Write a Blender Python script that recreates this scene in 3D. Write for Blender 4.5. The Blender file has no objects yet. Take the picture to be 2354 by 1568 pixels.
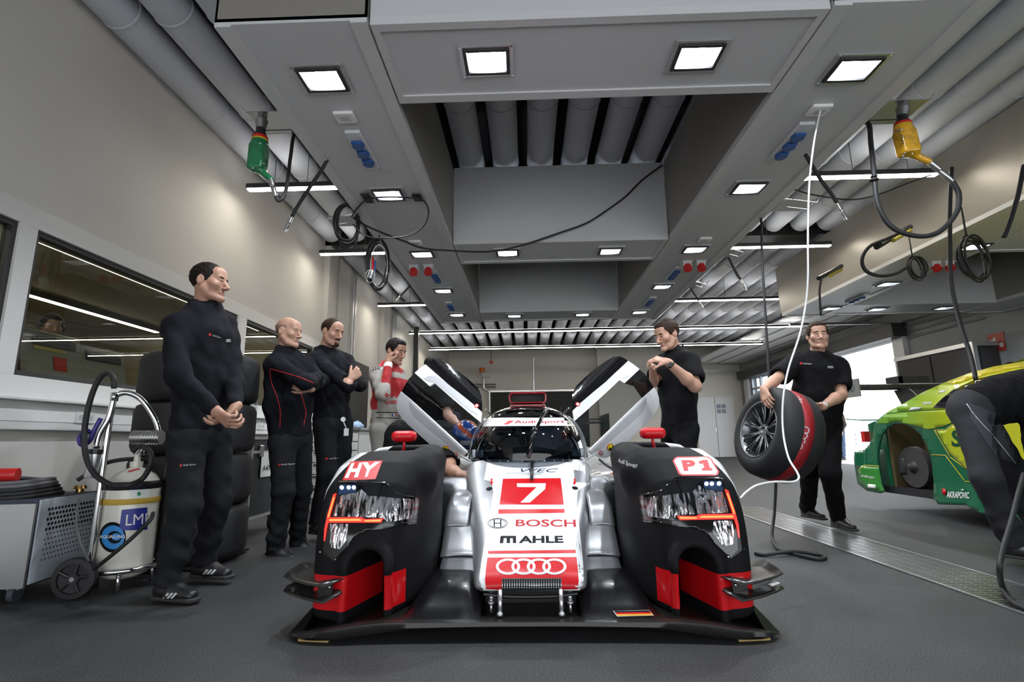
import bpy, bmesh, math, random
import numpy as np
from mathutils import Vector, Matrix, Euler
from mathutils.bvhtree import BVHTree

SC = bpy.context.scene
COL = SC.collection
random.seed(7)

# ------------------------------------------------------------------ camera, world, exposure
F_PX, CAM_H = 1177.0, 0.8
PITCH, YAW, ROLL = math.radians(10.890), math.radians(1.580), -0.013
_f = Vector((-math.sin(YAW) * math.cos(PITCH), math.cos(YAW) * math.cos(PITCH), math.sin(PITCH)))
_r = _f.cross(Vector((0, 0, 1))).normalized()
_u = _r.cross(_f)
CR = math.cos(ROLL) * _r + math.sin(ROLL) * _u
CU = math.cos(ROLL) * _u - math.sin(ROLL) * _r
CAM = Vector((0, 0, CAM_H))
cd = bpy.data.cameras.new('camera')
cd.sensor_width = 36.0
cd.lens = F_PX / 2354.0 * 36.0
cd.clip_start = 0.05
cam = bpy.data.objects.new('camera', cd)
COL.objects.link(cam)
cam.matrix_world = Matrix(((CR.x, CU.x, -_f.x, 0), (CR.y, CU.y, -_f.y, 0), (CR.z, CU.z, -_f.z, CAM_H), (0, 0, 0, 1)))
SC.camera = cam

SC.view_settings.view_transform = 'Standard'
SC.view_settings.look = 'None'
SC.view_settings.gamma = 1
SC.view_settings.use_curve_mapping = False
SC.view_settings.exposure = 0.3
SC.cycles.use_denoising = True
SC.cycles.max_bounces = 8
SC.cycles.transparent_max_bounces = 12
SC.cycles.sample_clamp_indirect = 6.0
SC.cycles.caustics_reflective = False
SC.cycles.caustics_refractive = False

W = bpy.data.worlds.new('overcast_sky')
SC.world = W
W.use_nodes = True
_n = W.node_tree.nodes
_bg = _n['Background']
_sky = _n.new('ShaderNodeTexSky')
_sky.sky_type = 'HOSEK_WILKIE'
_sky.turbidity = 8
_sky.sun_direction = (0.5, 0.3, 0.8)
_mx = _n.new('ShaderNodeMixRGB')
_mx.inputs[0].default_value = 0.85
_mx.inputs[2].default_value = (0.93, 0.96, 1.0, 1)
W.node_tree.links.new(_sky.outputs[0], _mx.inputs[1])
W.node_tree.links.new(_mx.outputs[0], _bg.inputs[0])
_bg.inputs[1].default_value = 3.2


def ray(u, v):
    return _f + CR * ((u - 1177) / F_PX) - CU * ((v - 784) / F_PX)


def Y(u, v, y):
    d = ray(u, v)
    return CAM + d * (y / d.y)


def Zp(u, v, z):
    d = ray(u, v)
    return CAM + d * ((z - CAM_H) / d.z)


def X(u, v, x):
    d = ray(u, v)
    return CAM + d * (x / d.x)


# ------------------------------------------------------------------ materials
MATS = {}


def M(name, col, rough=0.5, metal=0.0, coat=0.0, emit=None, es=0.0, bump=None, var=None, spec=None, alpha=None, trans=None):
    """principled material; bump=(scale,strength[,distance]); var=(scale,amount)"""
    if name in MATS:
        return MATS[name]
    m = bpy.data.materials.new(name)
    m.use_nodes = True
    nt = m.node_tree
    b = nt.nodes['Principled BSDF']
    c = (col[0], col[1], col[2], 1)
    b.inputs['Base Color'].default_value = c
    b.inputs['Roughness'].default_value = rough
    b.inputs['Metallic'].default_value = metal
    if coat:
        b.inputs['Coat Weight'].default_value = coat
        b.inputs['Coat Roughness'].default_value = 0.04
    if spec is not None:
        b.inputs['Specular IOR Level'].default_value = spec
    if emit:
        b.inputs['Emission Color'].default_value = (emit[0], emit[1], emit[2], 1)
        b.inputs['Emission Strength'].default_value = es
    if alpha is not None:
        b.inputs['Alpha'].default_value = alpha
    if trans is not None:
        b.inputs['Transmission Weight'].default_value = trans
    tc = None
    if bump or var:
        tc = nt.nodes.new('ShaderNodeTexCoord')
    if var:
        nz = nt.nodes.new('ShaderNodeTexNoise')
        nz.inputs['Scale'].default_value = var[0]
        nz.inputs['Detail'].default_value = 4
        nt.links.new(tc.outputs['Object'], nz.inputs['Vector'])
        mp = nt.nodes.new('ShaderNodeMapRange')
        mp.inputs[1].default_value = 0.3
        mp.inputs[2].default_value = 0.7
        mp.inputs[3].default_value = 1 - var[1]
        mp.inputs[4].default_value = 1 + var[1]
        nt.links.new(nz.outputs['Fac'], mp.inputs[0])
        vm = nt.nodes.new('ShaderNodeVectorMath')
        vm.operation = 'SCALE'
        vm.inputs[0].default_value = col[:3]
        nt.links.new(mp.outputs[0], vm.inputs['Scale'])
        nt.links.new(vm.outputs[0], b.inputs['Base Color'])
    if bump:
        nb = nt.nodes.new('ShaderNodeTexNoise')
        nb.inputs['Scale'].default_value = bump[0]
        nb.inputs['Detail'].default_value = 3
        nt.links.new(tc.outputs['Object'], nb.inputs['Vector'])
        bp = nt.nodes.new('ShaderNodeBump')
        bp.inputs['Strength'].default_value = bump[1]
        bp.inputs['Distance'].default_value = bump[2] if len(bump) > 2 else 0.01
        nt.links.new(nb.outputs['Fac'], bp.inputs['Height'])
        nt.links.new(bp.outputs[0], b.inputs['Normal'])
    MATS[name] = m
    return m


def glass(name, tint=(1, 1, 1), clear=0.9, rough=0.02, f0=1.0):
    """thin pane: tinted see-through plus a fresnel gloss"""
    if name in MATS:
        return MATS[name]
    m = bpy.data.materials.new(name)
    m.use_nodes = True
    nt = m.node_tree
    nt.nodes.clear()
    out = nt.nodes.new('ShaderNodeOutputMaterial')
    tr = nt.nodes.new('ShaderNodeBsdfTransparent')
    tr.inputs[0].default_value = (tint[0] * clear, tint[1] * clear, tint[2] * clear, 1)
    gl = nt.nodes.new('ShaderNodeBsdfGlossy')
    gl.inputs['Roughness'].default_value = rough
    gl.inputs[0].default_value = (1, 1, 1, 1)
    lw = nt.nodes.new('ShaderNodeLayerWeight')
    pw = nt.nodes.new('ShaderNodeMath')
    pw.operation = 'POWER'
    pw.inputs[1].default_value = 4.0
    nt.links.new(lw.outputs['Facing'], pw.inputs[0])
    ml = nt.nodes.new('ShaderNodeMath')
    ml.operation = 'MULTIPLY_ADD'
    ml.use_clamp = True
    ml.inputs[1].default_value = 0.9
    ml.inputs[2].default_value = 0.045 * f0
    nt.links.new(pw.outputs[0], ml.inputs[0])
    mx = nt.nodes.new('ShaderNodeMixShader')
    nt.links.new(ml.outputs[0], mx.inputs[0])
    nt.links.new(tr.outputs[0], mx.inputs[1])
    nt.links.new(gl.outputs[0], mx.inputs[2])
    nt.links.new(mx.outputs[0], out.inputs[0])
    MATS[name] = m
    return m


def emis(name, col, s):
    return M(name, (0.02, 0.02, 0.02), 0.4, emit=col, es=s)


# ------------------------------------------------------------------ mesh helpers
def link_mesh(name, me, mats, parent=None, sharp=35, bevel=0, smooth=True, solid=0):
    if not isinstance(mats, (list, tuple)):
        mats = [mats]
    for m in mats:
        me.materials.append(m)
    if smooth:
        me.polygons.foreach_set('use_smooth', [True] * len(me.polygons))
        if sharp:
            me.set_sharp_from_angle(angle=math.radians(sharp))
    o = bpy.data.objects.new(name, me)
    COL.objects.link(o)
    if parent is not None:
        o.parent = parent
        o.matrix_parent_inverse = Matrix.Translation(-world_loc(parent))
    if solid:
        md = o.modifiers.new('thick', 'SOLIDIFY')
        md.thickness = solid
        md.offset = 0
    if bevel:
        md = o.modifiers.new('edge', 'BEVEL')
        md.width = bevel
        md.segments = 2
        md.limit_method = 'ANGLE'
        md.angle_limit = math.radians(40)
    return o


def world_loc(o):
    # parts are written in the coordinates their thing was built in; a part itself sits at the world origin
    return Vector(o.location) if o.parent is None else Vector((0, 0, 0))


class MB:
    def __init__(s):
        s.v = []
        s.f = []
        s.m = []
        s.cur = 0

    def mat(s, i):
        s.cur = i
        return s

    def add(s, vs, fs):
        b = len(s.v)
        s.v += [tuple(p) for p in vs]
        s.f += [tuple(b + i for i in f) for f in fs]
        s.m += [s.cur] * len(fs)
        return s

    def box(s, lo, hi, mx=None):
        x0, y0, z0 = lo
        x1, y1, z1 = hi
        vs = [(x0, y0, z0), (x1, y0, z0), (x1, y1, z0), (x0, y1, z0), (x0, y0, z1), (x1, y0, z1), (x1, y1, z1), (x0, y1, z1)]
        if mx is not None:
            vs = [mx @ Vector(p) for p in vs]
        return s.add(vs, [(3, 2, 1, 0), (4, 5, 6, 7), (0, 1, 5, 4), (1, 2, 6, 5), (2, 3, 7, 6), (3, 0, 4, 7)])

    def cbox(s, c, sz, rz=0, mx=None):
        m = Matrix.Translation(Vector(c)) @ Matrix.Rotation(rz, 4, 'Z')
        if mx is not None:
            m = m @ mx
        return s.box((-sz[0] / 2, -sz[1] / 2, -sz[2] / 2), (sz[0] / 2, sz[1] / 2, sz[2] / 2), m)

    def ring(s, rings, closed=True, caps=True, wrap=False):
        n = len(rings[0])
        vs = [p for r in rings for p in r]
        fs = []
        m = len(rings)
        for i in range(m if wrap else m - 1):
            a, b = i * n, ((i + 1) % m) * n
            for j in range(n if closed else n - 1):
                k = (j + 1) % n
                fs.append((a + j, a + k, b + k, b + j))
        if caps and closed and not wrap:
            fs.append(tuple(range(n - 1, -1, -1)))
            fs.append(tuple((m - 1) * n + j for j in range(n)))
        return s.add(vs, fs)

    def cyl(s, a, b, ra, rb=None, n=20, caps=True):
        rb = ra if rb is None else rb
        return s.prof(a, b, [(ra, 0), (rb, 1)], n, caps)

    def prof(s, a, b, prof, n=24, caps=True):
        """lathe: prof = [(radius, fraction along a->b)]"""
        a, b = Vector(a), Vector(b)
        d = b - a
        w = d.normalized()
        e = w.orthogonal().normalized()
        g = w.cross(e)
        rs = []
        for r, t in prof:
            c = a + d * t
            rs.append([c + (e * math.cos(2 * math.pi * j / n) + g * math.sin(2 * math.pi * j / n)) * max(r, 1e-5) for j in range(n)])
        return s.ring(rs, True, caps)

    def tube(s, pts, r, n=10, closed=False, caps=True, radii=None):
        pts = [Vector(p) for p in pts]
        m = len(pts)
        prev = None
        rs = []
        for i, p in enumerate(pts):
            if closed:
                t = pts[(i + 1) % m] - pts[i - 1]
            else:
                t = pts[min(i + 1, m - 1)] - pts[max(i - 1, 0)]
            t.normalize()
            if prev is None:
                e = t.orthogonal().normalized()
            else:
                e = prev - t * prev.dot(t)
                e = e.normalized() if e.length > 1e-6 else t.orthogonal().normalized()
            prev = e
            g = t.cross(e)
            rr = radii[i] if radii else r
            rs.append([p + (e * math.cos(2 * math.pi * j / n) + g * math.sin(2 * math.pi * j / n)) * rr for j in range(n)])
        return s.ring(rs, True, caps and not closed, wrap=closed)

    def ell(s, c, r, nu=20, nv=12, mx=None):
        rs = []
        for i in range(nv + 1):
            th = math.pi * i / nv
            sr = max(math.sin(th), 1e-4)
            ring = [Vector((r[0] * sr * math.cos(2 * math.pi * j / nu), r[1] * sr * math.sin(2 * math.pi * j / nu), -r[2] * math.cos(th))) for j in range(nu)]
            if mx is not None:
                ring = [mx @ p for p in ring]
            rs.append([p + Vector(c) for p in ring])
        return s.ring(rs, True, False)

    def prism(s, poly, ext):
        """poly: 3-D points of a flat outline; ext: extrusion vector"""
        ext = Vector(ext)
        n = len(poly)
        a = [Vector(p) for p in poly]
        vs = a + [p + ext for p in a]
        fs = [tuple(range(n)), tuple(range(2 * n - 1, n - 1, -1))]
        fs += [(i, (i + 1) % n, n + (i + 1) % n, n + i) for i in range(n)]
        return s.add(vs, fs)

    def quad(s, a, b, c, d):
        return s.add([a, b, c, d], [(0, 1, 2, 3)])

    def grid(s, rows):
        return s.ring(rows, False, False)

    def me(s, name, fix=True, weld=0):
        me = bpy.data.meshes.new(name)
        me.from_pydata(s.v, [], s.f)
        if any(s.m):
            me.polygons.foreach_set('material_index', s.m)
        if fix or weld:
            bm = bmesh.new()
            bm.from_mesh(me)
            if weld:
                bmesh.ops.remove_doubles(bm, verts=bm.verts, dist=weld)
            if fix:
                bmesh.ops.recalc_face_normals(bm, faces=bm.faces)
            bm.to_mesh(me)
            bm.free()
        return me

    def build(s, name, mats, parent=None, sharp=35, bevel=0, smooth=True, solid=0, fix=True, weld=0):
        return link_mesh(name, s.me(name, fix, weld), mats, parent, sharp, bevel, smooth, solid)


def tag(o, label=None, cat=None, group=None, kind=None):
    if label:
        o['label'] = label
    if cat:
        o['category'] = cat
    if group:
        o['group'] = group
    if kind:
        o['kind'] = kind
    return o


def thing(name, label, cat, loc=(0, 0, 0), group=None):
    o = bpy.data.objects.new(name, None)
    o.empty_display_size = 0.1
    COL.objects.link(o)
    o.location = loc
    return tag(o, label, cat, group)


def struct(name, mb, mat, parent=None, **k):
    o = mb.build(name, mat, parent, **k)
    if parent is None:
        o['kind'] = 'structure'
    return o


def copy_tree(o, parent=None):
    c = o.copy()
    COL.objects.link(c)
    if parent is not None:
        c.parent = parent
    for ch in list(o.children):
        copy_tree(ch, c)
    return c


def spline(pts, n=8, closed=False):
    """catmull-rom through the points"""
    P = [Vector(p) for p in pts]
    m = len(P)
    out = []
    for i in range(m if closed else m - 1):
        p0 = P[(i - 1) % m] if closed or i > 0 else P[0] * 2 - P[1]
        p1 = P[i]
        p2 = P[(i + 1) % m]
        p3 = P[(i + 2) % m] if closed or i + 2 < m else P[-1] * 2 - P[-2]
        for j in range(n):
            t = j / n
            out.append(0.5 * ((2 * p1) + (p2 - p0) * t + (2 * p0 - 5 * p1 + 4 * p2 - p3) * t * t + (3 * p1 - p0 - 3 * p2 + p3) * t ** 3))
    if not closed:
        out.append(P[-1])
    return out


def cable(name, pts, r, mat, label=None, cat='cable', group=None, parent=None, n=8, k=8):
    o = MB().tube(spline(pts, k), r, n).build(name, mat, parent, sharp=0)
    if parent is None:
        tag(o, label, cat, group)
    return o


# ------------------------------------------------------------------ text and decals
def text_mesh(s, bold=0.0, res=3):
    cu = bpy.data.curves.new('t', 'FONT')
    cu.body = s
    cu.resolution_u = res
    cu.offset = bold
    o = bpy.data.objects.new('t', cu)
    COL.objects.link(o)
    bpy.context.view_layer.update()
    dg = bpy.context.evaluated_depsgraph_get()
    me = bpy.data.meshes.new_from_object(o.evaluated_get(dg))
    bpy.data.objects.remove(o)
    vs = np.array([v.co[:2] for v in me.vertices])
    fs = [tuple(p.vertices) for p in me.polygons]
    lo, hi = vs.min(0), vs.max(0)
    vs = (vs - lo) / (hi - lo)
    bpy.data.meshes.remove(me)
    return vs, fs


def quad_map(vs, q):
    """unit square -> image quad given as lower-left, lower-right, upper-right, upper-left"""
    a, b, c, d = [np.array(p, float) for p in q]
    s = vs[:, :1]
    t = vs[:, 1:2]
    return (1 - s) * (1 - t) * a + s * (1 - t) * b + s * t * c + (1 - s) * t * d


def poly_faces(polys):
    """list of 2-D outlines (each may be (outer, [holes])) -> verts, faces"""
    if len(polys) == 1 and not (isinstance(polys[0], tuple) and polys[0][1]):
        o = polys[0][0] if isinstance(polys[0], tuple) else polys[0]
        return np.array([q[:2] for q in o], float), [tuple(range(len(o)))]
    V, Fc = [], []
    from mathutils.geometry import tessellate_polygon
    for p in polys:
        outer, holes = p if isinstance(p, tuple) else (p, [])
        loops = [[Vector((q[0], q[1], 0)) for q in outer]] + [[Vector((q[0], q[1], 0)) for q in h] for h in holes]
        tris = tessellate_polygon(loops)
        b = len(V)
        for lp in loops:
            V += [(q.x, q.y) for q in lp]
        Fc += [tuple(b + i for i in t) for t in tris]
    return np.array(V, float), Fc


def area2d(vs, fs):
    a = 0
    for f in fs:
        p = [vs[i] for i in f]
        a += abs(sum(p[i - 1][0] * p[i][1] - p[i][0] * p[i - 1][1] for i in range(len(p)))) / 2
    return a


def cut2d(vs, fs, cell):
    """cut a flat outline along a square lattice, so bent copies stay smooth"""
    if len(fs) == 1 and len(fs[0]) > 4:
        out = _cut(vs, fs, cell)
        if abs(area2d(*out) / max(area2d(vs, fs), 1e-9) - 1) < 0.01:
            return out
        from mathutils.geometry import tessellate_polygon
        fs = [tuple(t) for t in tessellate_polygon([[Vector((vs[i][0], vs[i][1], 0)) for i in fs[0]]])]
        vs = np.array([vs[i] for i in range(len(vs))])
    return _cut(vs, fs, cell)


def _cut(vs, fs, cell):
    bm = bmesh.new()
    bv = [bm.verts.new((p[0], p[1], 0)) for p in vs]
    for f in fs:
        try:
            bm.faces.new([bv[i] for i in f])
        except ValueError:
            pass
    bmesh.ops.remove_doubles(bm, verts=bm.verts, dist=1e-4)
    lo, hi = vs.min(0), vs.max(0)
    for ax in (0, 1):
        c = math.floor(lo[ax] / cell) * cell + cell
        while c < hi[ax]:
            no = (1, 0, 0) if ax == 0 else (0, 1, 0)
            bmesh.ops.bisect_plane(bm, geom=bm.verts[:] + bm.edges[:] + bm.faces[:], plane_co=(c if ax == 0 else 0, c if ax == 1 else 0, 0), plane_no=no)
            c += cell
    out = np.array([v.co[:2] for v in bm.verts])
    bm.verts.index_update()
    ff = [tuple(v.index for v in f.verts) for f in bm.faces]
    bm.free()
    return out, ff


def bvh_of(objs):
    if not isinstance(objs, (list, tuple)):
        objs = [objs]
    V, Fc = [], []
    for o in objs:
        b = len(V)
        V += [v.co.copy() for v in o.data.vertices]
        Fc += [tuple(b + i for i in p.vertices) for p in o.data.polygons]
    return BVHTree.FromPolygons(V, Fc)


def decal(name, vf, bvh, mat, parent, off=0.0015, cell=12, flipx=False, src=None, thick=0, label=None, miss='drop'):
    """lay a flat outline (image frame) onto a body's surface as a thin skin; flipx lays its mirror twin on the other side of the car"""
    vs, fs = vf
    vs, fs = cut2d(np.asarray(vs, float), fs, cell)
    P, ok = [], []
    for p in vs:
        d = ray(p[0], p[1]).normalized()
        o = CAM.copy()
        loc, no, _, dist = bvh.ray_cast(o, d)
        if loc is None:
            P.append(Vector((0, 0, 0)))
            ok.append(False)
            continue
        if no.dot(d) > 0:
            no = -no
        q = loc + (no * 0.6 - d * 0.4) * off
        P.append(q)
        ok.append(True)
    if flipx:
        P = [Vector((-p.x, p.y, p.z)) for p in P]
    keep = []
    for f in fs:
        if all(ok[i] for i in f):
            pts = [P[i] for i in f]
            if max((a - b).length for a in pts for b in pts) < cell * 0.02:
                keep.append(f)
    if not keep:
        return None
    mb = MB()
    mb.add(P, keep)
    me = mb.me(name, fix=False)
    bm = bmesh.new()
    bm.from_mesh(me)
    bmesh.ops.delete(bm, geom=[v for v in bm.verts if not v.link_faces], context='VERTS')
    for f in bm.faces:
        f.normal_update()
        if f.normal.dot(f.calc_center_median() - CAM) > 0:
            f.normal_flip()
    bm.to_mesh(me)
    bm.free()
    o = link_mesh(name, me, mat, parent, sharp=0)
    if thick:
        md = o.modifiers.new('thick', 'SOLIDIFY')
        md.thickness = thick
        md.offset = 1
    if label:
        o['label'] = label
    return o


def rect(q):
    return np.array(q, float), [tuple(range(len(q)))]


def txt(s, q, bold=0.0):
    vs, fs = text_mesh(s, bold)
    return quad_map(vs, q), fs


def flat_text(name, s, origin, right, up, w, h, mat, parent=None, bold=0.0, off=0.001):
    """text as a thin raised shape on a flat face: origin = lower-left"""
    vs, fs = text_mesh(s, bold)
    origin, right, up = Vector(origin), Vector(right).normalized(), Vector(up).normalized()
    no = right.cross(up)
    P = [origin + right * (p[0] * w) + up * (p[1] * h) + no * off for p in vs]
    return MB().add(P, fs).build(name, mat, parent, sharp=0, fix=False)


def ellipse(c, rx, ry, n=40, a0=0, a1=2 * math.pi, rot=0):
    out = []
    for i in range(n):
        a = a0 + (a1 - a0) * i / n
        x, y = rx * math.cos(a), ry * math.sin(a)
        out.append((c[0] + x * math.cos(rot) - y * math.sin(rot), c[1] + x * math.sin(rot) + y * math.cos(rot)))
    return out


# ------------------------------------------------------------------ distance-field modelling
class SDF:
    def __init__(s, lo, hi, h):
        s.lo = np.array(lo, float)
        s.h = h
        n = np.ceil((np.array(hi, float) - s.lo) / h).astype(int) + 2
        s.n = n
        s.f = np.full(tuple(n), 10.0, np.float32)
        s.ax = [(s.lo[i] + np.arange(n[i]) * h).astype(np.float32) for i in range(3)]

    def blk(s, lo, hi, pad):
        i0 = np.maximum(np.floor((np.array(lo) - pad - s.lo) / s.h).astype(int), 0)
        i1 = np.minimum(np.ceil((np.array(hi) + pad - s.lo) / s.h).astype(int) + 1, s.n)
        if (i1 <= i0).any():
            return None, None
        sl = tuple(slice(a, b) for a, b in zip(i0, i1))
        Xg = s.ax[0][sl[0]][:, None, None]
        Yg = s.ax[1][sl[1]][None, :, None]
        Zg = s.ax[2][sl[2]][None, None, :]
        return sl, (Xg, Yg, Zg)

    def op(s, fn, lo, hi, k, sub=False):
        sl, g = s.blk(lo, hi, k + 2 * s.h)
        if sl is None:
            return s
        d = fn(*g)
        a = s.f[sl]
        if sub:
            a, d = -a, d
        if k > 0:
            hh = np.maximum(k - np.abs(a - d), 0) / k
            r = np.minimum(a, d) - hh * hh * k * 0.25
        else:
            r = np.minimum(a, d)
        s.f[sl] = -r if sub else r
        return s

    def cap(s, a, b, ra, rb=None, k=0.02, sub=False, lat=None, st=1.0):
        rb = ra if rb is None else rb
        a = np.array(a, float)
        b = np.array(b, float)
        rm = max(ra, rb) * max(st, 1)
        L = None if lat is None else np.array(lat, float) / np.linalg.norm(lat)
        bb = b - a
        if L is not None:
            bb = bb - L * (bb @ L) * (1 - 1 / st)
        den = max(bb @ bb, 1e-12)

        def fn(Xg, Yg, Zg):
            px, py, pz = Xg - a[0], Yg - a[1], Zg - a[2]
            if L is not None:
                l = (px * L[0] + py * L[1] + pz * L[2]) * (1 - 1 / st)
                px = px - L[0] * l
                py = py - L[1] * l
                pz = pz - L[2] * l
            t = np.clip((px * bb[0] + py * bb[1] + pz * bb[2]) / den, 0, 1)
            return np.sqrt((px - bb[0] * t) ** 2 + (py - bb[1] * t) ** 2 + (pz - bb[2] * t) ** 2) - (ra + (rb - ra) * t)
        return s.op(fn, np.minimum(a, b) - rm, np.maximum(a, b) + rm, k, sub)

    def ell(s, c, r, k=0.02, sub=False, rot=None):
        c = np.array(c, float)
        r = np.array(r, float)
        R = None if rot is None else np.array(rot)[:3, :3].T
        rm = max(r)

        def fn(Xg, Yg, Zg):
            px, py, pz = Xg - c[0], Yg - c[1], Zg - c[2]
            if R is not None:
                px, py, pz = (R[0, 0] * px + R[0, 1] * py + R[0, 2] * pz, R[1, 0] * px + R[1, 1] * py + R[1, 2] * pz, R[2, 0] * px + R[2, 1] * py + R[2, 2] * pz)
            k0 = np.sqrt((px / r[0]) ** 2 + (py / r[1]) ** 2 + (pz / r[2]) ** 2)
            k1 = np.sqrt((px / r[0] ** 2) ** 2 + (py / r[1] ** 2) ** 2 + (pz / r[2] ** 2) ** 2) + 1e-9
            return k0 * (k0 - 1) / k1
        return s.op(fn, c - rm, c + rm, k, sub)

    def box(s, c, hf, rd=0.01, k=0.01, sub=False, rot=None):
        c = np.array(c, float)
        hf = np.array(hf, float)
        R = None if rot is None else np.array(rot)[:3, :3].T
        rm = np.linalg.norm(hf) if rot is not None else hf

        def fn(Xg, Yg, Zg):
            px, py, pz = Xg - c[0], Yg - c[1], Zg - c[2]
            if R is not None:
                px, py, pz = (R[0, 0] * px + R[0, 1] * py + R[0, 2] * pz, R[1, 0] * px + R[1, 1] * py + R[1, 2] * pz, R[2, 0] * px + R[2, 1] * py + R[2, 2] * pz)
            qx, qy, qz = np.abs(px) - hf[0] + rd, np.abs(py) - hf[1] + rd, np.abs(pz) - hf[2] + rd
            return np.sqrt(np.maximum(qx, 0) ** 2 + np.maximum(qy, 0) ** 2 + np.maximum(qz, 0) ** 2) + np.minimum(np.maximum(qx, np.maximum(qy, qz)), 0) - rd
        return s.op(fn, c - rm, c + rm, k, sub)

    def cutplane(s, p, n, k=0.0):
        """remove everything on the +n side of the plane"""
        p = np.array(p, float)
        n = np.array(n, float) / np.linalg.norm(n)
        d = (s.ax[0][:, None, None] - p[0]) * n[0] + (s.ax[1][None, :, None] - p[1]) * n[1] + (s.ax[2][None, None, :] - p[2]) * n[2]
        a, b = -s.f, -d
        if k > 0:
            hh = np.maximum(k - np.abs(a - b), 0) / k
            s.f = -(np.minimum(a, b) - hh * hh * k * 0.25)
        else:
            s.f = np.maximum(s.f, d)
        s.f = s.f.astype(np.float32)
        return s

    def folds(s, amp, wl, seed=0, mask=None, squash=(1, 1, 1)):
        rng = np.random.RandomState(seed)
        Xg, Yg, Zg = s.ax[0][:, None, None], s.ax[1][None, :, None], s.ax[2][None, None, :]
        acc = 0
        for i in range(7):
            w = rng.normal(size=3) * np.array(squash)
            w = w / np.linalg.norm(w) * (2 * math.pi / (wl * rng.uniform(0.7, 1.6)))
            acc = acc + np.sin(Xg * w[0] + Yg * w[1] + Zg * w[2] + rng.uniform(0, 6.3) + 0.8 * np.sin(Xg * w[1] * 0.5 + Zg * w[0] * 0.6))
        acc = acc * (amp / 2.6)
        if mask is not None:
            acc = acc * mask(Xg, Yg, Zg)
        s.f = (s.f + acc).astype(np.float32)
        return s

    def arrays(s, smooth=1):
        f = s.f
        n = f.shape
        ins = f < 0
        c = np.zeros((n[0] - 1, n[1] - 1, n[2] - 1), np.int8)
        for dx in (0, 1):
            for dy in (0, 1):
                for dz in (0, 1):
                    c += ins[dx:n[0] - 1 + dx, dy:n[1] - 1 + dy, dz:n[2] - 1 + dz]
        act = (c > 0) & (c < 8)
        idx = np.argwhere(act)
        num = np.full(act.shape, -1, np.int32)
        num[act] = np.arange(len(idx))
        I, J, K = idx.T
        pos = np.zeros((len(idx), 3))
        cnt = np.zeros(len(idx))
        cor = [(a, b, d) for a in (0, 1) for b in (0, 1) for d in (0, 1)]
        for a in cor:
            for ax in range(3):
                if a[ax] == 1:
                    continue
                b = list(a)
                b[ax] = 1
                fa = f[I + a[0], J + a[1], K + a[2]]
                fb = f[I + b[0], J + b[1], K + b[2]]
                cr = (fa < 0) != (fb < 0)
                t = np.where(cr, fa / np.where(cr, fa - fb, 1), 0)
                p = np.zeros((len(idx), 3))
                p[:] = a
                p[:, ax] += t
                pos += p * cr[:, None]
                cnt += cr
        pos = pos / cnt[:, None] + idx
        V = s.lo + pos * s.h
        Q = []
        for ax in range(3):
            o1, o2 = [(1, 2), (2, 0), (0, 1)][ax]
            sl0 = [slice(None)] * 3
            sl1 = [slice(None)] * 3
            sl0[ax] = slice(0, n[ax] - 1)
            sl1[ax] = slice(1, n[ax])
            a = ins[tuple(sl0)]
            b = ins[tuple(sl1)]
            e = np.argwhere(a != b)
            ok = (e[:, o1] > 0) & (e[:, o2] > 0) & (e[:, o1] < n[o1] - 1) & (e[:, o2] < n[o2] - 1)
            e = e[ok]
            sgn = a[tuple(e.T)]
            q = []
            for d1, d2 in ((1, 1), (0, 1), (0, 0), (1, 0)):
                g = e.copy()
                g[:, o1] -= d1
                g[:, o2] -= d2
                q.append(num[tuple(g.T)])
            q = np.stack(q, 1)
            q[~sgn] = q[~sgn][:, ::-1]
            Q.append(q)
        Q = np.concatenate(Q)
        for _ in range(smooth):
            for lam in (0.6, -0.45):
                acc = np.zeros_like(V)
                ct = np.zeros(len(V))
                for i in range(4):
                    a, b = Q[:, i], Q[:, (i + 1) % 4]
                    for c_ in range(3):
                        acc[:, c_] += np.bincount(a, V[b, c_], len(V))
                    ct += np.bincount(a, minlength=len(V))
                    for c_ in range(3):
                        acc[:, c_] += np.bincount(b, V[a, c_], len(V))
                    ct += np.bincount(b, minlength=len(V))
                V = V + lam * (acc / np.maximum(ct, 1)[:, None] - V)
        return V, Q


def np_mesh(name, parts):
    """parts: list of (V, Q, mat index or array) joined into one mesh"""
    V = np.concatenate([p[0] for p in parts])
    b = 0
    Qs, ms = [], []
    for p in parts:
        Qs.append(p[1] + b)
        b += len(p[0])
        m = p[2] if len(p) > 2 else 0
        ms.append(np.full(len(p[1]), m, np.int32) if np.isscalar(m) else m)
    Q = np.concatenate(Qs)
    me = bpy.data.meshes.new(name)
    me.vertices.add(len(V))
    me.vertices.foreach_set('co', V.astype(np.float32).ravel())
    me.loops.add(Q.size)
    me.loops.foreach_set('vertex_index', Q.ravel().astype(np.int32))
    me.polygons.add(len(Q))
    me.polygons.foreach_set('loop_start', np.arange(0, Q.size, Q.shape[1], dtype=np.int32))
    me.polygons.foreach_set('material_index', np.concatenate(ms))
    me.update(calc_edges=True)
    me.validate()
    return me


def sdf_obj(name, fld, mats, parent=None, smooth=2, matfn=None):
    V, Q = fld.arrays(smooth)
    m = 0
    if matfn is not None:
        m = matfn(V[Q].mean(1)).astype(np.int32)
    me = np_mesh(name, [(V, Q, m)])
    return link_mesh(name, me, mats, parent, sharp=0)
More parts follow.
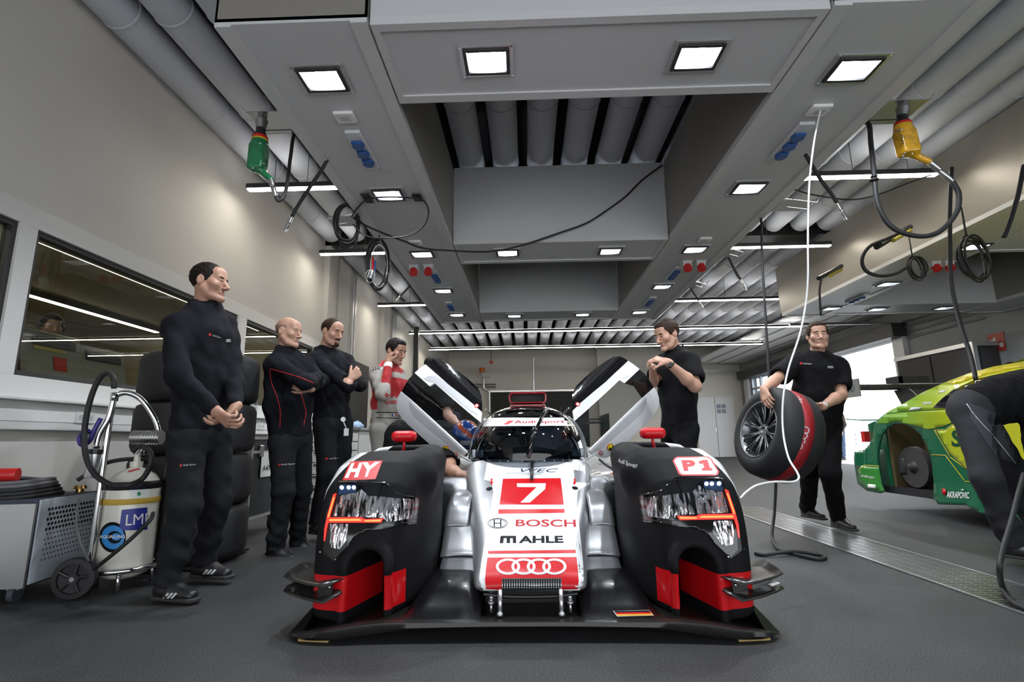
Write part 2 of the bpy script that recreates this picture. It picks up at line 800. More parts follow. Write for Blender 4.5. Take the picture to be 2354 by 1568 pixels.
# ------------------------------------------------------------------ the room
XL, XR, YB, YF = -3.3, 8.9, 21.5, -3.0
ZC = 4.55
m_wall = M('wall_paint', (0.66, 0.64, 0.60), 0.75, var=(1.2, 0.03), bump=(60, 0.05, 0.002))
m_white = M('white_frame', (0.72, 0.72, 0.71), 0.35)
m_alu = M('aluminium', (0.62, 0.63, 0.64), 0.32, 0.9)
m_dark = M('dark_metal', (0.03, 0.03, 0.032), 0.45)
m_black = M('black_plastic', (0.014, 0.014, 0.015), 0.4)
m_chrome = M('chrome', (0.8, 0.8, 0.8), 0.12, 1.0)
m_steel = M('steel', (0.5, 0.5, 0.5), 0.3, 1.0)
m_rubber = M('rubber', (0.013, 0.013, 0.014), 0.6)
m_wht = M('white_plastic', (0.8, 0.8, 0.78), 0.4)
m_red = M('red_plastic', (0.6, 0.02, 0.02), 0.35)


def floor_mat():
    m = bpy.data.materials.new('speckled_grey_floor')
    m.use_nodes = True
    nt = m.node_tree
    b = nt.nodes['Principled BSDF']
    tc = nt.nodes.new('ShaderNodeTexCoord')
    vo = nt.nodes.new('ShaderNodeTexNoise')
    vo.inputs['Scale'].default_value = 210
    vo.inputs['Detail'].default_value = 2
    nz = nt.nodes.new('ShaderNodeTexNoise')
    nz.inputs['Scale'].default_value = 1.3
    nz.inputs['Detail'].default_value = 5
    cr = nt.nodes.new('ShaderNodeValToRGB')
    cr.color_ramp.elements[0].position = 0.46
    cr.color_ramp.elements[0].color = (0.010, 0.0102, 0.0112, 1)
    cr.color_ramp.elements[1].position = 0.66
    cr.color_ramp.elements[1].color = (0.085, 0.087, 0.092, 1)
    mp = nt.nodes.new('ShaderNodeMapRange')
    mp.inputs[1].default_value = 0.3
    mp.inputs[2].default_value = 0.7
    mp.inputs[3].default_value = 0.78
    mp.inputs[4].default_value = 1.2
    vm = nt.nodes.new('ShaderNodeVectorMath')
    vm.operation = 'SCALE'
    L = nt.links.new
    L(tc.outputs['Object'], vo.inputs['Vector'])
    L(tc.outputs['Object'], nz.inputs['Vector'])
    L(vo.outputs['Fac'], cr.inputs[0])
    L(nz.outputs['Fac'], mp.inputs[0])
    L(cr.outputs[0], vm.inputs[0])
    L(mp.outputs[0], vm.inputs['Scale'])
    L(vm.outputs[0], b.inputs['Base Color'])
    bp = nt.nodes.new('ShaderNodeBump')
    bp.inputs['Strength'].default_value = 0.5
    bp.inputs['Distance'].default_value = 0.004
    L(vo.outputs['Fac'], bp.inputs['Height'])
    L(bp.outputs[0], b.inputs['Normal'])
    b.inputs['Roughness'].default_value = 0.62
    return m


struct('floor', MB().box((XL - 0.1, YF, -0.1), (XR + 0.1, YB + 0.1, 0)), floor_mat())

# left wall with three windows; openings given as (y0, y1, z0, z1)
WIN = [(1.05, 3.05, 1.25, 2.24), (3.17, 5.62, 1.25, 2.24), (5.80, 7.72, 1.25, 2.24)]
mb = MB()
mb.box((XL - 0.2, YF, 0), (XL, YB, 1.25))
mb.box((XL - 0.2, YF, 2.24), (XL, YB, ZC))
ys = [YF] + [v for w in WIN for v in w[:2]] + [YB]
for i in range(0, len(ys), 2):
    mb.box((XL - 0.2, ys[i], 1.25), (XL, ys[i + 1], 2.24))
struct('wall_left', mb, m_wall)
# white cladding band around the windows and the shallow ledge line above it
mb = MB()
mb.box((XL, YF, 2.24), (XL + 0.012, 7.95, 2.38))
mb.box((XL, YF, 1.10), (XL + 0.012, 7.95, 1.25))
for a, b in ((YF, 1.05), (3.05, 3.17), (5.62, 5.80), (7.72, 7.95)):
    mb.box((XL, a, 1.25), (XL + 0.012, b, 2.24))
struct('trim_1', mb, m_white, bevel=0.002)
glass_win = glass('window_glass', (0.80, 0.81, 0.74), 0.93, 0.01, 0.9)
for i, (a, b, c, d) in enumerate(WIN):
    w = thing('window_%d' % (i + 1), None, None, (XL, (a + b) / 2, c))
    w['kind'] = 'structure'
    fr = MB()
    t = 0.035
    for lo, hi in (((XL - 0.07, a, c), (XL - 0.01, a + t, d)), ((XL - 0.07, b - t, c), (XL - 0.01, b, d)), ((XL - 0.07, a + t, c), (XL - 0.01, b - t, c + t)), ((XL - 0.07, a + t, d - t), (XL - 0.01, b - t, d))):
        fr.box(lo, hi)
    fr.build('window_frame', m_dark, w)
    MB().box((XL - 0.05, a + t, c + t), (XL - 0.043, b - t, d - t)).build('window_pane', glass_win, w)
# small black keyhole cover in the cladding
# trunking along the wall with sockets
t = thing('cable_trunking', 'long white wall trunking with sockets running under the windows', 'trunking', (XL, 4, 1.0))
MB().box((XL + 0.002, YF, 0.90), (XL + 0.07, 7.9, 1.085)).build('trunk_body', m_white, t, bevel=0.006)
MB().box((XL + 0.07, YF, 0.955), (XL + 0.074, 7.9, 1.03)).build('trunk_lid', m_wht, t, bevel=0.002)
for yy in (2.62, 3.60, 5.05, 5.55, 6.1):
    s = MB().box((XL + 0.074, yy, 0.955), (XL + 0.082, yy + 0.16, 1.035)).build('socket_plate', m_white, t, bevel=0.002)
    s2 = MB()
    for q in (0.04, 0.12):
        s2.cyl((XL + 0.0822, yy + q, 0.995), (XL + 0.084, yy + q, 0.995), 0.02, n=20)
    s2.build('socket_insert', M('socket_grey', (0.5, 0.5, 0.5), 0.5), s)
# pilasters on the left wall
for i, (a, b) in enumerate(((7.95, 8.25), (8.6, 9.15), (11.2, 11.5), (14.5, 14.8))):
    struct('trim_%d' % (i + 2), MB().box((XL, a, 0), (XL + (0.10 if i != 1 else 0.03), b, ZC)), M('pilaster_paint', (0.5, 0.49, 0.46), 0.7), bevel=0.004)
for yy in (9.3, 9.42, 12.2, 12.3, 12.4, 12.5):
    tag(MB().cyl((XL + 0.04, yy, 0), (XL + 0.04, yy, 4.2), 0.018, n=10).build('wall_conduit', m_alu), 'thin vertical grey conduit pipe on the left wall', 'pipe', 'conduits on the left wall')
# back wall: pale panels, dark openings, white double door
m_back = M('back_wall_paint', (0.80, 0.77, 0.70), 0.8)
struct('wall_back', MB().box((XL - 0.1, YB, 0), (XR + 0.1, YB + 0.2, ZC)), m_back)
struct('trim_6', MB().box((2.95, YB - 0.35, 0), (3.55, YB, ZC)), m_back)
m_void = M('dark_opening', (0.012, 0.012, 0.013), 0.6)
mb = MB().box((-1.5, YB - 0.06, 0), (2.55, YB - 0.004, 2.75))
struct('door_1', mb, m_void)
struct('trim_7', MB().box((-1.6, YB - 0.1, 2.75), (2.65, YB - 0.002, 2.82)), m_alu)
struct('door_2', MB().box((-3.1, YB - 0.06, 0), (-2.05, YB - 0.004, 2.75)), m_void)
dr = thing('door_3', None, None, (7.9, YB, 0))
dr['kind'] = 'structure'
m_door = M('white_door', (0.86, 0.86, 0.86), 0.4)
MB().box((6.95, YB - 0.07, 0), (7.72, YB - 0.004, 2.42)).box((7.74, YB - 0.07, 0), (8.5, YB - 0.004, 2.42)).build('door_leaf', m_door, dr, bevel=0.004)
MB().box((7.66, YB - 0.1, 1.02), (7.70, YB - 0.07, 1.16)).build('door_handle', m_steel, dr)
mb = MB()
for i in range(2):
    for j in range(2):
        mb.box((7.79 + i * 0.2, YB - 0.085, 1.75 + j * 0.2), (7.95 + i * 0.2, YB - 0.07, 1.91 + j * 0.2))
mb.build('door_notice', M('notice_grey', (0.35, 0.36, 0.45), 0.6), dr)

# right wall: solid near part, big opening to the daylight from y=12.3 to y=20.9
OP0, OP1, OPZ = 12.35, 20.6, 3.05
mb = MB()
mb.box((XR, YF, 0), (XR + 0.25, OP0, ZC))
mb.box((XR, OP0, OPZ), (XR + 0.25, OP1, ZC))
mb.box((XR, OP1, 0), (XR + 0.25, YB, ZC))
struct('wall_right', mb, M('right_wall_paint', (0.30, 0.31, 0.31), 0.7))
mb = MB()
mb.box((XR - 0.12, OP0 - 0.35, 0), (XR, OP0, OPZ + 0.1))
mb.box((XR - 0.12, OP1, 0), (XR, OP1 + 0.35, OPZ + 0.1))
struct('trim_8', mb, m_white, bevel=0.005)
struct('trim_9', MB().box((XR - 0.35, OP0 - 0.4, OPZ), (XR - 0.02, OP1 + 0.4, OPZ + 0.32)), m_dark, bevel=0.01)
# the folded section door hanging on its tracks under the ceiling
t = thing('sectional_door', 'white sectional door folded up on tracks under the ceiling by the opening', 'garage door', (8.2, 16, 3.3))
mb = MB()
for i in range(4):
    mb.box((XR - 0.55 - i * 0.55, OP0 - 0.1, 3.70 + i * 0.02), (XR - 0.08 - i * 0.55, OP1 + 0.1, 3.75 + i * 0.02))
mb.build('door_panel', m_white, t, bevel=0.004)
for yy in (OP0 - 0.25, OP1 + 0.2):
    MB().box((XR - 2.6, yy, 3.38), (XR - 0.1, yy + 0.05, 3.44)).build('track', m_alu, t)
MB().cyl((XR - 0.2, OP0 - 0.2, 3.75), (XR - 0.2, OP1 + 0.2, 3.75), 0.05, n=12).build('spring_shaft', m_alu, t)
# glazed side light beside the far jamb
w = thing('window_4', None, None, (XR, 20.2, 0))
w['kind'] = 'structure'
mb = MB()
for a in (19.0, 19.75, 20.5):
    mb.box((XR + 0.02, a, 0), (XR + 0.1, a + 0.08, OPZ))
mb.box((XR + 0.02, 19.0, 2.6), (XR + 0.1, 20.58, 2.68))
mb.build('window_frame', m_alu, w)
MB().box((XR + 0.05, 19.08, 0.02), (XR + 0.056, 20.5, OPZ)).build('window_pane', glass('side_glass', (0.9, 0.95, 1), 0.7), w)

# unseen front behind the camera: lintel over the open door, lowered to cut daylight
struct('wall_front', MB().box((XL - 0.1, YF - 0.2, 2.5), (XR + 0.1, YF, ZC)), m_wall)
# ceiling deck and the round tubes under it
struct('ceiling', MB().box((XL - 0.2, YF, ZC), (XR + 0.25, YB + 0.2, ZC + 0.15)), M('ceiling_black', (0.02, 0.02, 0.022), 0.7))
m_tube = M('tube_grey', (0.52, 0.545, 0.59), 0.55)
PITCHX, TR = 0.415, 0.155


def tube_obj(y0, y1):
    mb = MB()
    prof = [(0.02, 0), (TR * 0.8, 0.0), (TR, 0.02 / (y1 - y0))]
    n = int((y1 - y0) / 1.18)
    for i in range(1, n + 1):
        yy = (i * 1.18 - 0.35) / (y1 - y0)
        if yy > 0.985:
            break
        e = 0.012 / (y1 - y0)
        prof += [(TR, yy - e), (TR + 0.006, yy - e * 0.8), (TR + 0.006, yy + e * 0.8), (TR, yy + e)]
    prof += [(TR, 1 - 0.02 / (y1 - y0)), (TR * 0.8, 1), (0.02, 1)]
    mb.prof((0, y0, 0), (0, y1, 0), prof, 28)
    return mb.me('ceiling_tube')


runs = [(-2.2, 7.75), (8.6, 17.6)]
nt_ = int((XR - XL - 0.2) / PITCHX)
for ri, (a, b) in enumerate(runs):
    me = tube_obj(a, b)
    o0 = link_mesh('ceiling_tube', me, m_tube, None, sharp=60)
    tag(o0, 'long round grey tube running lengthwise under the dark ceiling, %s' % ('front run over the cars' if ri == 0 else 'far run behind the gap'), 'ceiling tube', 'round grey ceiling tubes, ' + ('front run' if ri == 0 else 'far run'))
    for i in range(nt_):
        o = o0 if i == 0 else o0.copy()
        if i:
            COL.objects.link(o)
        o.location = (XL + 0.19 + i * PITCHX, 0, 4.12)
# black box across the gap between the runs, seen behind the strip light
struct('trim_10', MB().box((XL, 7.95, 4.0), (XR, 8.4, 4.5)), m_black)
struct('trim_11', MB().box((XL, 17.75, 3.95), (XR, 17.95, 4.5)), m_dark)

# LED strip lights, hung across the room
m_led = emis('led_warm', (1.0, 0.93, 0.8), 40)
m_led_up = emis('led_up', (1.0, 0.97, 0.93), 13)


def strip(y, x0, x1, z, label):
    t = thing('strip_light', label, 'light', ((x0 + x1) / 2, y, z), 'LED strip lights under the ceiling')
    MB().box((x0, y - 0.045, z), (x1, y + 0.045, z + 0.055)).build('housing', m_dark, t)
    n = max(2, int((x1 - x0) / 0.62))
    mb = MB()
    st = (x1 - x0) / n
    for i in range(n):
        mb.box((x0 + i * st + 0.008, y - 0.03, z - 0.012), (x0 + (i + 1) * st - 0.008, y + 0.03, z - 0.001))
    mb.build('diffuser', m_led, t)
    MB().box((x0 + 0.05, y - 0.02, z + 0.056), (x1 - 0.05, y + 0.02, z + 0.062)).build('uplight', m_led_up, t)
    for xx in (x0 + 0.3, (x0 + x1) / 2, x1 - 0.3):
        MB().cyl((xx, y, z + 0.055), (xx, y, ZC), 0.004, n=6).build('hanger', m_dark, t)


strip(5.25, -3.1, -1.75, 3.6, 'short warm strip light nearest on the left, behind the green wheel gun')
strip(5.32, 2.75, 4.55, 3.6, 'warm strip light nearest on the right, behind the yellow wheel gun')
strip(7.3, -3.1, -1.75, 3.6, 'short strip light on the left behind the coiled cables')
strip(7.42, 2.75, 4.6, 3.6, 'strip light right of the gantry at the gap between the ceiling tubes')
strip(10.35, -3.1, -1.75, 3.6, 'short strip light third from the front, left of the gantry')
strip(10.45, 2.75, 5.6, 3.6, 'strip light third from the front, right of the gantry')
strip(13.25, -3.1, 7.2, 3.6, 'full-width strip light just behind the far end of the gantry')
strip(15.75, -3.05, 7.3, 3.6, 'farthest full-width strip light in front of the back wall')

# floor drain with a grid cover
t = thing('floor_drain', 'long steel grating over the floor drain right of the race car', 'floor drain', (2.4, 4, 0))
mb = MB()
mb.box((2.2, -1, 0.0005), (2.62, 6.15, 0.002))
mb.build('channel', m_black, t)
mb = MB()
y = 1.0
while y < 6.1:
    mb.box((2.22, y, 0.002), (2.60, y + 0.012, 0.006))
    y += 0.03
for xx in (2.295, 2.37, 2.445, 2.52):
    mb.box((xx, 1.0, 0.002), (xx + 0.006, 6.1, 0.0065))
tag(mb.build('grating', m_steel, t, smooth=False), kind='stuff')
MB().box((2.2, 1, 0.001), (2.215, 6.15, 0.009)).box((2.605, 1, 0.001), (2.62, 6.15, 0.009)).box((2.2, 6.13, 0.001), (2.62, 6.15, 0.009)).build('edge_frame', m_alu, t)

# ------------------------------------------------------------------ outside
struct('floor_1', MB().box((XR + 0.25, -5, -0.12), (60, 60, -0.02)), M('apron_concrete', (0.5, 0.5, 0.5), 0.9))
m_rail = M('rail_grey', (0.42, 0.44, 0.47), 0.5)
t = thing('pit_barrier', 'grey barrier railing outside across the bright pit lane', 'barrier', (22, 30, 0))
mb = MB()
for z in (0.35, 0.6, 0.85):
    mb.box((18, 30, z), (60, 30.06, z + 0.13))
mb.build('rail', m_rail, t)
for i in range(14):
    MB().box((18.5 + i * 3, 30.06, -0.02), (18.6 + i * 3, 30.16, 1.05)).build('post', m_rail, t)
m_tree = M('hazed_foliage', (0.35, 0.42, 0.46), 0.9, bump=(3, 0.6, 0.2))  # haze and overexposure mixed into the leaf colour as pale blue-grey
for i, (x, w, h, lab) in enumerate(((44, 5, 3.0, 'hazy tree seen outside left of the green car wing'), (58, 9, 4.0, 'wide hazy tree seen outside through the garage opening'))):
    f = SDF((x - w - 1, 58, -1), (x + w + 1, 66, h + 1), 0.35)
    for j in range(9):
        f.ell((x + random.uniform(-w, w) * 0.7, 62, random.uniform(h * .4, h * .75)), (1.6, 1.4, 1.3), 0.6)
    t = thing('tree', lab, 'tree', (x, 62, 0), 'trees beyond the pit lane')
    sdf_obj('foliage', f, m_tree, t)
    MB().cyl((x, 62, -0.02), (x, 62, h * .5), 0.2).build('trunk', M('bark', (0.1, 0.08, 0.06), 0.9), t)
# ------------------------------------------------------------------ service gantry over the cars
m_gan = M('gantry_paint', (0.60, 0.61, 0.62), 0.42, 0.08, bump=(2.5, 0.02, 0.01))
m_gan_s = M('gantry_side_reflection', (0.30, 0.28, 0.25), 0.45, 0.3)  # grey panels darkened and browned: reflected surroundings put into the side colour
m_lip = M('gantry_lip', (0.64, 0.645, 0.65), 0.4, 0.1)
GZ, GT = 3.0, 3.95
GY0, GY1 = 2.34, 9.52


FW, FD = 0.135, 0.105


def tray(mb, x0, x1, y0, y1, z0, z1, holes):
    """flat panel with rectangular cut-outs for the floodlights"""
    xs = sorted({x0, x1} | {h[0] + s * (FW - 0.004) for h in holes for s in (-1, 1)})
    ys = sorted({y0, y1} | {h[1] + s * (FD - 0.004) for h in holes for s in (-1, 1)})
    for i in range(len(xs) - 1):
        for j in range(len(ys) - 1):
            cx, cy = (xs[i] + xs[i + 1]) / 2, (ys[j] + ys[j + 1]) / 2
            if any(abs(cx - h[0]) < FW - 0.01 and abs(cy - h[1]) < FD - 0.01 for h in holes):
                continue
            mb.box((xs[i], ys[j], z0), (xs[i + 1], ys[j + 1], z1))


def rail_mb(x0, x1, holes):
    mb = MB()
    # underside tray: recessed panel between two lips, side skirts up to the ceiling
    tray(mb.mat(0), x0 + 0.09, x1 - 0.09, GY0 + 0.0, GY1 - 0.05, GZ + 0.012, GZ + 0.05, [h for h in holes if x0 < h[0] < x1])
    mb.mat(2).box((x0, GY0, GZ), (x0 + 0.09, GY1, GZ + 0.05)).box((x1 - 0.09, GY0, GZ), (x1, GY1, GZ + 0.05)).box((x0, GY1 - 0.05, GZ), (x1, GY1, GZ + 0.05))
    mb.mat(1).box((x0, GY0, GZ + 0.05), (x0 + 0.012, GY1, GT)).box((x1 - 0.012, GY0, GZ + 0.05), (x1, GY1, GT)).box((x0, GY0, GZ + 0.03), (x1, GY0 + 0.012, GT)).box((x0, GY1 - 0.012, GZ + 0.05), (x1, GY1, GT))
    return mb


def cross_mb(x0, x1, y0, y1, z0, holes):
    mb = MB()
    tray(mb.mat(0), x0 + 0.04, x1 - 0.04, y0 + 0.05, y1 - 0.07, z0 + 0.012, z0 + 0.05, [h for h in holes if x0 < h[0] < x1 and y0 < h[1] < y1])
    mb.mat(2).box((x0, y0, z0), (x1, y0 + 0.05, z0 + 0.05)).box((x0, y1 - 0.07, z0), (x1, y1, z0 + 0.05)).box((x0, y0 + 0.05, z0), (x0 + 0.04, y1 - 0.07, z0 + 0.05)).box((x1 - 0.04, y0 + 0.05, z0), (x1, y1 - 0.07, z0 + 0.05))
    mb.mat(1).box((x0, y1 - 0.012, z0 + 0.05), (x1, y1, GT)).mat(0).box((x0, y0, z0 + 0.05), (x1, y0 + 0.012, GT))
    return mb


floods = [((-1.225, 2.77), 'large floodlight nearest the camera under the left beam of the gantry'),
          ((-1.225, 4.29), 'floodlight under the left beam with taped black cable across it'),
          ((-1.225, 5.81), 'floodlight under the left beam just before the red sockets'),
          ((-1.225, 7.35), 'floodlight under the left beam, second from the far end'),
          ((-1.225, 8.86), 'farthest small floodlight under the left beam of the gantry'),
          ((2.035, 2.83), 'large floodlight nearest the camera under the right beam of the gantry'),
          ((2.035, 4.34), 'floodlight under the right beam, second from the camera'),
          ((2.035, 5.86), 'floodlight under the right beam beside the red sockets'),
          ((2.035, 7.37), 'floodlight under the right beam, second from the far end'),
          ((2.035, 8.92), 'farthest small floodlight under the right beam of the gantry'),
          ((-0.2, 2.66), 'left floodlight in the front cross beam of the gantry'),
          ((1.04, 2.68), 'right floodlight in the front cross beam of the gantry'),
          ((-0.2, 5.83), 'left floodlight in the middle cross beam of the gantry'),
          ((1.03, 5.85), 'right floodlight in the middle cross beam of the gantry'),
          ((-0.2, 9.02), 'left floodlight in the farthest cross beam of the gantry'),
          ((1.03, 9.02), 'right floodlight in the farthest cross beam of the gantry'),
          ((5.4, 5.98), 'floodlight nearest the camera under the neighbouring gantry'),
          ((5.4, 7.48), 'floodlight under the neighbouring gantry beside the black cables'),
          ((5.4, 8.93), 'small floodlight at the far end of the neighbouring gantry'),
          ((6.28, 9.06), 'floodlight in the far cross beam of the neighbouring gantry, left one'),
          ((7.44, 9.06), 'floodlight in the far cross beam of the neighbouring gantry, right one')]
HOLES = [f[0] for f in floods]


def gantry(label, xc, loc):
    g = thing('service_gantry', label, 'gantry', loc)
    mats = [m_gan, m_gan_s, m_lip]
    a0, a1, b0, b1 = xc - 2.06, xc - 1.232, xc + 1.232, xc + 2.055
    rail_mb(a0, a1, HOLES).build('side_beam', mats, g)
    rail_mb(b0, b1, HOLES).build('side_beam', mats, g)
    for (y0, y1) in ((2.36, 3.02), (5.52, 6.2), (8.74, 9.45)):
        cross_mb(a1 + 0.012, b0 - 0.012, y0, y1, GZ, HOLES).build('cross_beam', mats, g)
    for xx in (a0 + 0.41, b0 + 0.41):
        for yy in (3.2, 6.0, 9.0):
            MB().box((xx - 0.03, yy, GT), (xx + 0.03, yy + 0.06, ZC)).build('hanger', m_dark, g)
    return g


gantry('grey service gantry with floodlights hanging over the white race car', 0.412, (0.412, 6, 3))
gantry('neighbouring service gantry hanging over the green and yellow car', 6.86, (6.86, 6, 3))
# dark end flange of the near gantry ends (folded return with its brown shade)

m_flood = emis('flood_led', (0.86, 0.93, 1.0), 60)
m_refl = M('flood_reflector_glow', (0.75, 0.78, 0.82), 0.22, 0.9, emit=(0.75, 0.85, 1.0), es=0.25)  # weak emission adds the glow of the LED to the reflector surface
m_fglass = glass('flood_glass', (1, 1, 1), 0.97)


def flood_proto(w=0.27, d=0.21):
    t = thing('floodlight', None, 'light', (0, 0, 0))
    mb = MB()
    f = 0.022
    mb.box((-w / 2, -d / 2, -0.014), (-w / 2 + f, d / 2, 0.012)).box((w / 2 - f, -d / 2, -0.014), (w / 2, d / 2, 0.012))
    mb.box((-w / 2 + f, -d / 2, -0.014), (w / 2 - f, -d / 2 + f, 0.012)).box((-w / 2 + f, d / 2 - f, -0.014), (w / 2 - f, d / 2, 0.012))
    mb.build('frame', m_black, t, bevel=0.004)
    e = 0.022
    mb = MB()
    mb.box((-w / 2 - e, -d / 2 - e, -0.003), (-w / 2, d / 2 + e, 0.012)).box((w / 2, -d / 2 - e, -0.003), (w / 2 + e, d / 2 + e, 0.012)).box((-w / 2, -d / 2 - e, -0.003), (w / 2, -d / 2, 0.012)).box((-w / 2, d / 2, -0.003), (w / 2, d / 2 + e, 0.012))
    mb.build('mounting_plate', m_alu, t)
    for sx in (-1, 1):
        for sy in (-1, 1):
            MB().cyl((sx * (w / 2 + e * 0.6), sy * (d / 2 + e * 0.6), -0.008), (sx * (w / 2 + e * 0.6), sy * (d / 2 + e * 0.6), 0), 0.006, n=8).build('screw', m_chrome, t)
    mb = MB()
    iw, idd = w / 2 - f, d / 2 - f
    top = [(-0.05, -0.04, 0.05), (0.05, -0.04, 0.05), (0.05, 0.04, 0.05), (-0.05, 0.04, 0.05)]
    bot = [(-iw, -idd, 0.0), (iw, -idd, 0.0), (iw, idd, 0.0), (-iw, idd, 0.0)]
    for i in range(4):
        j = (i + 1) % 4
        mb.quad(bot[i], bot[j], top[j], top[i])
    mb.build('reflector', m_refl, t, sharp=10)
    MB().box((-0.05, -0.04, 0.046), (0.05, 0.04, 0.052)).build('led_chip', m_flood, t)
    MB().box((-iw, -idd, -0.006), (iw, idd, -0.003)).build('lens', m_fglass, t)
    la = bpy.data.lights.new('flood_beam', 'AREA')
    la.energy = 26
    la.color = (0.9, 0.95, 1.0)
    la.shape = 'RECTANGLE'
    la.size = 0.1
    la.size_y = 0.08
    lo = bpy.data.objects.new('flood_beam', la)
    COL.objects.link(lo)
    lo.parent = t
    lo.location = (0, 0, 0.043)
    return t


fp = flood_proto()
for i, ((x, y), lab) in enumerate(floods):
    o = fp if i == 0 else copy_tree(fp)
    o.location = (x, y, GZ + 0.002)
    o['label'] = lab
    o['group'] = 'floodlights set into the gantry'

# small sensor boxes, blue triple sockets, red power sockets under the side beams
m_blue = M('socket_blue', (0.02, 0.09, 0.30), 0.35)
m_sok = M('socket_body', (0.62, 0.64, 0.66), 0.4)


def sensor(x, y, lab):
    t = thing('data_outlet', lab, 'outlet', (x, y, GZ), 'white data outlets under the gantry')
    MB().box((x - 0.07, y - 0.06, GZ - 0.016), (x + 0.07, y + 0.06, GZ + 0.01)).build('cover', m_wht, t, bevel=0.01)
    MB().box((x - 0.035, y - 0.03, GZ - 0.019), (x + 0.035, y + 0.02, GZ - 0.017)).build('insert', M('outlet_insert', (0.55, 0.55, 0.55), 0.5), t)


def blue(x, y, lab, s=1.0, h=1):
    t = thing('socket_strip', lab, 'socket', (x, y, GZ), 'blue triple sockets under the gantry')
    w, l = 0.055 * s, 0.26 * s
    poly = [(x - w, y - l, GZ + 0.01), (x + w, y - l, GZ + 0.01), (x + w, y + l - 0.03, GZ + 0.01), (x + w * .6, y + l, GZ + 0.01), (x - w * .6, y + l, GZ + 0.01), (x - w, y + l - 0.03, GZ + 0.01)]
    MB().prism(poly, (0, 0, -0.028)).build('base_plate', m_sok, t, bevel=0.004)
    for k in (-1, 0, 1):
        c = y + k * 0.125 * s + 0.01
        o = MB().cyl((x, c, GZ - 0.018), (x, c, GZ - 0.045), 0.047 * s, 0.045 * s, n=20).box((x - 0.04 * s, c - 0.05 * s, GZ - 0.04), (x + 0.04 * s, c - 0.03 * s, GZ - 0.02)).build('flap', m_blue, t, bevel=0.003)


def cee(x, y, lab):
    t = thing('power_socket', lab, 'socket', (x, y, GZ), 'red industrial power sockets under the gantry')
    MB().box((x - 0.055, y - 0.05, GZ - 0.06), (x + 0.055, y + 0.05, GZ + 0.01)).box((x - 0.065, y - 0.06, GZ - 0.012), (x + 0.065, y + 0.06, GZ + 0.01)).build('housing', m_sok, t, bevel=0.006)
    MB().cyl((x, y - 0.02, GZ - 0.05), (x + 0.0, y - 0.05, GZ - 0.115), 0.048, 0.052, n=20).box((x - 0.025, y - 0.08, GZ - 0.1), (x + 0.025, y - 0.05, GZ - 0.05)).build('cap', m_red, t, bevel=0.004)


sensor(-1.216, 3.14, 'white outlet box behind the nearest floodlight on the left beam')
sensor(2.044, 3.22, 'white outlet box on the right beam with the white cable hanging from it')
sensor(-1.226, 5.44, 'white outlet box on the left beam under the sagging black cable')
sensor(2.046, 5.55, 'small white outlet box on the right beam before the far floodlights')
blue(-1.224, 3.56, 'blue triple socket on the left beam near the camera')
blue(2.04, 3.62, 'blue triple socket on the right beam near the camera')
blue(-1.212, 6.68, 'blue triple socket beside the red sockets on the left beam')
blue(2.037, 6.75, 'blue triple socket beside the red sockets on the right beam')
blue(-1.241, 8.24, 'farthest blue triple socket on the left beam')
blue(2.043, 8.2, 'farthest blue triple socket on the right beam')
blue(5.45, 8.3, 'dark triple socket under the neighbouring gantry')
cee(-1.416, 6.24, 'red power socket, left one of the pair on the left beam')
cee(-1.227, 6.24, 'red power socket, right one of the pair on the left beam')
cee(2.073, 6.32, 'red power socket, left one of the pair on the right beam')
cee(2.248, 6.32, 'red power socket, right one of the pair on the right beam')
cee(5.35, 6.55, 'red power socket under the neighbouring gantry, left one')
cee(5.52, 6.55, 'red power socket under the neighbouring gantry, right one')
# ------------------------------------------------------------------ the race car
m_matt = M('matt_black_paint', (0.016, 0.016, 0.018), 0.42, coat=0.0, spec=0.5)
m_cwhite = M('car_white', (0.76, 0.77, 0.79), 0.35, coat=0.6)
m_silver = M('car_silver', (0.40, 0.41, 0.43), 0.36, 0.7, coat=0.6)
m_sgrey = M('car_grey', (0.33, 0.34, 0.37), 0.35, 0.5, coat=0.8)
m_cred = M('car_red', (0.58, 0.004, 0.010), 0.38, coat=0.15, spec=0.35)
m_gloss = M('gloss_black', (0.006, 0.006, 0.007), 0.06, coat=1.0)
m_ink = M('ink_black', (0.006, 0.006, 0.007), 0.6, spec=0.12)
m_dred = M('logo_red', (0.42, 0.006, 0.015), 0.5, spec=0.2)
m_lred = emis('led_red', (1.0, 0.02, 0.012), 1.7)
m_lora = emis('led_orange', (1.0, 0.16, 0.03), 3.2)
m_int = M('cockpit_dark', (0.012, 0.012, 0.014), 0.6)


def carbon_mat():
    m = bpy.data.materials.new('carbon_weave')
    m.use_nodes = True
    nt = m.node_tree
    b = nt.nodes['Principled BSDF']
    b.inputs['Roughness'].default_value = 0.34
    b.inputs['Specular IOR Level'].default_value = 0.3
    b.inputs['Coat Weight'].default_value = 0.15
    b.inputs['Coat Roughness'].default_value = 0.08
    tc = nt.nodes.new('ShaderNodeTexCoord')
    w = nt.nodes.new('ShaderNodeTexWave')
    w.wave_type = 'BANDS'
    w.bands_direction = 'DIAGONAL'
    w.inputs['Scale'].default_value = 55
    cr = nt.nodes.new('ShaderNodeValToRGB')
    cr.color_ramp.elements[0].color = (0.006, 0.006, 0.006, 1)
    cr.color_ramp.elements[1].color = (0.022, 0.021, 0.02, 1)
    nt.links.new(tc.outputs['Object'], w.inputs['Vector'])
    nt.links.new(w.outputs['Fac'], cr.inputs[0])
    nt.links.new(cr.outputs[0], b.inputs['Base Color'])
    return m


m_carbon = carbon_mat()
CARL = 'white, black and red closed prototype race car number 7 with open gull-wing doors'
car = thing('race_car', CARL, 'race car', (0, 3.5, 0))


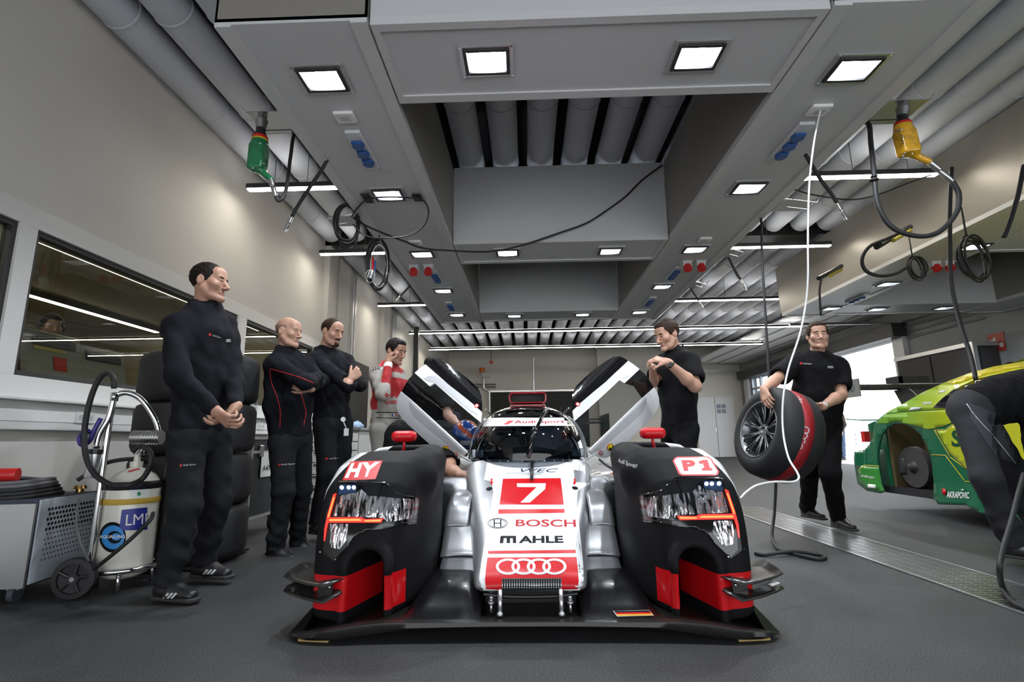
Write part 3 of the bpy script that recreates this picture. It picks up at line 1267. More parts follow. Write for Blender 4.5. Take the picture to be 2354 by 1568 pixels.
def sd_poly(px, py, pts):
    pts = np.array(pts, float)
    d = np.full(np.broadcast(px, py).shape, 1e9)
    sgn = np.ones_like(d)
    n = len(pts)
    for i in range(n):
        a, b = pts[i], pts[i - 1]
        e = b - a
        wx, wy = px - a[0], py - a[1]
        t = np.clip((wx * e[0] + wy * e[1]) / (e @ e), 0, 1)
        d = np.minimum(d, (wx - e[0] * t) ** 2 + (wy - e[1] * t) ** 2)
        c1 = py >= a[1]
        c2 = py < b[1]
        c3 = e[0] * wy > e[1] * wx
        flip = (c1 & c2 & c3) | (~c1 & ~c2 & ~c3)
        sgn = np.where(flip, -sgn, sgn)
    return (sgn * np.sqrt(d)).astype(np.float32)


def smax(a, b, k):
    h = np.maximum(k - np.abs(a - b), 0) / k
    return np.maximum(a, b) + h * h * k * 0.25


def dense(pts, n=6):
    return [tuple(p[:2]) for p in spline([(a, b, 0) for a, b in pts], n, closed=False)]


# --- front fender, modelled on the left, mirrored for the right
FR = [(-0.975, 0.02), (-0.982, 0.22), (-0.988, 0.42), (-0.982, 0.58), (-0.955, 0.70), (-0.89, 0.775), (-0.78, 0.80), (-0.64, 0.80), (-0.55, 0.785), (-0.485, 0.74), (-0.455, 0.66), (-0.45, 0.52), (-0.45, 0.3), (-0.45, 0.02)]
PL = [(-0.78, 2.28), (-0.88, 2.30), (-0.96, 2.36), (-0.99, 2.5), (-0.985, 2.8), (-0.98, 3.6), (-0.90, 3.95), (-0.66, 3.95), (-0.60, 3.6), (-0.515, 3.2), (-0.455, 2.9), (-0.475, 2.70), (-0.525, 2.54), (-0.575, 2.40), (-0.62, 2.33), (-0.70, 2.285)]
SD = [(2.29, 0.02), (2.29, 0.14), (2.30, 0.26), (2.325, 0.38), (2.37, 0.50), (2.44, 0.61), (2.55, 0.70), (2.70, 0.765), (2.9, 0.795), (3.25, 0.80), (3.5, 0.77), (3.75, 0.68), (3.95, 0.52), (3.95, 0.02)]
ff = SDF((-1.02, 2.22, 0.0), (-0.40, 4.02, 0.84), 0.0075)
gx, gy, gz = ff.ax[0][:, None, None], ff.ax[1][None, :, None], ff.ax[2][None, None, :]
d1 = sd_poly(gx[:, :, 0], gy[:, :, 0], dense(PL) + [PL[0]])[:, :, None]
d2 = sd_poly(gx[:, 0, :], gz[:, 0, :], FR)[:, None, :]
d3 = sd_poly(gy[0, :, :].reshape(-1, 1), gz[0, 0, :].reshape(1, -1), SD)[None, :, :]
ff.f = smax(smax(d1, d2, 0.09), d3, 0.10).astype(np.float32)
# inner dome and the lip round the duct arch
ff.cap((-0.545, 2.66, 0.61), (-0.62, 3.4, 0.68), 0.088, 0.085, 0.05)
DX, DY = 0.30, 1.0      # the duct runs inward going back
A0 = np.array((-0.706, 2.27, 0.0))
dv = np.array((0.14, 0.6, 0.0))
hw = 0.079
arc = []
for i in range(13):
    a = math.pi * i / 12
    arc.append((A0[0] - (hw + 0.012) * math.cos(a), 2.325 + 0.035 * math.sin(a), 0.262 + (hw + 0.012) * math.sin(a)))
arc = [(arc[0][0], 2.315, 0.05)] + arc + [(arc[-1][0], 2.345, 0.05)]
for i in range(len(arc) - 1):
    ff.cap(arc[i], arc[i + 1], 0.017, 0.017, 0.03)
# duct: slot with a round head


def duct(X_, Y_, Z_):
    xo = -0.785 + 0.26 * (Y_ - 2.29)
    xi = -0.627 + 0.03 * (Y_ - 2.29)
    c, w = (xo + xi) / 2, (xi - xo) / 2
    d = np.where(Z_ > 0.262, np.sqrt((X_ - c) ** 2 + (Z_ - 0.262) ** 2) - w, np.abs(X_ - c) - w)
    return np.maximum(d, Y_ - 2.72)


ff.op(duct, (-0.82, 2.2, -0.02), (-0.58, 2.72, 0.36), 0.014, sub=True)
# louvre opening on the crown
ff.box((-0.76, 2.88, 0.795), (0.145, 0.165, 0.10), 0.03, 0.03, sub=True)
ff.box((-0.76, 2.93, 0.72), (0.13, 0.11, 0.16), 0.02, 0.02, sub=True)
ff.box((-0.76, 3.15, 0.665), (0.125, 0.2, 0.075), 0.03, 0.02, sub=True)
fV, fQ = ff.arrays(2)


def fender_mat():
    """matt black; white outer crescent, silver sill and red leg bands as paint areas in object space"""
    m = bpy.data.materials.new('fender_livery')
    m.use_nodes = True
    nt = m.node_tree
    b = nt.nodes['Principled BSDF']
    b.inputs['Specular IOR Level'].default_value = 0.07
    N, L = nt.nodes.new, nt.links.new
    tc = N('ShaderNodeTexCoord')
    sp = N('ShaderNodeSeparateXYZ')
    L(tc.outputs['Object'], sp.inputs[0])

    def mth(op, a, b_=None):
        n = N('ShaderNodeMath')
        n.operation = op
        for i, q in enumerate((a, b_)):
            if q is None:
                continue
            if isinstance(q, (int, float)):
                n.inputs[i].default_value = q
            else:
                L(q, n.inputs[i])
        return n.outputs[0]
    x = mth('ABSOLUTE', sp.outputs[0])
    y, z = sp.outputs[1], sp.outputs[2]
    # white crescent: |x| > edge(z), above z=.42
    e = mth('SUBTRACT', 0.950, mth('MULTIPLY', mth('POWER', mth('MAXIMUM', mth('SUBTRACT', z, 0.50), 0.0), 2.0), 2.1))
    wht = mth('MULTIPLY', mth('GREATER_THAN', x, e), mth('GREATER_THAN', z, 0.535))
    slv = mth('MULTIPLY', mth('GREATER_THAN', x, 0.957), mth('LESS_THAN', z, 0.535))
    slv = mth('MULTIPLY', slv, mth('GREATER_THAN', z, 0.27))
    # red band, low on the legs
    zl = mth('ADD', 0.098, mth('MULTIPLY', mth('MAXIMUM', mth('SUBTRACT', x, 0.78), 0), 0.02))
    red = mth('MULTIPLY', mth('GREATER_THAN', z, zl), mth('LESS_THAN', z, 0.238))
    red = mth('MULTIPLY', red, mth('LESS_THAN', y, 2.60))
    red = mth('MULTIPLY', red, mth('GREATER_THAN', x, 0.558))

    def mix(f, a, c):
        n = N('ShaderNodeMixRGB')
        L(f, n.inputs[0])
        if isinstance(a, tuple):
            n.inputs[1].default_value = a
        else:
            L(a, n.inputs[1])
        n.inputs[2].default_value = c
        return n.outputs[0]
    c = mix(wht, (0.011, 0.011, 0.0125, 1), (0.8, 0.81, 0.83, 1))
    c = mix(slv, c, (0.30, 0.31, 0.33, 1))
    c = mix(red, c, (0.60, 0.008, 0.012, 1))
    L(c, b.inputs['Base Color'])
    any_ = mth('MAXIMUM', mth('MAXIMUM', wht, slv), red)
    r = mth('SUBTRACT', 0.55, mth('MULTIPLY', any_, 0.35))
    L(r, b.inputs['Roughness'])
    L(any_, b.inputs['Coat Weight'])
    return m


m_fend = fender_mat()


def mirror_np(V, Q):
    V2 = V.copy()
    V2[:, 0] *= -1
    return V2, Q[:, ::-1].copy()


fl_ = link_mesh('front_fender', np_mesh('front_fender', [(fV, fQ)]), m_fend, car, sharp=0)
V2, Q2 = mirror_np(fV, fQ)
fr_ = link_mesh('front_fender', np_mesh('front_fender', [(V2, Q2)]), m_fend, car, sharp=0)
bL, bR = bvh_of(fl_), bvh_of(fr_)
# closing floor of the louvre and inner duct stay black: tyre behind the duct
for s in (-1, 1):
    w = MB().prof((s * 0.60, 3.18, 0.36), (s * 0.93, 3.18, 0.36), [(0.2, 0), (0.31, 0.0), (0.345, 0.12), (0.35, 0.5), (0.345, 0.88), (0.31, 1), (0.2, 1)], 40)
    w.build('front_tyre', m_rubber, car)


def zz(pts, ox, oy, sc):
    return [(ox + p[0] * sc, oy + p[1] * sc) for p in pts]


# --- headlamps: glossy housing, chrome reflectors, clear lens and LED signature
def reflector_mat():
    m = bpy.data.materials.new('lamp_reflector')
    m.use_nodes = True
    nt = m.node_tree
    b = nt.nodes['Principled BSDF']
    N, L = nt.nodes.new, nt.links.new
    b.inputs['Metallic'].default_value = 1
    b.inputs['Roughness'].default_value = 0.16
    tc = N('ShaderNodeTexCoord')
    mp = N('ShaderNodeMapping')
    mp.inputs['Scale'].default_value = (60, 20, 9)
    nz = N('ShaderNodeTexNoise')
    nz.inputs['Scale'].default_value = 1.0
    nz.inputs['Detail'].default_value = 3
    nz.inputs['Distortion'].default_value = 0.5
    cr = N('ShaderNodeValToRGB')
    cr.color_ramp.elements[0].position = 0.40
    cr.color_ramp.elements[0].color = (0.03, 0.03, 0.035, 1)
    cr.color_ramp.elements[1].position = 0.54
    cr.color_ramp.elements[1].color = (0.95, 0.96, 1, 1)
    bp = N('ShaderNodeBump')
    bp.inputs['Strength'].default_value = 0.9
    bp.inputs['Distance'].default_value = 0.02
    L(tc.outputs['Object'], mp.inputs[0])
    L(mp.outputs[0], nz.inputs['Vector'])
    L(nz.outputs['Fac'], cr.inputs[0])
    L(cr.outputs[0], b.inputs['Base Color'])
    L(nz.outputs['Fac'], bp.inputs['Height'])
    L(bp.outputs[0], b.inputs['Normal'])
    return m


m_lampref = reflector_mat()
m_lens = glass('lamp_lens', (1, 1, 1), 0.98, 0.03, 0.5)
Z7 = (700, 1000, 0.20408)
HL = dict(
    housing=[(390, 520), (720, 510), (900, 520), (1080, 660), (1255, 690), (1275, 720), (1240, 1000), (1060, 1015), (880, 1060), (700, 1085), (560, 1150), (500, 1250), (450, 1300), (330, 1420), (215, 1330), (232, 1180), (250, 900), (300, 700)],
    main=[(385, 690), (600, 650), (640, 610), (720, 690), (880, 700), (1000, 715), (1225, 725), (1210, 870), (1190, 940), (930, 985), (890, 935), (335, 915)],
    low=[(300, 1005), (495, 1005), (510, 1120), (440, 1235), (400, 1285), (300, 1265), (285, 1130)],
    led=[(395, 570), (590, 565), (585, 650), (385, 685)],
    v=[(330, 680), (368, 660), (300, 910), (262, 1060), (240, 1200), (228, 1190), (235, 1060), (268, 900)],
    h1=[(262, 930), (640, 930), (690, 950), (890, 942), (862, 990), (700, 990), (262, 990)])


def headlamp(bv, flip, lab):
    base = decal('headlamp', poly_faces([zz(HL['housing'], *Z7)]), bL, M('lamp_housing', (0.005, 0.005, 0.006), 0.1, coat=0.25, spec=0.3), car, off=0.004, cell=8, flipx=flip, thick=0.002, label=lab)
    for nm in ('main', 'low'):
        decal('reflector', poly_faces([zz(HL[nm], *Z7)]), bL, m_lampref, base, off=0.008, cell=8, flipx=flip)
    decal('led_panel', poly_faces([zz(HL['led'], *Z7)]), bL, M('led_panel_blue', (0.01, 0.035, 0.10), 0.2, coat=1), base, off=0.010, cell=8, flipx=flip)
    for cx in (425, 502, 560):
        decal('led_dot', poly_faces([zz(ellipse((cx, 600), 22, 22, 14), *Z7)]), bL, emis('led_white', (0.8, 0.9, 1), 4), base, off=0.013, cell=20, flipx=flip)
    decal('light_strip', poly_faces([zz(HL['v'], *Z7)]), bL, m_lred, base, off=0.012, cell=8, flipx=flip)
    decal('light_strip', poly_faces([zz(HL['h1'], *Z7)]), bL, m_lred, base, off=0.012, cell=8, flipx=flip)
    decal('light_core', poly_faces([zz([(292, 952), (625, 950), (650, 964), (650, 970), (292, 972)], *Z7)]), bL, m_lora, base, off=0.014, cell=8, flipx=flip)
    decal('light_core', poly_faces([zz([(680, 965), (870, 955), (855, 975), (680, 980)], *Z7)]), bL, m_lora, base, off=0.014, cell=8, flipx=flip)
    decal('light_core', poly_faces([zz([(335, 710), (350, 710), (285, 930), (270, 930)], *Z7)]), bL, m_lora, base, off=0.014, cell=8, flipx=flip)
    lens = decal('lens', poly_faces([zz([(p[0], p[1]) for p in HL['housing']], *Z7)]), bL, m_lens, base, off=0.018, cell=8, flipx=flip)
    for c in ((1262, 712), (1205, 962), (1060, 1008), (350, 1400), (182, 1318), (605, 1078)):
        decal('bolt', poly_faces([zz(ellipse(c, 9, 9, 10), *Z7)]), bL, m_chrome, base, off=0.006, cell=30, flipx=flip)


headlamp(bL, False, 'left headlamp with glowing red and orange light strip')
headlamp(bL, True, 'right headlamp with glowing red and orange light strip')
# HY and P1 panels
hy = decal('class_panel', poly_faces([zz([(515, 300), (880, 290), (800, 498), (425, 518)], *Z7)]), bL, m_cred, car, off=0.0015, cell=8)
decal('lettering', txt('H', zz([(450, 490), (600, 480), (655, 315), (530, 320)], *Z7), 0.05), bL, m_cwhite, hy, off=0.003, cell=6)
decal('lettering', txt('Y', zz([(640, 480), (745, 474), (855, 305), (650, 312)], *Z7), 0.05), bL, m_cwhite, hy, off=0.003, cell=6)
p1 = decal('class_panel', poly_faces([[(1550, 1054), (1556, 1050), (1628, 1050), (1636, 1056), (1653, 1084), (1651, 1091), (1644, 1094), (1568, 1094), (1560, 1090), (1546, 1060)]]), bR, m_cred, car, off=0.0015, cell=8)
decal('panel_face', poly_faces([[(1552, 1056), (1558, 1053), (1627, 1053), (1633, 1057), (1649, 1084), (1647, 1089), (1642, 1091), (1570, 1091), (1564, 1088), (1550, 1061)]]), bR, m_cwhite, p1, off=0.0025, cell=8)
decal('lettering', txt('P', [(1572, 1083), (1600, 1082), (1597, 1058), (1566, 1059)], 0.05), bR, m_cred, p1, off=0.004, cell=6)
decal('lettering', poly_faces([[(1606, 1062), (1617, 1058), (1626, 1058), (1632, 1077), (1637, 1077), (1638, 1082), (1614, 1082), (1613, 1077), (1619, 1077), (1616, 1066), (1608, 1067)]]), bR, m_cred, p1, off=0.004, cell=6)
decal('lettering', txt('Audi Sport#7', [(1420, 1066), (1464, 1080), (1466, 1069), (1422, 1052)], 0.01), bR, M('decal_grey', (0.45, 0.45, 0.45), 0.5), car, off=0.002, cell=8)

# --- splitter
XS = [0, 0.12, 0.25, 0.42, 0.58, 0.70, 0.80, 0.88, 0.94, 1.0]
LEY = [2.245, 2.245, 2.243, 2.24, 2.235, 2.225, 2.215, 2.22, 2.235, 2.275]
LZT = [0.077, 0.077, 0.077, 0.077, 0.078, 0.072, 0.060, 0.050, 0.040, 0.026]
LZB = [0.047, 0.047, 0.046, 0.043, 0.037, 0.024, 0.015, 0.012, 0.012, 0.018]


def splitter():
    mb = MB()
    xs = [-x for x in XS[:0:-1]] + XS
    id_ = list(range(len(XS) - 1, 0, -1)) + list(range(len(XS)))
    def row(fn):
        return [Vector(fn(xs[i], id_[i])) for i in range(len(xs))]
    rows = [row(lambda x, i: (x, 2.95, LZB[i] * 0.6 + 0.01)),
            row(lambda x, i: (x, LEY[i] + 0.06, LZB[i])),
            row(lambda x, i: (x, LEY[i] + 0.012, LZB[i] + 0.001)),
            row(lambda x, i: (x, LEY[i], (LZB[i] * 0.6 + LZT[i] * 0.4))),
            row(lambda x, i: (x, LEY[i] + 0.004, LZT[i] - 0.004)),
            row(lambda x, i: (x, LEY[i] + 0.018, LZT[i])),
            row(lambda x, i: (x, LEY[i] + 0.05, LZT[i] - 0.003)),
            row(lambda x, i: (x, LEY[i] + 0.16, LZT[i] - 0.012 - (0.01 if abs(x) > .9 else 0))),
            row(lambda x, i: (x, 2.62, 0.058)),
            row(lambda x, i: (x, 2.95, 0.055))]
    # each section becomes a short span, refined across the width
    fine = []
    for r in rows:
        fine.append(spline(r, 4))
    return mb.grid(fine)


sp = splitter().build('splitter', m_carbon, car, sharp=50, fix=True)
# gold wear strips under the tips
for s in (-1, 1):
    MB().prism([(s * 0.82, 2.235, 0.004), (s * 0.95, 2.25, 0.004), (s * 0.95, 2.36, 0.004), (s * 0.82, 2.36, 0.004)], (0, 0, 0.009)).build('skid_strip', M('skid_gold', (0.35, 0.25, 0.09), 0.5), car)
# upswept tip plates
for s in (-1, 1):
    mb = MB()
    a = [(s * 0.93, 2.25, 0.045), (s * 1.0, 2.28, 0.026), (s * 0.995, 2.6, 0.03), (s * 0.95, 2.62, 0.12), (s * 0.935, 2.42, 0.115)]
    mb.add([Vector(p) for p in a] + [Vector(p) - Vector((0, 0, 0.012)) for p in a], [(0, 1, 2, 3, 4), (9, 8, 7, 6, 5), (0, 5, 6, 1), (1, 6, 7, 2), (2, 7, 8, 3), (3, 8, 9, 4), (4, 9, 5, 0)])
    mb.build('tip_plate', m_carbon, car)
# glossy humps of the front wing between legs and nose
for s in (-1, 1):
    prof = [(2.29, 0.074), (2.33, 0.086), (2.37, 0.105), (2.42, 0.135), (2.48, 0.155), (2.56, 0.166), (2.66, 0.17), (2.8, 0.17)]
    rows = []
    for y, z in prof:
        r = []
        for j in range(9):
            t = j / 8
            x = 0.21 + t * 0.33
            zz_ = 0.072 + (z - 0.072) * (math.sin(min(1, t * 3) * math.pi / 2) * 0.35 + 0.65) * (1 - max(0, (t - 0.72) / 0.28) ** 2)
            r.append(Vector((s * x, y, zz_)))
        rows.append(r)
    MB().grid(rows).build('wing_hump', M('hump_black', (0.006, 0.006, 0.007), 0.24, coat=0.15, spec=0.35), car, sharp=0)
MB().box((-0.21, 2.55, 0.06), (0.21, 2.6, 0.2)).build('centre_bulkhead', m_int, car)
MB().tube(spline([(-0.2, 2.36, 0.15), (-0.1, 2.35, 0.143), (0, 2.35, 0.141), (0.1, 2.35, 0.143), (0.2, 2.36, 0.15)], 6), 0.008).build('inner_flap', m_carbon, car)
bFL = bvh_of([sp] + [o for o in car.children if o.name.startswith('wing_hump')])
fg = decal('flag_sticker', rect([(1419, 1418), (1503, 1416), (1492, 1403), (1409, 1405)]), bFL, m_cwhite, car, off=0.002, cell=8)
if fg:
    bs = bFL
    for k, mm in enumerate((m_ink, m_cred, M('flag_gold', (0.75, 0.42, 0.03), 0.4))):
        a, b = k / 3, (k + 1) / 3
        q = lambda t: ((1411 + t * 9, 1405.5 + t * 11.5), (1492 + t * 9, 1404 + t * 11.5))
        p, r = q(a), q(b)
        decal('flag_stripe', rect([r[0], r[1], p[1], p[0]]), bs, mm, fg, off=0.0032, cell=8)

# --- silver scroll fairings beside the nose
SA = [(3.45, 0.496), (3.32, 0.497), (3.21, 0.492), (3.11, 0.470), (3.03, 0.435), (2.985, 0.385), (2.955, 0.344), (2.965, 0.338)]
SB = [(3.06, 0.37), (3.0, 0.352), (2.93, 0.318), (2.87, 0.278), (2.825, 0.242), (2.795, 0.222), (2.805, 0.215)]
SCp = [(2.95, 0.235), (2.86, 0.222), (2.78, 0.198), (2.70, 0.165), (2.66, 0.147), (2.665, 0.139)]
for s in (-1, 1):
    for nm, pr, x0, x1 in (('A', SA, 0.335, 0.468), ('B', SB, 0.24, 0.462), ('C', SCp, 0.22, 0.452)):
        P = spline([(0, a, b) for a, b in pr], 5)
        rows = []
        for i, p in enumerate(P):
            t = i / (len(P) - 1)
            xo = x1 + (0.0 if nm == 'C' else 0.0) - (0.03 * (1 - t) ** 2 if nm == 'A' else 0)
            r = []
            for j in range(7):
                u = j / 6
                dz = -0.012 * (2 * u - 1) ** 2 * t
                r.append(Vector((s * (x0 + (xo - x0) * u), p.y, p.z + dz)))
            rows.append(r)
        MB().grid(rows).build('suspension_fairing', m_silver, car, sharp=0, solid=0.006)
    # dark inner panel closing the gap to the fender
    MB().box((s * 0.474 - 0.003, 3.05, 0.08), (s * 0.474 + 0.003, 3.6, 0.42)).build('inner_panel', m_int, car)

# --- nose and tub
ST = [(2.335, 0.178, 0.205, 0.185), (2.345, 0.165, 0.232, 0.205), (2.37, 0.160, 0.243, 0.232), (2.42, 0.157, 0.250, 0.256), (2.55, 0.155, 0.266, 0.299),
      (2.8, 0.15, 0.297, 0.378), (3.05, 0.14, 0.343, 0.470), (3.3, 0.13, 0.388, 0.588), (3.46, 0.12, 0.41, 0.668), (3.62, 0.12, 0.425, 0.70), (4.9, 0.12, 0.44, 0.66)]


def nose_ring(y, zb, w, zt):
    h = zt - zb
    r = min(0.075, h * 0.45)
    pts = []
    # bottom -> side -> rounded shoulder -> slightly crowned top
    side = []
    side.append((w * 0.90, zb))
    side.append((w * 0.985, zb + min(0.03, h * 0.2)))
    side.append((w, zb + h * 0.35))
    side.append((w, zt - r * 1.15))
    for i in range(1, 7):
        a = (i / 6) * math.radians(76)
        side.append((w - r * 1.25 * (1 - math.cos(a)), zt - r * 1.15 + r * math.sin(a)))
    x1, z1 = side[-1]
    for i in range(1, 6):
        t = i / 6
        side.append((x1 * (1 - t), z1 + (zt + 0.004 - z1) * (1 - (1 - t) ** 2)))
    full = [(-x, z) for x, z in side] + [(0, zt + 0.004)] + [(x, z) for x, z in side[::-1]]
    return [Vector((x, y, z)) for x, z in full]


def interp_st(y):
    a = np.array(ST)
    return [float(np.interp(y, a[:, 0], a[:, k])) for k in (1, 2, 3)]


ysn = [2.335, 2.338, 2.345, 2.355, 2.37, 2.39, 2.42, 2.48, 2.55, 2.65, 2.8, 2.95, 3.05, 3.18, 3.3, 3.4, 3.46, 3.5]
sm = [Vector(s[:3]) for s in ST]
nr = [nose_ring(y, *interp_st(y)) for y in ysn]
nose = MB().ring(nr, True, True).build('nose', m_silver, car, sharp=60)
MB().ring([nose_ring(y, z, w, h) for y, z, w, h in ((3.505, 0.12, 0.405, 0.655), (4.0, 0.12, 0.42, 0.60), (4.9, 0.12, 0.43, 0.60))], True, True).build('survival_cell', m_int, car)
bN = bvh_of(nose)
Z1 = (980, 1040, 0.26786)


def nd(name, pts, mat, off=0.0012, cell=10, parent=None, holes=None):
    p = zz(pts, *Z1)
    return decal(name, poly_faces([(p, [zz(h, *Z1) for h in holes])] if holes else [p]), bN, mat, parent or car, off=off, cell=cell)


wp = nd('white_panel', [(525, 66), (900, 62), (1400, 62), (1425, 150), (1405, 270), (1300, 330), (1290, 455), (1320, 700), (1345, 960), (1350, 1090), (1315, 1185), (490, 1185), (455, 1100), (470, 960), (505, 740), (540, 560), (575, 340), (560, 250), (495, 235)], m_cwhite, 0.001, 8)
nd('grey_patch', [(1265, 150), (1345, 163), (1400, 262), (1275, 255)], m_sgrey, 0.002, 8)
np7 = nd('number_panel', [(629, 449), (1180, 450), (1152, 222), (658, 228)], m_cred, 0.002, 10)
nd('number_seven', [(776, 268), (1026, 268), (1020, 318), (888, 434), (806, 434), (946, 300), (780, 300)], m_cwhite, 0.003, 10, np7)
nd('red_stripe', [(620, 490), (1185, 488), (1187, 520), (617, 528)], m_cred, 0.002, 10)
nd('red_stripe', [(530, 848), (1280, 838), (1280, 866), (530, 872)], m_cred, 0.002, 10)
decal('lettering', txt('BOSCH', zz([(766, 636), (1285, 642), (1280, 578), (770, 578)], *Z1), 0.018), bN, m_dred, wp, off=0.002, cell=10)
nd('lettering', [(630, 782), (636, 730), (642, 718), (770, 718), (772, 780), (744, 780), (742, 738), (720, 738), (718, 780), (690, 780), (690, 738), (665, 738), (660, 781)], m_ink, 0.002, 10, wp)
decal('lettering', txt('AHLE', zz([(792, 781), (1178, 778), (1172, 718), (796, 718)], *Z1), 0.035), bN, m_ink, wp, off=0.002, cell=10)
for rx, ry, w_ in ((85, 45, 5), (68, 37, 3)):
    nd('emblem_ring', ellipse((612, 610), rx, ry, 36), m_ink, 0.002, 12, wp, holes=[ellipse((612, 610), rx - w_, ry - w_, 36)])
nd('emblem_bar', [(578, 580), (588, 577), (588, 642), (578, 640)], m_ink, 0.002, 12, wp)
nd('emblem_bar', [(634, 577), (644, 580), (644, 640), (634, 642)], m_ink, 0.002, 12, wp)
nd('emblem_bar', [(588, 606), (634, 606), (634, 613), (588, 613)], m_ink, 0.002, 12, wp)
rp = nd('nose_panel', [(525, 905), (1288, 900), (1300, 1000), (1308, 1100), (1300, 1172), (1158, 1176), (1156, 1080), (650, 1083), (645, 1178), (512, 1172), (504, 1100), (512, 1000)], m_cred, 0.002, 8)
rings = []
for cx in (701.5, 834, 966.5, 1099):
    rings.append((zz(ellipse((cx, 983), 104, 69, 48), *Z1), [zz(ellipse((cx, 983), 80, 50, 48), *Z1)]))
for r_ in rings:
    decal('emblem_ring', poly_faces([r_]), bN, m_cwhite, rp, off=0.0032 + 0.0002 * rings.index(r_), cell=10)
m_navy = M('ink_navy', (0.015, 0.025, 0.06), 0.3)
wv = txt('WEC', zz([(780, 172), (1105, 172), (1135, 140), (810, 142)], *Z1), 0.0)
decal('lettering', wv, bN, m_navy, wp, off=0.002, cell=10)
decal('lettering', txt('FIA WORLD ENDURANCE', zz([(690, 184), (1000, 184), (1000, 175), (692, 176)], *Z1)), bN, M('ink_grey', (0.25, 0.26, 0.25), 0.4), wp, off=0.002, cell=20)
decal('lettering', txt('CHAMPIONSHIP', zz([(800, 194), (985, 194), (985, 186), (800, 186)], *Z1)), bN, M('ink_grey', (0.25, 0.26, 0.25), 0.4), wp, off=0.002, cell=20)
for c, sx in ((560, -1), (1272, 1)):
    nd('arrow_mark', [(c - 6, 226), (c + 8, 226), (c + 6, 256), (c + 18, 254), (c - 2, 284), (c - 16, 258), (c - 6, 258)], m_cred, 0.003, 20)
for c in ((540, 314), (1276, 308)):
    nd('intake_hole', ellipse(c, 27, 14, 20, rot=-0.2 if c[0] < 900 else 0.2), m_ink, 0.003, 12)
# grille: black patch paints the shade of the recess, crossing wires over it
gr = nd('grille', [(650, 1083), (1156, 1080), (1158, 1182), (645, 1186)], m_ink, 0.0022, 8)
for i in range(25):
    x = 650 + i * 21
    nd('grille_wire', [(x, 1083), (x + 5, 1083), (x + 5, 1183), (x, 1183)], m_steel, 0.004, 10, gr)
for i in range(6):
    y = 1086 + i * 18
    nd('grille_wire', [(650, y), (1156, y), (1156, y + 4), (650, y + 4)], m_steel, 0.0046, 10, gr)
# support struts
for s in (-1, 1):
    MB().cyl((s * 0.128, 2.33, 0.175), (s * 0.128, 2.30, 0.085), 0.0095, n=16).ell((s * 0.128, 2.298, 0.088), (0.014, 0.014, 0.01)).build('support_strut', m_alu, car, sharp=0)
    MB().cyl((s * 0.168, 2.37, 0.16), (s * 0.168, 2.355, 0.12), 0.0105, n=16).ell((s * 0.168, 2.352, 0.118), (0.016, 0.016, 0.009)).cyl((s * 0.168, 2.352, 0.12), (s * 0.168, 2.345, 0.08), 0.0065, n=12).build('support_strut', m_alu, car, sharp=0)

# --- dive planes
m_dive = M('dive_carbon', (0.02, 0.019, 0.018), 0.3, coat=0.3)
ZD = (640, 1080, 0.26786)
BLADES = ([(555, 935, 2.30), (470, 975, 2.27), (385, 1010, 2.25), (230, 985, 2.29), (100, 945, 2.34), (45, 915, 2.38), (75, 880, 2.44), (200, 800, 2.58), (320, 800, 2.62), (420, 860, 2.47)],
          [(545, 1055, 2.29), (470, 1100, 2.26), (385, 1148, 2.235), (230, 1115, 2.27), (100, 1070, 2.32), (42, 1040, 2.36), (70, 1000, 2.42), (140, 965, 2.48), (385, 1000, 2.42), (500, 960, 2.34)])
for s in (-1, 1):
    for bl in BLADES:
        P = []
        for a_, b_, y_ in bl:
            q = Y(ZD[0] + a_ * ZD[2], ZD[1] + b_ * ZD[2], y_)
            P.append(Vector((-s * q.x, q.y, q.z)))
        c_ = sum(P, Vector()) / len(P) - Vector((0, 0, 0.008))
        mb = MB()
        n_ = len(P)
        mid = [p.lerp(c_, 0.5) - Vector((0, 0, 0.003)) for p in P]
        mb.add(P + mid + [c_], [(i, (i + 1) % n_, n_ + (i + 1) % n_, n_ + i) for i in range(n_)] + [(n_ + i, n_ + (i + 1) % n_, 2 * n_) for i in range(n_)])
        mb.build('dive_plane', m_dive, car, sharp=0, solid=0.005)
    MB().prism([(s * 0.83, 2.296, 0.235), (s * 0.90, 2.305, 0.19), (s * 0.895, 2.305, 0.135), (s * 0.835, 2.294, 0.165)], (0, -0.006, 0)).build('dive_bracket', m_dive, car)
    MB().ell((s * 0.845, 2.286, 0.20), (0.006, 0.004, 0.006)).build('dive_bolt', m_chrome, car, sharp=0)

# --- canopy
CC = Vector((0, 4.06, 0.648))


def canopy_pt(az, el, g=0.0):
    """az 0 = straight ahead (towards -y); el 0 = base, 90 = top"""
    ca, sa, ce, se = math.cos(az), math.sin(az), math.cos(el), math.sin(el)
    n = 2.35
    ax_, b_, c_ = 0.437 + g, (0.70 if ca > 0 else 1.5) + g, 0.405 + g
    d = (abs(sa * ce) / ax_) ** n + (abs(ca * ce) / b_) ** n + (se / c_) ** n
    r = d ** (-1 / n)
    return CC + Vector((sa * ce * r, -ca * ce * r, se * r))


def canopy_part(name, az0, az1, el0, el1, mat, na=48, ne=20, g=0.0, solid=0.0, keep=None):
    rows = []
    for i in range(ne + 1):
        el = el0 + (el1 - el0) * i / ne
        rows.append([canopy_pt(az0 + (az1 - az0) * j / na, el, g) for j in range(na + 1)])
    return MB().grid(rows).build(name, mat, car, sharp=0, solid=solid)


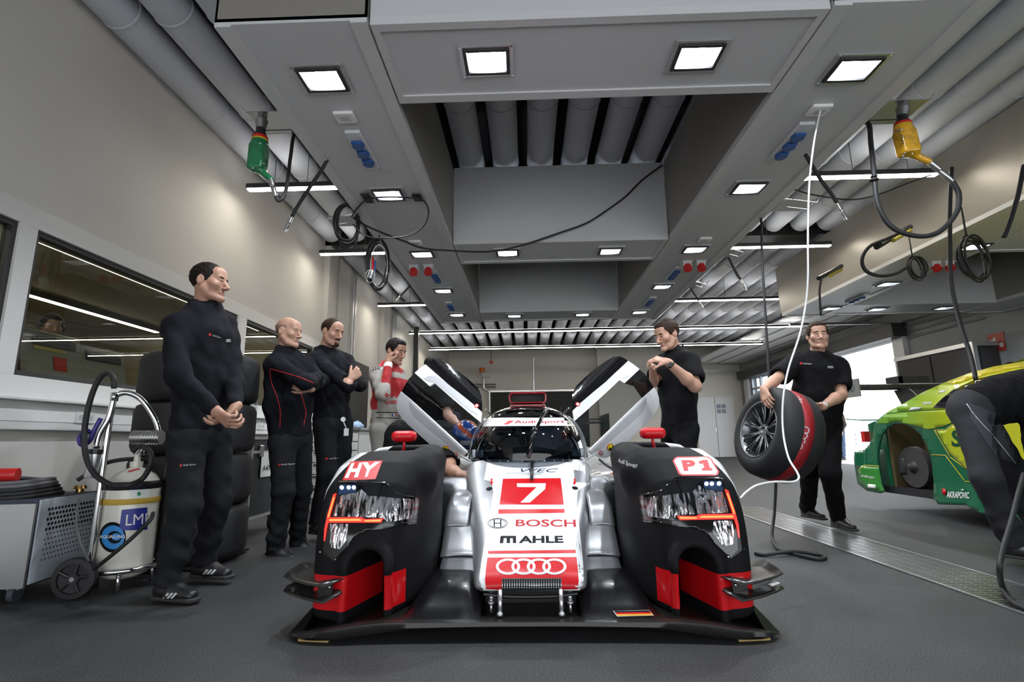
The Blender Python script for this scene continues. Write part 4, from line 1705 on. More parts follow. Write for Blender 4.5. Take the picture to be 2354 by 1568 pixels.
D_ = math.radians
m_screen = glass('windscreen_glass', (0.30, 0.38, 0.46), 0.5, 0.01, 0.9)
canopy_full = canopy_part('roof_temp', D_(-180), D_(180), D_(0.5), D_(89.5), m_gloss, 96, 40)
bC = bvh_of(canopy_full)
bpy.data.objects.remove(canopy_full)
canopy_part('windscreen', D_(-80), D_(80), D_(0.5), D_(44), m_screen, 60, 20)
canopy_part('roof', D_(-105), D_(105), D_(43.5), D_(89.9), m_gloss, 64, 20, 0.001, 0.006)
canopy_part('roof', D_(105), D_(255), D_(0), D_(89.9), m_gloss, 40, 24, 0.001)
for s in (-1, 1):
    # silver pillars framing the screen
    P = [canopy_pt(s * D_(80), D_(e), 0.004) for e in range(0, 46, 5)]
    MB().tube(P, 0.013, 8).build('windscreen_pillar', m_silver, car, sharp=0)
    P = [canopy_pt(s * D_(a), D_(1), 0.006) for a in range(0, 82, 6)]
    MB().tube(P, 0.006, 8).build('windscreen_seal', m_gloss, car, sharp=0)
Z9 = (1060, 820, 0.19133)


def cdl(name, pts, mat, off, parent=None, cell=8):
    return decal(name, poly_faces([zz(pts, *Z9)]), bC, mat, parent or car, off=off, cell=cell)


bd = cdl('sun_strip', [(255, 842), (290, 765), (340, 740), (600, 736), (900, 738), (1350, 735), (1410, 762), (1445, 838), (1100, 832), (850, 836), (500, 836)], m_cwhite, 0.004)
cdl('logo_flag', [(498, 818), (578, 774), (636, 774), (560, 818)], m_cred, 0.006, bd)
decal('lettering', txt('Audi Sport', zz([(640, 816), (1240, 808), (1240, 766), (640, 770)], *Z9), 0.005), bC, m_dred, bd, off=0.006, cell=8)
for c in ((497, 692), (480, 648), (1172, 618)):
    cdl('rivet', ellipse(c, 5, 5, 8), m_chrome, 0.004, cell=20)
# wiper
wa = [canopy_pt(D_(0), D_(3), 0.02), canopy_pt(D_(3), D_(14), 0.02), canopy_pt(D_(13), D_(33), 0.02), canopy_pt(D_(24), D_(45), 0.018), canopy_pt(D_(27), D_(48), 0.016)]
MB().tube(wa, 0.01, 8, radii=[0.016, 0.014, 0.012, 0.006, 0.003]).ell(canopy_pt(D_(4), D_(16), 0.024), (0.022, 0.018, 0.035)).build('wiper_arm', m_gloss, car, sharp=0)
ws = Y(1224, 1060, 3.42)
we = Y(1222, 1103, 3.2)
MB().cyl(ws + Vector((0, 0, 0.006)), we + Vector((0, -0.01, 0.004)), 0.011, 0.009, n=10).cyl(ws + Vector((0, 0.02, -0.01)), ws + Vector((0, -0.005, 0.012)), 0.03, 0.012, n=14).build('wiper_pivot', m_black, car, sharp=0)
# roof intake and its inner vanes
it = MB()
def rr(w, h, r, y, zc, n=6):
    out = []
    for cx, cy, a0 in ((w - r, h - r, 0), (-w + r, h - r, 90), (-w + r, -h + r, 180), (w - r, -h + r, 270)):
        for i in range(n + 1):
            a = D_(a0 + 90 * i / n)
            out.append(Vector((cx + r * math.cos(a) + 0.005, y, zc + cy + r * math.sin(a))))
    return out
iy = 3.98
iz = Y(1225, 914, iy).z
itk = thing  # intake is a part of the car
mbi = MB().ring([rr(0.148, 0.044, 0.03, iy + 0.5, iz - 0.01), rr(0.148, 0.046, 0.03, iy + 0.05, iz), rr(0.144, 0.042, 0.028, iy, iz), rr(0.136, 0.034, 0.022, iy - 0.002, iz), rr(0.133, 0.031, 0.02, iy + 0.02, iz), rr(0.12, 0.02, 0.015, iy + 0.4, iz)], True, False)
intake = mbi.build('roof_intake', M('intake_red', (0.30, 0.004, 0.010), 0.25, coat=0.6), car)
MB().ring([rr(0.135, 0.03, 0.02, iy + 0.12, iz), rr(0.135, 0.03, 0.02, iy + 0.13, iz)], True, True).build('intake_screen', m_int, intake)
iz2 = Y(1225, 936, iy).z
MB().ring([rr(0.140, 0.020, 0.015, iy + 0.4, iz2), rr(0.140, 0.020, 0.015, iy + 0.0, iz2), rr(0.132, 0.012, 0.01, iy, iz2), rr(0.125, 0.008, 0.008, iy + 0.2, iz2)], True, False).build('lower_slot', M('intake_red', (0.42, 0.006, 0.012), 0.22), intake)
MB().box((-0.125, iy + 0.1, iz2 - 0.012), (0.135, iy + 0.11, iz2 + 0.012)).build('slot_screen', m_int, intake)
# aerials
a0, a1 = Y(1227, 900, 4.3), Y(1227, 823, 4.3)
MB().cyl(a0, a0.lerp(a1, 0.35), 0.0045, n=8).cyl(a0.lerp(a1, 0.35), a1, 0.0022, n=8).cyl(a0 - Vector((0, 0, 0.05)), a0, 0.008, n=8).build('aerial', m_alu, car)
for u0, v0, u1, v1 in ((1161, 943, 1154, 930), (1288, 946, 1292, 935)):
    MB().cyl(Y(u0, v0, 4.0), Y(u1, v1, 4.0), 0.004, 0.002, n=6).build('whip_aerial', m_black, car)

# cockpit inside
MB().box((-0.36, 3.65, 0.45), (0.36, 3.7, 0.72)).build('dashboard', m_int, car, bevel=0.03)
MB().box((-0.36, 4.75, 0.3), (0.36, 4.8, 1.0)).build('cockpit_bulkhead', m_int, car)
MB().tube([Vector((-0.1 + 0.13 * math.cos(a), 3.9 + 0.03 * math.sin(a), 0.74 + 0.09 * math.sin(a))) for a in [2 * math.pi * i / 16 for i in range(16)]], 0.012, 8, closed=True).build('steering_wheel', m_black, car, sharp=0)
MB().box((-0.30, 4.35, 0.3), (0.02, 4.45, 0.93)).build('seat', m_int, car, bevel=0.03)
for s in (-1, 1):
    MB().box((s * 0.345 - 0.045, 3.62, 0.675), (s * 0.345 + 0.045, 3.66, 0.735)).build('cockpit_mirror', M('mirror_grey', (0.18, 0.2, 0.22), 0.15, 0.6), car, bevel=0.006)
MB().box((0.245, 3.78, 0.80), (0.29, 3.8, 0.85)).build('rear_reflector', m_cred, car)

# --- mirrors on the fenders
for s in (-1, 1):
    c = Vector((s * 0.703, 2.95, 0.825))
    mb = MB()
    f = SDF(c - Vector((0.1, 0.1, 0.06)), c + Vector((0.1, 0.1, 0.06)), 0.004)
    f.box(c, (0.068, 0.05, 0.031), 0.03, 0.01)
    mo = sdf_obj('wing_mirror', f, m_cred, car, 2)
    MB().tube(spline([c + Vector((0.0, 0.0, -0.02)), c + Vector((-s * 0.0, 0.0, -0.06)), c + Vector((s * 0.02, 0.02, -0.12))], 5), 0.009, 8).build('mirror_stalk', m_cred, mo, sharp=0)
    MB().box(c + Vector((-0.058, 0.048, -0.022)), c + Vector((0.058, 0.053, 0.022))).build('mirror_glass', m_chrome, mo)

# --- gull-wing doors
Z8 = (900, 800, 0.20408)
DP = np.linalg.solve(np.array([[1070, 1040, 1], [1105, 930, 1], [920, 870, 1]], float), np.array([3.50, 3.72, 3.98]))


def door_depth(u, v):
    y = DP[0] * u + DP[1] * v + DP[2]
    # distance beyond the shoulder line where the roof half curls over
    a, b = np.array((978.6, 838.8)), np.array((1108.0, 949.0))
    n = np.array((b[1] - a[1], -(b[0] - a[0])))
    n = n / np.linalg.norm(n)
    d = (np.array((u, v)) - a) @ n
    if d > 0:
        y += 0.00015 * d * d
    else:
        y += 0.00002 * d * d
    return y


def door_patch(name, pts, mat, s, parent, solid=0.016, cell=10, shift=0.0, holes=None):
    p = zz(pts, *Z8)
    vs, fs = poly_faces([(p, [zz(h, *Z8) for h in holes])] if holes else [p])
    vs, fs = cut2d(vs, fs, cell)
    A_, B_ = [], []
    for u, v in vs:
        q = Y(u, v, door_depth(u, v))
        n_ = (Y(u + 2, v, door_depth(u + 2, v)) - q).cross(Y(u, v + 2, door_depth(u, v + 2)) - q).normalized()
        if n_.dot(CAM - q) < 0:
            n_ = -n_
        a, b = q + n_ * (solid / 2 - shift), q - n_ * (solid / 2 + shift)
        if s > 0:
            a.x, b.x = -a.x, -b.x
        A_.append(a)
        B_.append(b)
    if not solid:
        return MB().add(A_, fs).build(name, mat, parent, sharp=0)
    n = len(A_)
    ec = {}
    for f in fs:
        for k in range(len(f)):
            e = (f[k - 1], f[k])
            ec[(min(e), max(e))] = ec.get((min(e), max(e)), []) + [e]
    rim = [(e[0][0], e[0][1], n + e[0][1], n + e[0][0]) for e in ec.values() if len(e) == 1]
    mb = MB().add(A_ + B_, list(fs) + [tuple(n + i for i in f[::-1]) for f in fs] + rim)
    return mb.build(name, mat, parent, sharp=50)


m_doorgl = glass('door_glass', (0.80, 0.84, 0.88), 0.78, 0.015, 1.3)
for s in (-1, 1):
    dlab = 'left gull-wing door raised' if s < 0 else 'right gull-wing door raised'
    low = [(115, 490), (360, 715), (550, 890), (850, 1165), (850, 1185), (815, 1220), (760, 1245), (680, 1260), (620, 1235), (520, 1155), (410, 1055), (300, 955), (200, 865), (130, 790), (85, 730), (66, 660), (68, 600), (85, 545)]
    dr = door_patch('gull_wing_door', low, m_cwhite, s, car)
    dr['label'] = dlab
    up = [(265, 285), (325, 235), (385, 190), (640, 415), (780, 525), (915, 635), (1020, 730), (1005, 840), (930, 780), (700, 585), (490, 400), (435, 435)]
    door_patch('upper_rail', up, m_cwhite, s, dr)
    door_patch('roof_half', [(385, 190), (430, 158), (480, 137), (540, 143), (620, 185), (720, 250), (800, 312), (870, 370), (920, 415), (960, 455), (990, 500), (1008, 550), (1020, 645), (1019, 728), (915, 635), (780, 525), (640, 415)], m_gloss, s, dr)
    door_patch('window', [(115, 490), (155, 415), (200, 345), (265, 285), (435, 435), (490, 400), (700, 585), (930, 780), (1005, 840), (930, 1005), (850, 1165), (550, 890), (360, 715)], m_doorgl, s, dr, solid=0, shift=0.004)
    door_patch('window_mask', [(115, 490), (155, 415), (200, 345), (265, 285), (435, 435), (330, 470), (250, 600)], m_gloss, s, dr, solid=0.004, shift=-0.001)
    door_patch('grey_graphic', [(205, 600), (300, 690), (430, 800), (620, 975), (780, 1130), (830, 1175), (740, 1160), (560, 1010), (400, 880), (260, 760), (215, 680)], M('door_grey', (0.50, 0.51, 0.54), 0.35, coat=0.6), s, dr, solid=0.001, shift=-0.0098)
    door_patch('grey_graphic', [(370, 355), (420, 320), (500, 320), (620, 400), (800, 545), (950, 670), (985, 770), (900, 720), (700, 560), (500, 395), (440, 385)], M('door_grey', (0.50, 0.51, 0.54), 0.35), s, dr, solid=0.001, shift=-0.0098)
    st = door_patch('round_sticker', ellipse((622, 1138), 40, 40, 24), m_cred, s, dr, solid=0.001, shift=-0.0105)
    door_patch('sticker_face', ellipse((622, 1138), 34, 34, 24), M('sticker_yellow', (0.85, 0.72, 0.02), 0.4), s, st, solid=0.001, shift=-0.0118)
    door_patch('sticker_figure', [(590, 1130), (605, 1115), (612, 1150), (640, 1140), (645, 1165), (610, 1172), (592, 1155)], m_ink, s, st, solid=0.001, shift=-0.0131)
    t2 = door_patch('round_sticker', ellipse((731, 1198), 25, 25, 20), m_cred, s, dr, solid=0.001, shift=-0.0105)
    door_patch('sticker_face', ellipse((731, 1198), 17, 17, 20), m_cwhite, s, t2, solid=0.001, shift=-0.0118)
    door_patch('sticker_figure', ellipse((731, 1198), 7, 7, 12), m_ink, s, t2, solid=0.001, shift=-0.0131)
    t3 = door_patch('round_sticker', ellipse((960, 662), 24, 22, 20), m_cred, s, dr, solid=0.001, shift=-0.0105)
    door_patch('sticker_face', ellipse((960, 662), 15, 14, 20), m_cwhite, s, t3, solid=0.001, shift=-0.0118)
    for (a, b) in (((1060, 690), (1125, 755)), ((780, 1215), (895, 1275))):
        q0, q1 = zz([a, b], *Z8)
        p0, p1_ = Y(q0[0], q0[1], 3.66 if a[1] < 900 else 3.5), Y(q1[0], q1[1], 3.8 if a[1] < 900 else 3.47)
        if s > 0:
            p0.x, p1_.x = -p0.x, -p1_.x
        MB().cyl(p0, p1_, 0.006, n=8).build('gas_strut', m_alu, dr)
# right rear quarter label ring, grab handle on the right door
# --- side pods, rear body, rear fenders and wing
for s in (-1, 1):
    rows = []
    for y, z, xo in ((3.30, 0.50, 0.46), (3.36, 0.545, 0.50), (3.5, 0.565, 0.62), (3.8, 0.585, 0.80), (4.2, 0.61, 0.93), (4.8, 0.66, 0.96), (5.3, 0.72, 0.96), (6.0, 0.70, 0.95), (6.5, 0.62, 0.93)):
        xi = 0.36
        r = [Vector((s * xi, y, z + 0.02))]
        for j in range(1, 7):
            t = j / 6
            r.append(Vector((s * (xi + (xo - xi) * t), y, z - 0.03 * t * t)))
        r.append(Vector((s * (xo + 0.02), y, z - 0.09)))
        r.append(Vector((s * (xo + 0.02), y, 0.10)))
        rows.append(r)
    MB().grid(rows).build('side_pod', m_silver, car, sharp=50)
    bs_ = None
    MB().prof((s * 0.62, 5.9, 0.36), (s * 0.95, 5.9, 0.36), [(0.2, 0), (0.35, 0.05), (0.35, 0.95), (0.2, 1)], 32).build('rear_tyre', m_rubber, car)
    MB().box((s * 0.93 - 0.008, 5.95, 0.65), (s * 0.93 + 0.008, 6.6, 1.08)).build('wing_endplate', m_carbon, car)
pod_r = [o for o in car.children if o.name.startswith('side_pod')][-1]
bP = bvh_of(pod_r)
for q, mm in (([(1372, 1066), (1400, 1064), (1438, 1098), (1438, 1110), (1405, 1112)], m_sgrey), ([(1378, 1086), (1396, 1084), (1420, 1104), (1398, 1106)], m_cwhite), ([(1402, 1088), (1410, 1087), (1424, 1100), (1415, 1101)], m_cred)):
    decal('side_graphic', poly_faces([q]), bP, mm, car, off=0.003, cell=10)
MB().box((-0.93, 6.25, 0.98), (0.93, 6.55, 1.0)).box((-0.93, 6.5, 1.03), (0.93, 6.62, 1.045)).build('rear_wing', m_carbon, car)
MB().ring([[Vector((x, y, z)) for x, z in ((-w, 0.3), (-w, zt * .8), (-w * .6, zt), (w * .6, zt), (w, zt * .8), (w, 0.3))] for y, w, zt in ((4.7, 0.42, 0.95), (5.3, 0.34, 0.85), (6.2, 0.2, 0.7))], True, True).build('engine_cover', m_silver, car)
MB().prism([(0.004 - 0.008, 4.9, 0.9), (-0.004, 6.4, 0.65), (-0.004, 6.4, 1.0), (-0.004, 5.4, 1.0)], (0.008, 0, 0)).build('shark_fin', m_carbon, car)
MB().box((-0.9, 2.9, 0.03), (0.9, 6.5, 0.07)).build('floor_plank', m_int, car)
cable('brake_line', [Y(1378, 1056, 3.5), Y(1395, 1070, 3.4), Y(1415, 1082, 3.35), Y(1434, 1089, 3.3)], 0.008, m_black, parent=car)
# ------------------------------------------------------------------ people
def skin(name, c):
    m = M(name, c, 0.5, bump=(220, 0.08, 0.002), var=(18, 0.06))
    m.node_tree.nodes['Principled BSDF'].inputs['Subsurface Weight'].default_value = 0.08
    m.node_tree.nodes['Principled BSDF'].inputs['Subsurface Radius'].default_value = (0.01, 0.004, 0.002)
    return m


m_skin = skin('skin_light', (0.50, 0.285, 0.205))
m_skin2 = skin('skin_tan', (0.43, 0.235, 0.16))
m_lip = M('lips', (0.36, 0.165, 0.13), 0.5)
m_eye = M('eye_white', (0.62, 0.60, 0.57), 0.2)
m_iris = M('eye_dark', (0.02, 0.014, 0.01), 0.15)
m_hair = M('hair_dark', (0.010, 0.007, 0.006), 0.6, bump=(160, 0.5, 0.004), spec=0.15)
m_hair2 = M('hair_brown', (0.034, 0.019, 0.012), 0.6, bump=(160, 0.5, 0.004), spec=0.15)
m_navy_c = M('cloth_navy', (0.0075, 0.008, 0.011), 0.9, spec=0.15, bump=(90, 0.15, 0.003))
m_trou = M('cloth_trouser', (0.014, 0.0145, 0.017), 0.9, spec=0.15, bump=(90, 0.15, 0.003))
m_blackc = M('cloth_black', (0.0065, 0.0065, 0.0075), 0.9, spec=0.15, bump=(90, 0.15, 0.003))
m_pipe = M('piping_red', (0.42, 0.012, 0.015), 0.6)
m_suit = M('suit_grey', (0.36, 0.34, 0.31), 0.75, bump=(40, 0.1, 0.004))
m_suit_r = M('suit_red', (0.42, 0.012, 0.018), 0.7)
m_jean = M('cloth_jeans', (0.08, 0.13, 0.22), 0.85)
m_logo = M('logo_white', (0.6, 0.6, 0.6), 0.6)
m_shoe = M('shoe_black', (0.012, 0.012, 0.013), 0.4)
m_sole = M('shoe_sole', (0.03, 0.03, 0.03), 0.7)
UPV = Vector((0, 0, 1))


def finger_chain(F, base, d, n, lens, radii, bends, k):
    p = Vector(base)
    d = Vector(d).normalized()
    n = Vector(n).normalized()
    for L_, r, b in zip(lens, radii, bends):
        ax = d.cross(n)
        d = (Matrix.Rotation(math.radians(b), 3, ax) @ d).normalized()
        n = ax.cross(d).normalized()
        q = p + d * L_
        F.cap(p, q, r, r * 0.93, k)
        p = q
    return p


def hand(F, wrist, d, palm, right, curl=(15, 20, 12), thumb=(35, 15), s=1.0, spread=0.05):
    """d: wrist to knuckles, palm: palm normal, right: True for a right hand"""
    wrist = Vector(wrist)
    d = Vector(d).normalized()
    palm = (Vector(palm) - d * Vector(palm).dot(d)).normalized()
    side = d.cross(palm) * (-1 if right else 1)     # towards the thumb
    side.normalize()
    F.cap(wrist - d * 0.02, wrist + d * 0.02, 0.024 * s, 0.025 * s, 0.012, lat=side, st=1.15)
    for i, (o, l) in enumerate(((0.030, 0.088), (0.010, 0.092), (-0.011, 0.087), (-0.030, 0.078))):
        F.cap(wrist + side * o * 0.55 * s + d * 0.012, wrist + side * o * s + d * l * s, 0.0145 * s, 0.0125 * s, 0.012)
    F.ell(wrist + side * 0.026 * s + d * 0.035 * s + palm * 0.008 * s, (0.018 * s,) * 3, 0.014)
    ln = ((0.041, 0.025, 0.020), (0.045, 0.029, 0.021), (0.042, 0.027, 0.020), (0.033, 0.020, 0.018))
    for i, (o, l) in enumerate(((0.031, 0.088), (0.0105, 0.093), (-0.0105, 0.088), (-0.031, 0.078))):
        dd = (d + side * (o * spread * 30)).normalized()
        c = [a * (1 + 0.12 * i) for a in curl]
        finger_chain(F, wrist + side * o * s + d * l * s, dd, palm, [q * s for q in ln[i]], [0.0092 * s, 0.0082 * s, 0.0074 * s], c, 0.003)
    td = (d * 0.72 + side * 0.66 + palm * 0.25).normalized()
    finger_chain(F, wrist + side * 0.024 * s + d * 0.022 * s, td, (palm - side * 0.6), [0.04 * s, 0.032 * s, 0.024 * s], [0.0135 * s, 0.0105 * s, 0.009 * s], [8, thumb[0] * .6, thumb[1]], 0.006)


def head_parts(H, R, h, hairstyle, stub=False, nose=1.0, s=1.0, neck=None):
    def P(x, y, z):
        return H + R @ Vector((x * s, y * s, z * s))
    lo = H - Vector((0.15, 0.15, 0.22)) * s
    hi = H + Vector((0.15, 0.15, 0.17)) * s
    F = SDF(lo, hi, h)
    E = lambda c, r, k, sub=False: F.ell(P(*c), [q * s for q in r], k * s, sub, R)
    C = lambda a, b, ra, rb, k, sub=False: F.cap(P(*a), P(*b), ra * s, rb * s, k * s, sub)
    E((0, -0.018, 0.036), (0.074, 0.094, 0.084), 0.02)
    E((0, 0.022, -0.030), (0.060, 0.066, 0.088), 0.03)
    for x in (-1, 1):
        C((x * 0.055, -0.008, -0.045), (x * 0.040, 0.035, -0.088), 0.020, 0.017, 0.03)
        C((x * 0.040, 0.035, -0.088), (x * 0.010, 0.078, -0.104), 0.017, 0.015, 0.02)
        E((x * 0.046, 0.058, -0.020), (0.020, 0.020, 0.018), 0.03)
    E((0, 0.082, -0.100), (0.020, 0.014, 0.015), 0.02)
    C((-0.036, 0.077, 0.024), (0.036, 0.077, 0.024), 0.010, 0.010, 0.02)
    E((0, 0.058, 0.058), (0.052, 0.026, 0.034), 0.03)
    for x in (-1, 1):
        E((x * 0.031, 0.094, 0.004), (0.019, 0.017, 0.0135), 0.010, True)
        C((x * 0.018, 0.0835, 0.0105), (x * 0.043, 0.078, 0.0095), 0.0055, 0.005, 0.006)
        C((x * 0.020, 0.0835, -0.006), (x * 0.042, 0.077, -0.004), 0.0045, 0.004, 0.008)
    C((0, 0.086, 0.008), (0, 0.108 + 0.004 * nose, -0.030), 0.0075, 0.0105 * nose, 0.010)
    E((0, 0.108 + 0.005 * nose, -0.034), (0.011, 0.010, 0.009), 0.008)
    for x in (-1, 1):
        E((x * 0.0125, 0.098, -0.037), (0.0085, 0.011, 0.0075), 0.006)
        E((x * 0.007, 0.106, -0.046), (0.0038, 0.005, 0.004), 0.003, True)
    C((-0.017, 0.0845, -0.062), (0.017, 0.0845, -0.062), 0.0052, 0.0052, 0.010)
    C((-0.013, 0.0855, -0.073), (0.013, 0.0855, -0.073), 0.0058, 0.0058, 0.010)
    C((-0.022, 0.0905, -0.0675), (0.022, 0.0905, -0.0675), 0.0018, 0.0018, 0.003, True)
    for x in (-1, 1):
        Re = R @ Matrix.Rotation(x * 0.35, 3, 'Z') @ Matrix.Rotation(-0.15, 3, 'X')
        F.ell(P(x * 0.079, -0.012, -0.002), [0.009 * s, 0.020 * s, 0.032 * s], 0.006 * s, False, Re)
        F.ell(P(x * 0.089, -0.008, 0.003), [0.007 * s, 0.012 * s, 0.020 * s], 0.004 * s, True, Re)
    nk = P(0, -0.055, -0.17) if neck is None else neck
    F.cap(P(0, -0.02, -0.05), nk, 0.054 * s, 0.060 * s, 0.025 * s)
    V, Q = F.arrays(1)
    L_ = (V[Q].mean(1) - np.array(H)) @ np.array(R) / s
    ax_, ay, az = np.abs(L_[:, 0]), L_[:, 1], L_[:, 2]
    m = np.zeros(len(Q), np.int32)
    brow = (ax_ > 0.013) & (ax_ < 0.047) & (ay > 0.055) & (np.abs(az - 0.0255 + (ax_ - 0.03) ** 2 * 6) < 0.0042)
    m[brow] = 3
    m[(ax_ < 0.021) & (ay > 0.078) & (az < -0.0595) & (az > -0.0785)] = 1
    if stub:
        m[(ay > 0.03) & (az < -0.045) & (m == 0)] = 4
        if stub == 'beard':
            m[(ay > 0.07) & (az < -0.047) & (az > -0.06) & (ax_ < 0.03)] = 3
            m[(ay > 0.06) & (az < -0.082) & (ax_ < 0.028)] = 3
    parts = [(V, Q, m)]
    for x in (-1, 1):
        e = MB().ell((0, 0, 0), (0.0125 * s,) * 3, 12, 8)
        ev = np.array([tuple(p) for p in e.v]) + np.array(P(x * 0.0315, 0.0715, 0.0025))
        parts.append((ev, np.array(e.f), 2))
        e = MB().ell((0, 0, 0), (0.0055 * s,) * 3, 10, 6)
        ev = np.array([tuple(p) for p in e.v]) + np.array(P(x * 0.0315, 0.0800, 0.0025))
        parts.append((ev, np.array(e.f), 5))
    hair = None
    if hairstyle:
        G = SDF(lo, hi + Vector((0, 0, 0.02)), h * 1.15)
        g = {'short': 0.006, 'full': 0.012, 'thick': 0.016, 'balding': 0.005, 'bald': 0.0018}[hairstyle]
        G.ell(P(0, -0.020, 0.037), [(0.074 + g) * s, (0.093 + g) * s, (0.084 + g * 1.1) * s], 0.01, False, R)
        if hairstyle in ('full', 'thick'):
            G.ell(P(0, 0.045, 0.088), [0.05 * s, 0.035 * s, (0.018 + g) * s], 0.02, False, R)
        Xg, Yg, Zg = G.ax[0][:, None, None] - H[0], G.ax[1][None, :, None] - H[1], G.ax[2][None, None, :] - H[2]
        Rn = np.array(R)
        lx = (Xg * Rn[0, 0] + Yg * Rn[1, 0] + Zg * Rn[2, 0]) / s
        ly = (Xg * Rn[0, 1] + Yg * Rn[1, 1] + Zg * Rn[2, 1]) / s
        lz = (Xg * Rn[0, 2] + Yg * Rn[1, 2] + Zg * Rn[2, 2]) / s
        if hairstyle in ('balding', 'bald'):
            line = np.interp(ly, [-0.09, -0.03, 0.0, 0.02, 0.035, 0.05], [-0.06, -0.03, 0.005, 0.02, 0.07, 0.2])
            if hairstyle == 'balding':
                line = np.interp(ly, [-0.09, -0.035, -0.022, 0.024, 0.03, 0.042, 0.052], [-0.065, -0.045, -0.004, -0.006, 0.03, 0.075, 0.2])
                cutf = line - lz
            else:
                cutf = np.maximum(line - lz, lz - 0.05)
        else:
            line = np.interp(ly, [-0.09, -0.035, -0.022, 0.026, 0.033, 0.048, 0.066, 0.085], [-0.065, -0.045, -0.004, -0.006, 0.022, 0.046, 0.058, 0.062])
            cutf = line - lz
        G.f = np.maximum(G.f, (cutf * s).astype(np.float32))
        G.folds(0.0006 if hairstyle in ('bald', 'balding') else 0.0013, 0.018, 5, squash=(1, 1, 0.4))
        hair = G.arrays(1)
    return parts, hair


def person(label, J, top='sweater', topmat=None, legmat=None, hairmat=None, skinm=None, hairstyle='short', stub=False, h=0.003, hc=0.010, hands=None, hf=(0, -1, 0), roll=0, s=1.0, shoes=True, name='person', belly=1.0, seed=1, group=None, legs=True, nose=1.0, collar=None, sleeve=1.0, bw=1.0):
    topmat = topmat or m_navy_c
    legmat = legmat or m_trou
    skinm = skinm or m_skin
    hairmat = hairmat or m_hair
    J = {k: Vector(v) for k, v in J.items()}
    hf = Vector(hf).normalized()
    rt = hf.cross(UPV).normalized()
    up = rt.cross(hf)
    R = Matrix((rt, hf, up)).transposed()
    lat = (J['shL'] - J['shR']).normalized()
    nk, pv = J['neck'], J['pelvis']
    sp = (nk - pv).normalized()
    fwd = lat.cross(UPV) * -1
    fwd = (Vector((lat.y, -lat.x, 0))).normalized()
    tfw = (fwd - sp * fwd.dot(sp)).normalized()
    root = thing(name, label, 'person', (pv.x, pv.y, 0), group)
    # ---- body
    hp, hair = head_parts(J['head'], R, h, hairstyle, stub, nose, s, nk - sp * 0.03)
    pts = [J[k] for k in J]
    lo = Vector([min(p[i] for p in pts) for i in range(3)]) - Vector((0.25, 0.25, 0.14))
    hi = Vector([max(p[i] for p in pts) for i in range(3)]) + Vector((0.25, 0.25, 0.1))
    hb = max(0.012, hc * 1.2)
    B = SDF(lo, hi, hb)
    waist = pv.lerp(nk, 0.38)
    chest = pv.lerp(nk, 0.72)
    B.cap(pv, waist, 0.095 * bw, 0.085 * bw, 0.05, lat=lat, st=1.4).cap(waist, chest, 0.085 * bw, 0.095 * bw, 0.05, lat=lat, st=1.5)
    B.cap(J['shR'].lerp(J['shL'], 0.12), J['shL'].lerp(J['shR'], 0.12), 0.05, 0.05, 0.06).cap(chest, nk, 0.09, 0.05, 0.05)
    parts = list(hp)
    for S in 'RL':
        B.cap(J['sh' + S], J['el' + S], 0.045, 0.036, 0.03).cap(J['el' + S], J['wr' + S], 0.035, 0.027, 0.02)
        if legs:
            hpj = pv + lat * (0.088 if S == 'L' else -0.088) - sp * 0.03
            B.cap(hpj, J['kn' + S], 0.078, 0.052, 0.04).cap(J['kn' + S], J['an' + S], 0.05, 0.036, 0.03)
    parts.append(B.arrays(1) + (0,))
    for S in 'RL':
        hd = (hands or {}).get(S)
        if hd is None:
            continue
        w = J['wr' + S]
        e = J['el' + S]
        a = e if top == 'tee' else e.lerp(w, 0.6)
        l2 = Vector([min(w[i], a[i]) for i in range(3)]) - Vector((0.21,) * 3)
        h2 = Vector([max(w[i], a[i]) for i in range(3)]) + Vector((0.21,) * 3)
        hh = h if h < 0.004 else h * 0.9
        G = SDF(l2, h2, hh)
        if top == 'tee':
            G.cap(J['sh' + S].lerp(e, 0.35), e, 0.050, 0.043, 0.02).cap(e, e.lerp(w, 0.3), 0.043, 0.047, 0.03).cap(e.lerp(w, 0.3), w, 0.046, 0.026, 0.02)
        else:
            G.cap(a, w, 0.033, 0.026, 0.02)
        hand(G, w, hd[0], hd[1], S == 'R', *hd[2:])
        parts.append(G.arrays(1) + (0,))
    me = np_mesh('body', parts)
    m_st = M('stubble_' + skinm.name, [q * 0.86 for q in skinm.node_tree.nodes['Principled BSDF'].inputs['Base Color'].default_value[:3]], 0.6)
    link_mesh('body', me, [skinm, m_lip, m_eye, hairmat, m_st, m_iris], root, sharp=0)
    if hair is not None and len(hair[0]):
        link_mesh('hair', np_mesh('hair', [hair + (0,)]), hairmat, root, sharp=0)
    # ---- upper garment
    T = SDF(lo, hi, hc)
    b = belly
    T.cap(pv + sp * 0.02, waist, 0.118 * bw, 0.108 * b * bw, 0.06, lat=lat, st=1.42).cap(waist + tfw * 0.012 * b, chest + tfw * 0.01, 0.112 * b * bw, 0.125 * bw, 0.06, lat=lat, st=1.45)
    T.cap(J['shR'].lerp(J['shL'], 0.10), J['shL'].lerp(J['shR'], 0.10), 0.072, 0.072, 0.08).cap(chest, nk - sp * 0.03, 0.11, 0.085, 0.07)
    T.cap(J['shR'], nk + sp * 0.005, 0.045, 0.055, 0.06).cap(J['shL'], nk + sp * 0.005, 0.045, 0.055, 0.06)
    for S in 'RL':
        sh, el, wr = J['sh' + S], J['el' + S], J['wr' + S]
        if top == 'tee':
            T.cap(sh, sh.lerp(el, 0.62), 0.068 * sleeve, 0.072 * sleeve, 0.03)
        else:
            T.cap(sh, el, 0.068 * sleeve, 0.060 * sleeve, 0.035).cap(el, el.lerp(wr, 0.9), 0.060 * sleeve, 0.040 * sleeve, 0.03)
    amp = 0.0075 if top != 'tee' else 0.006
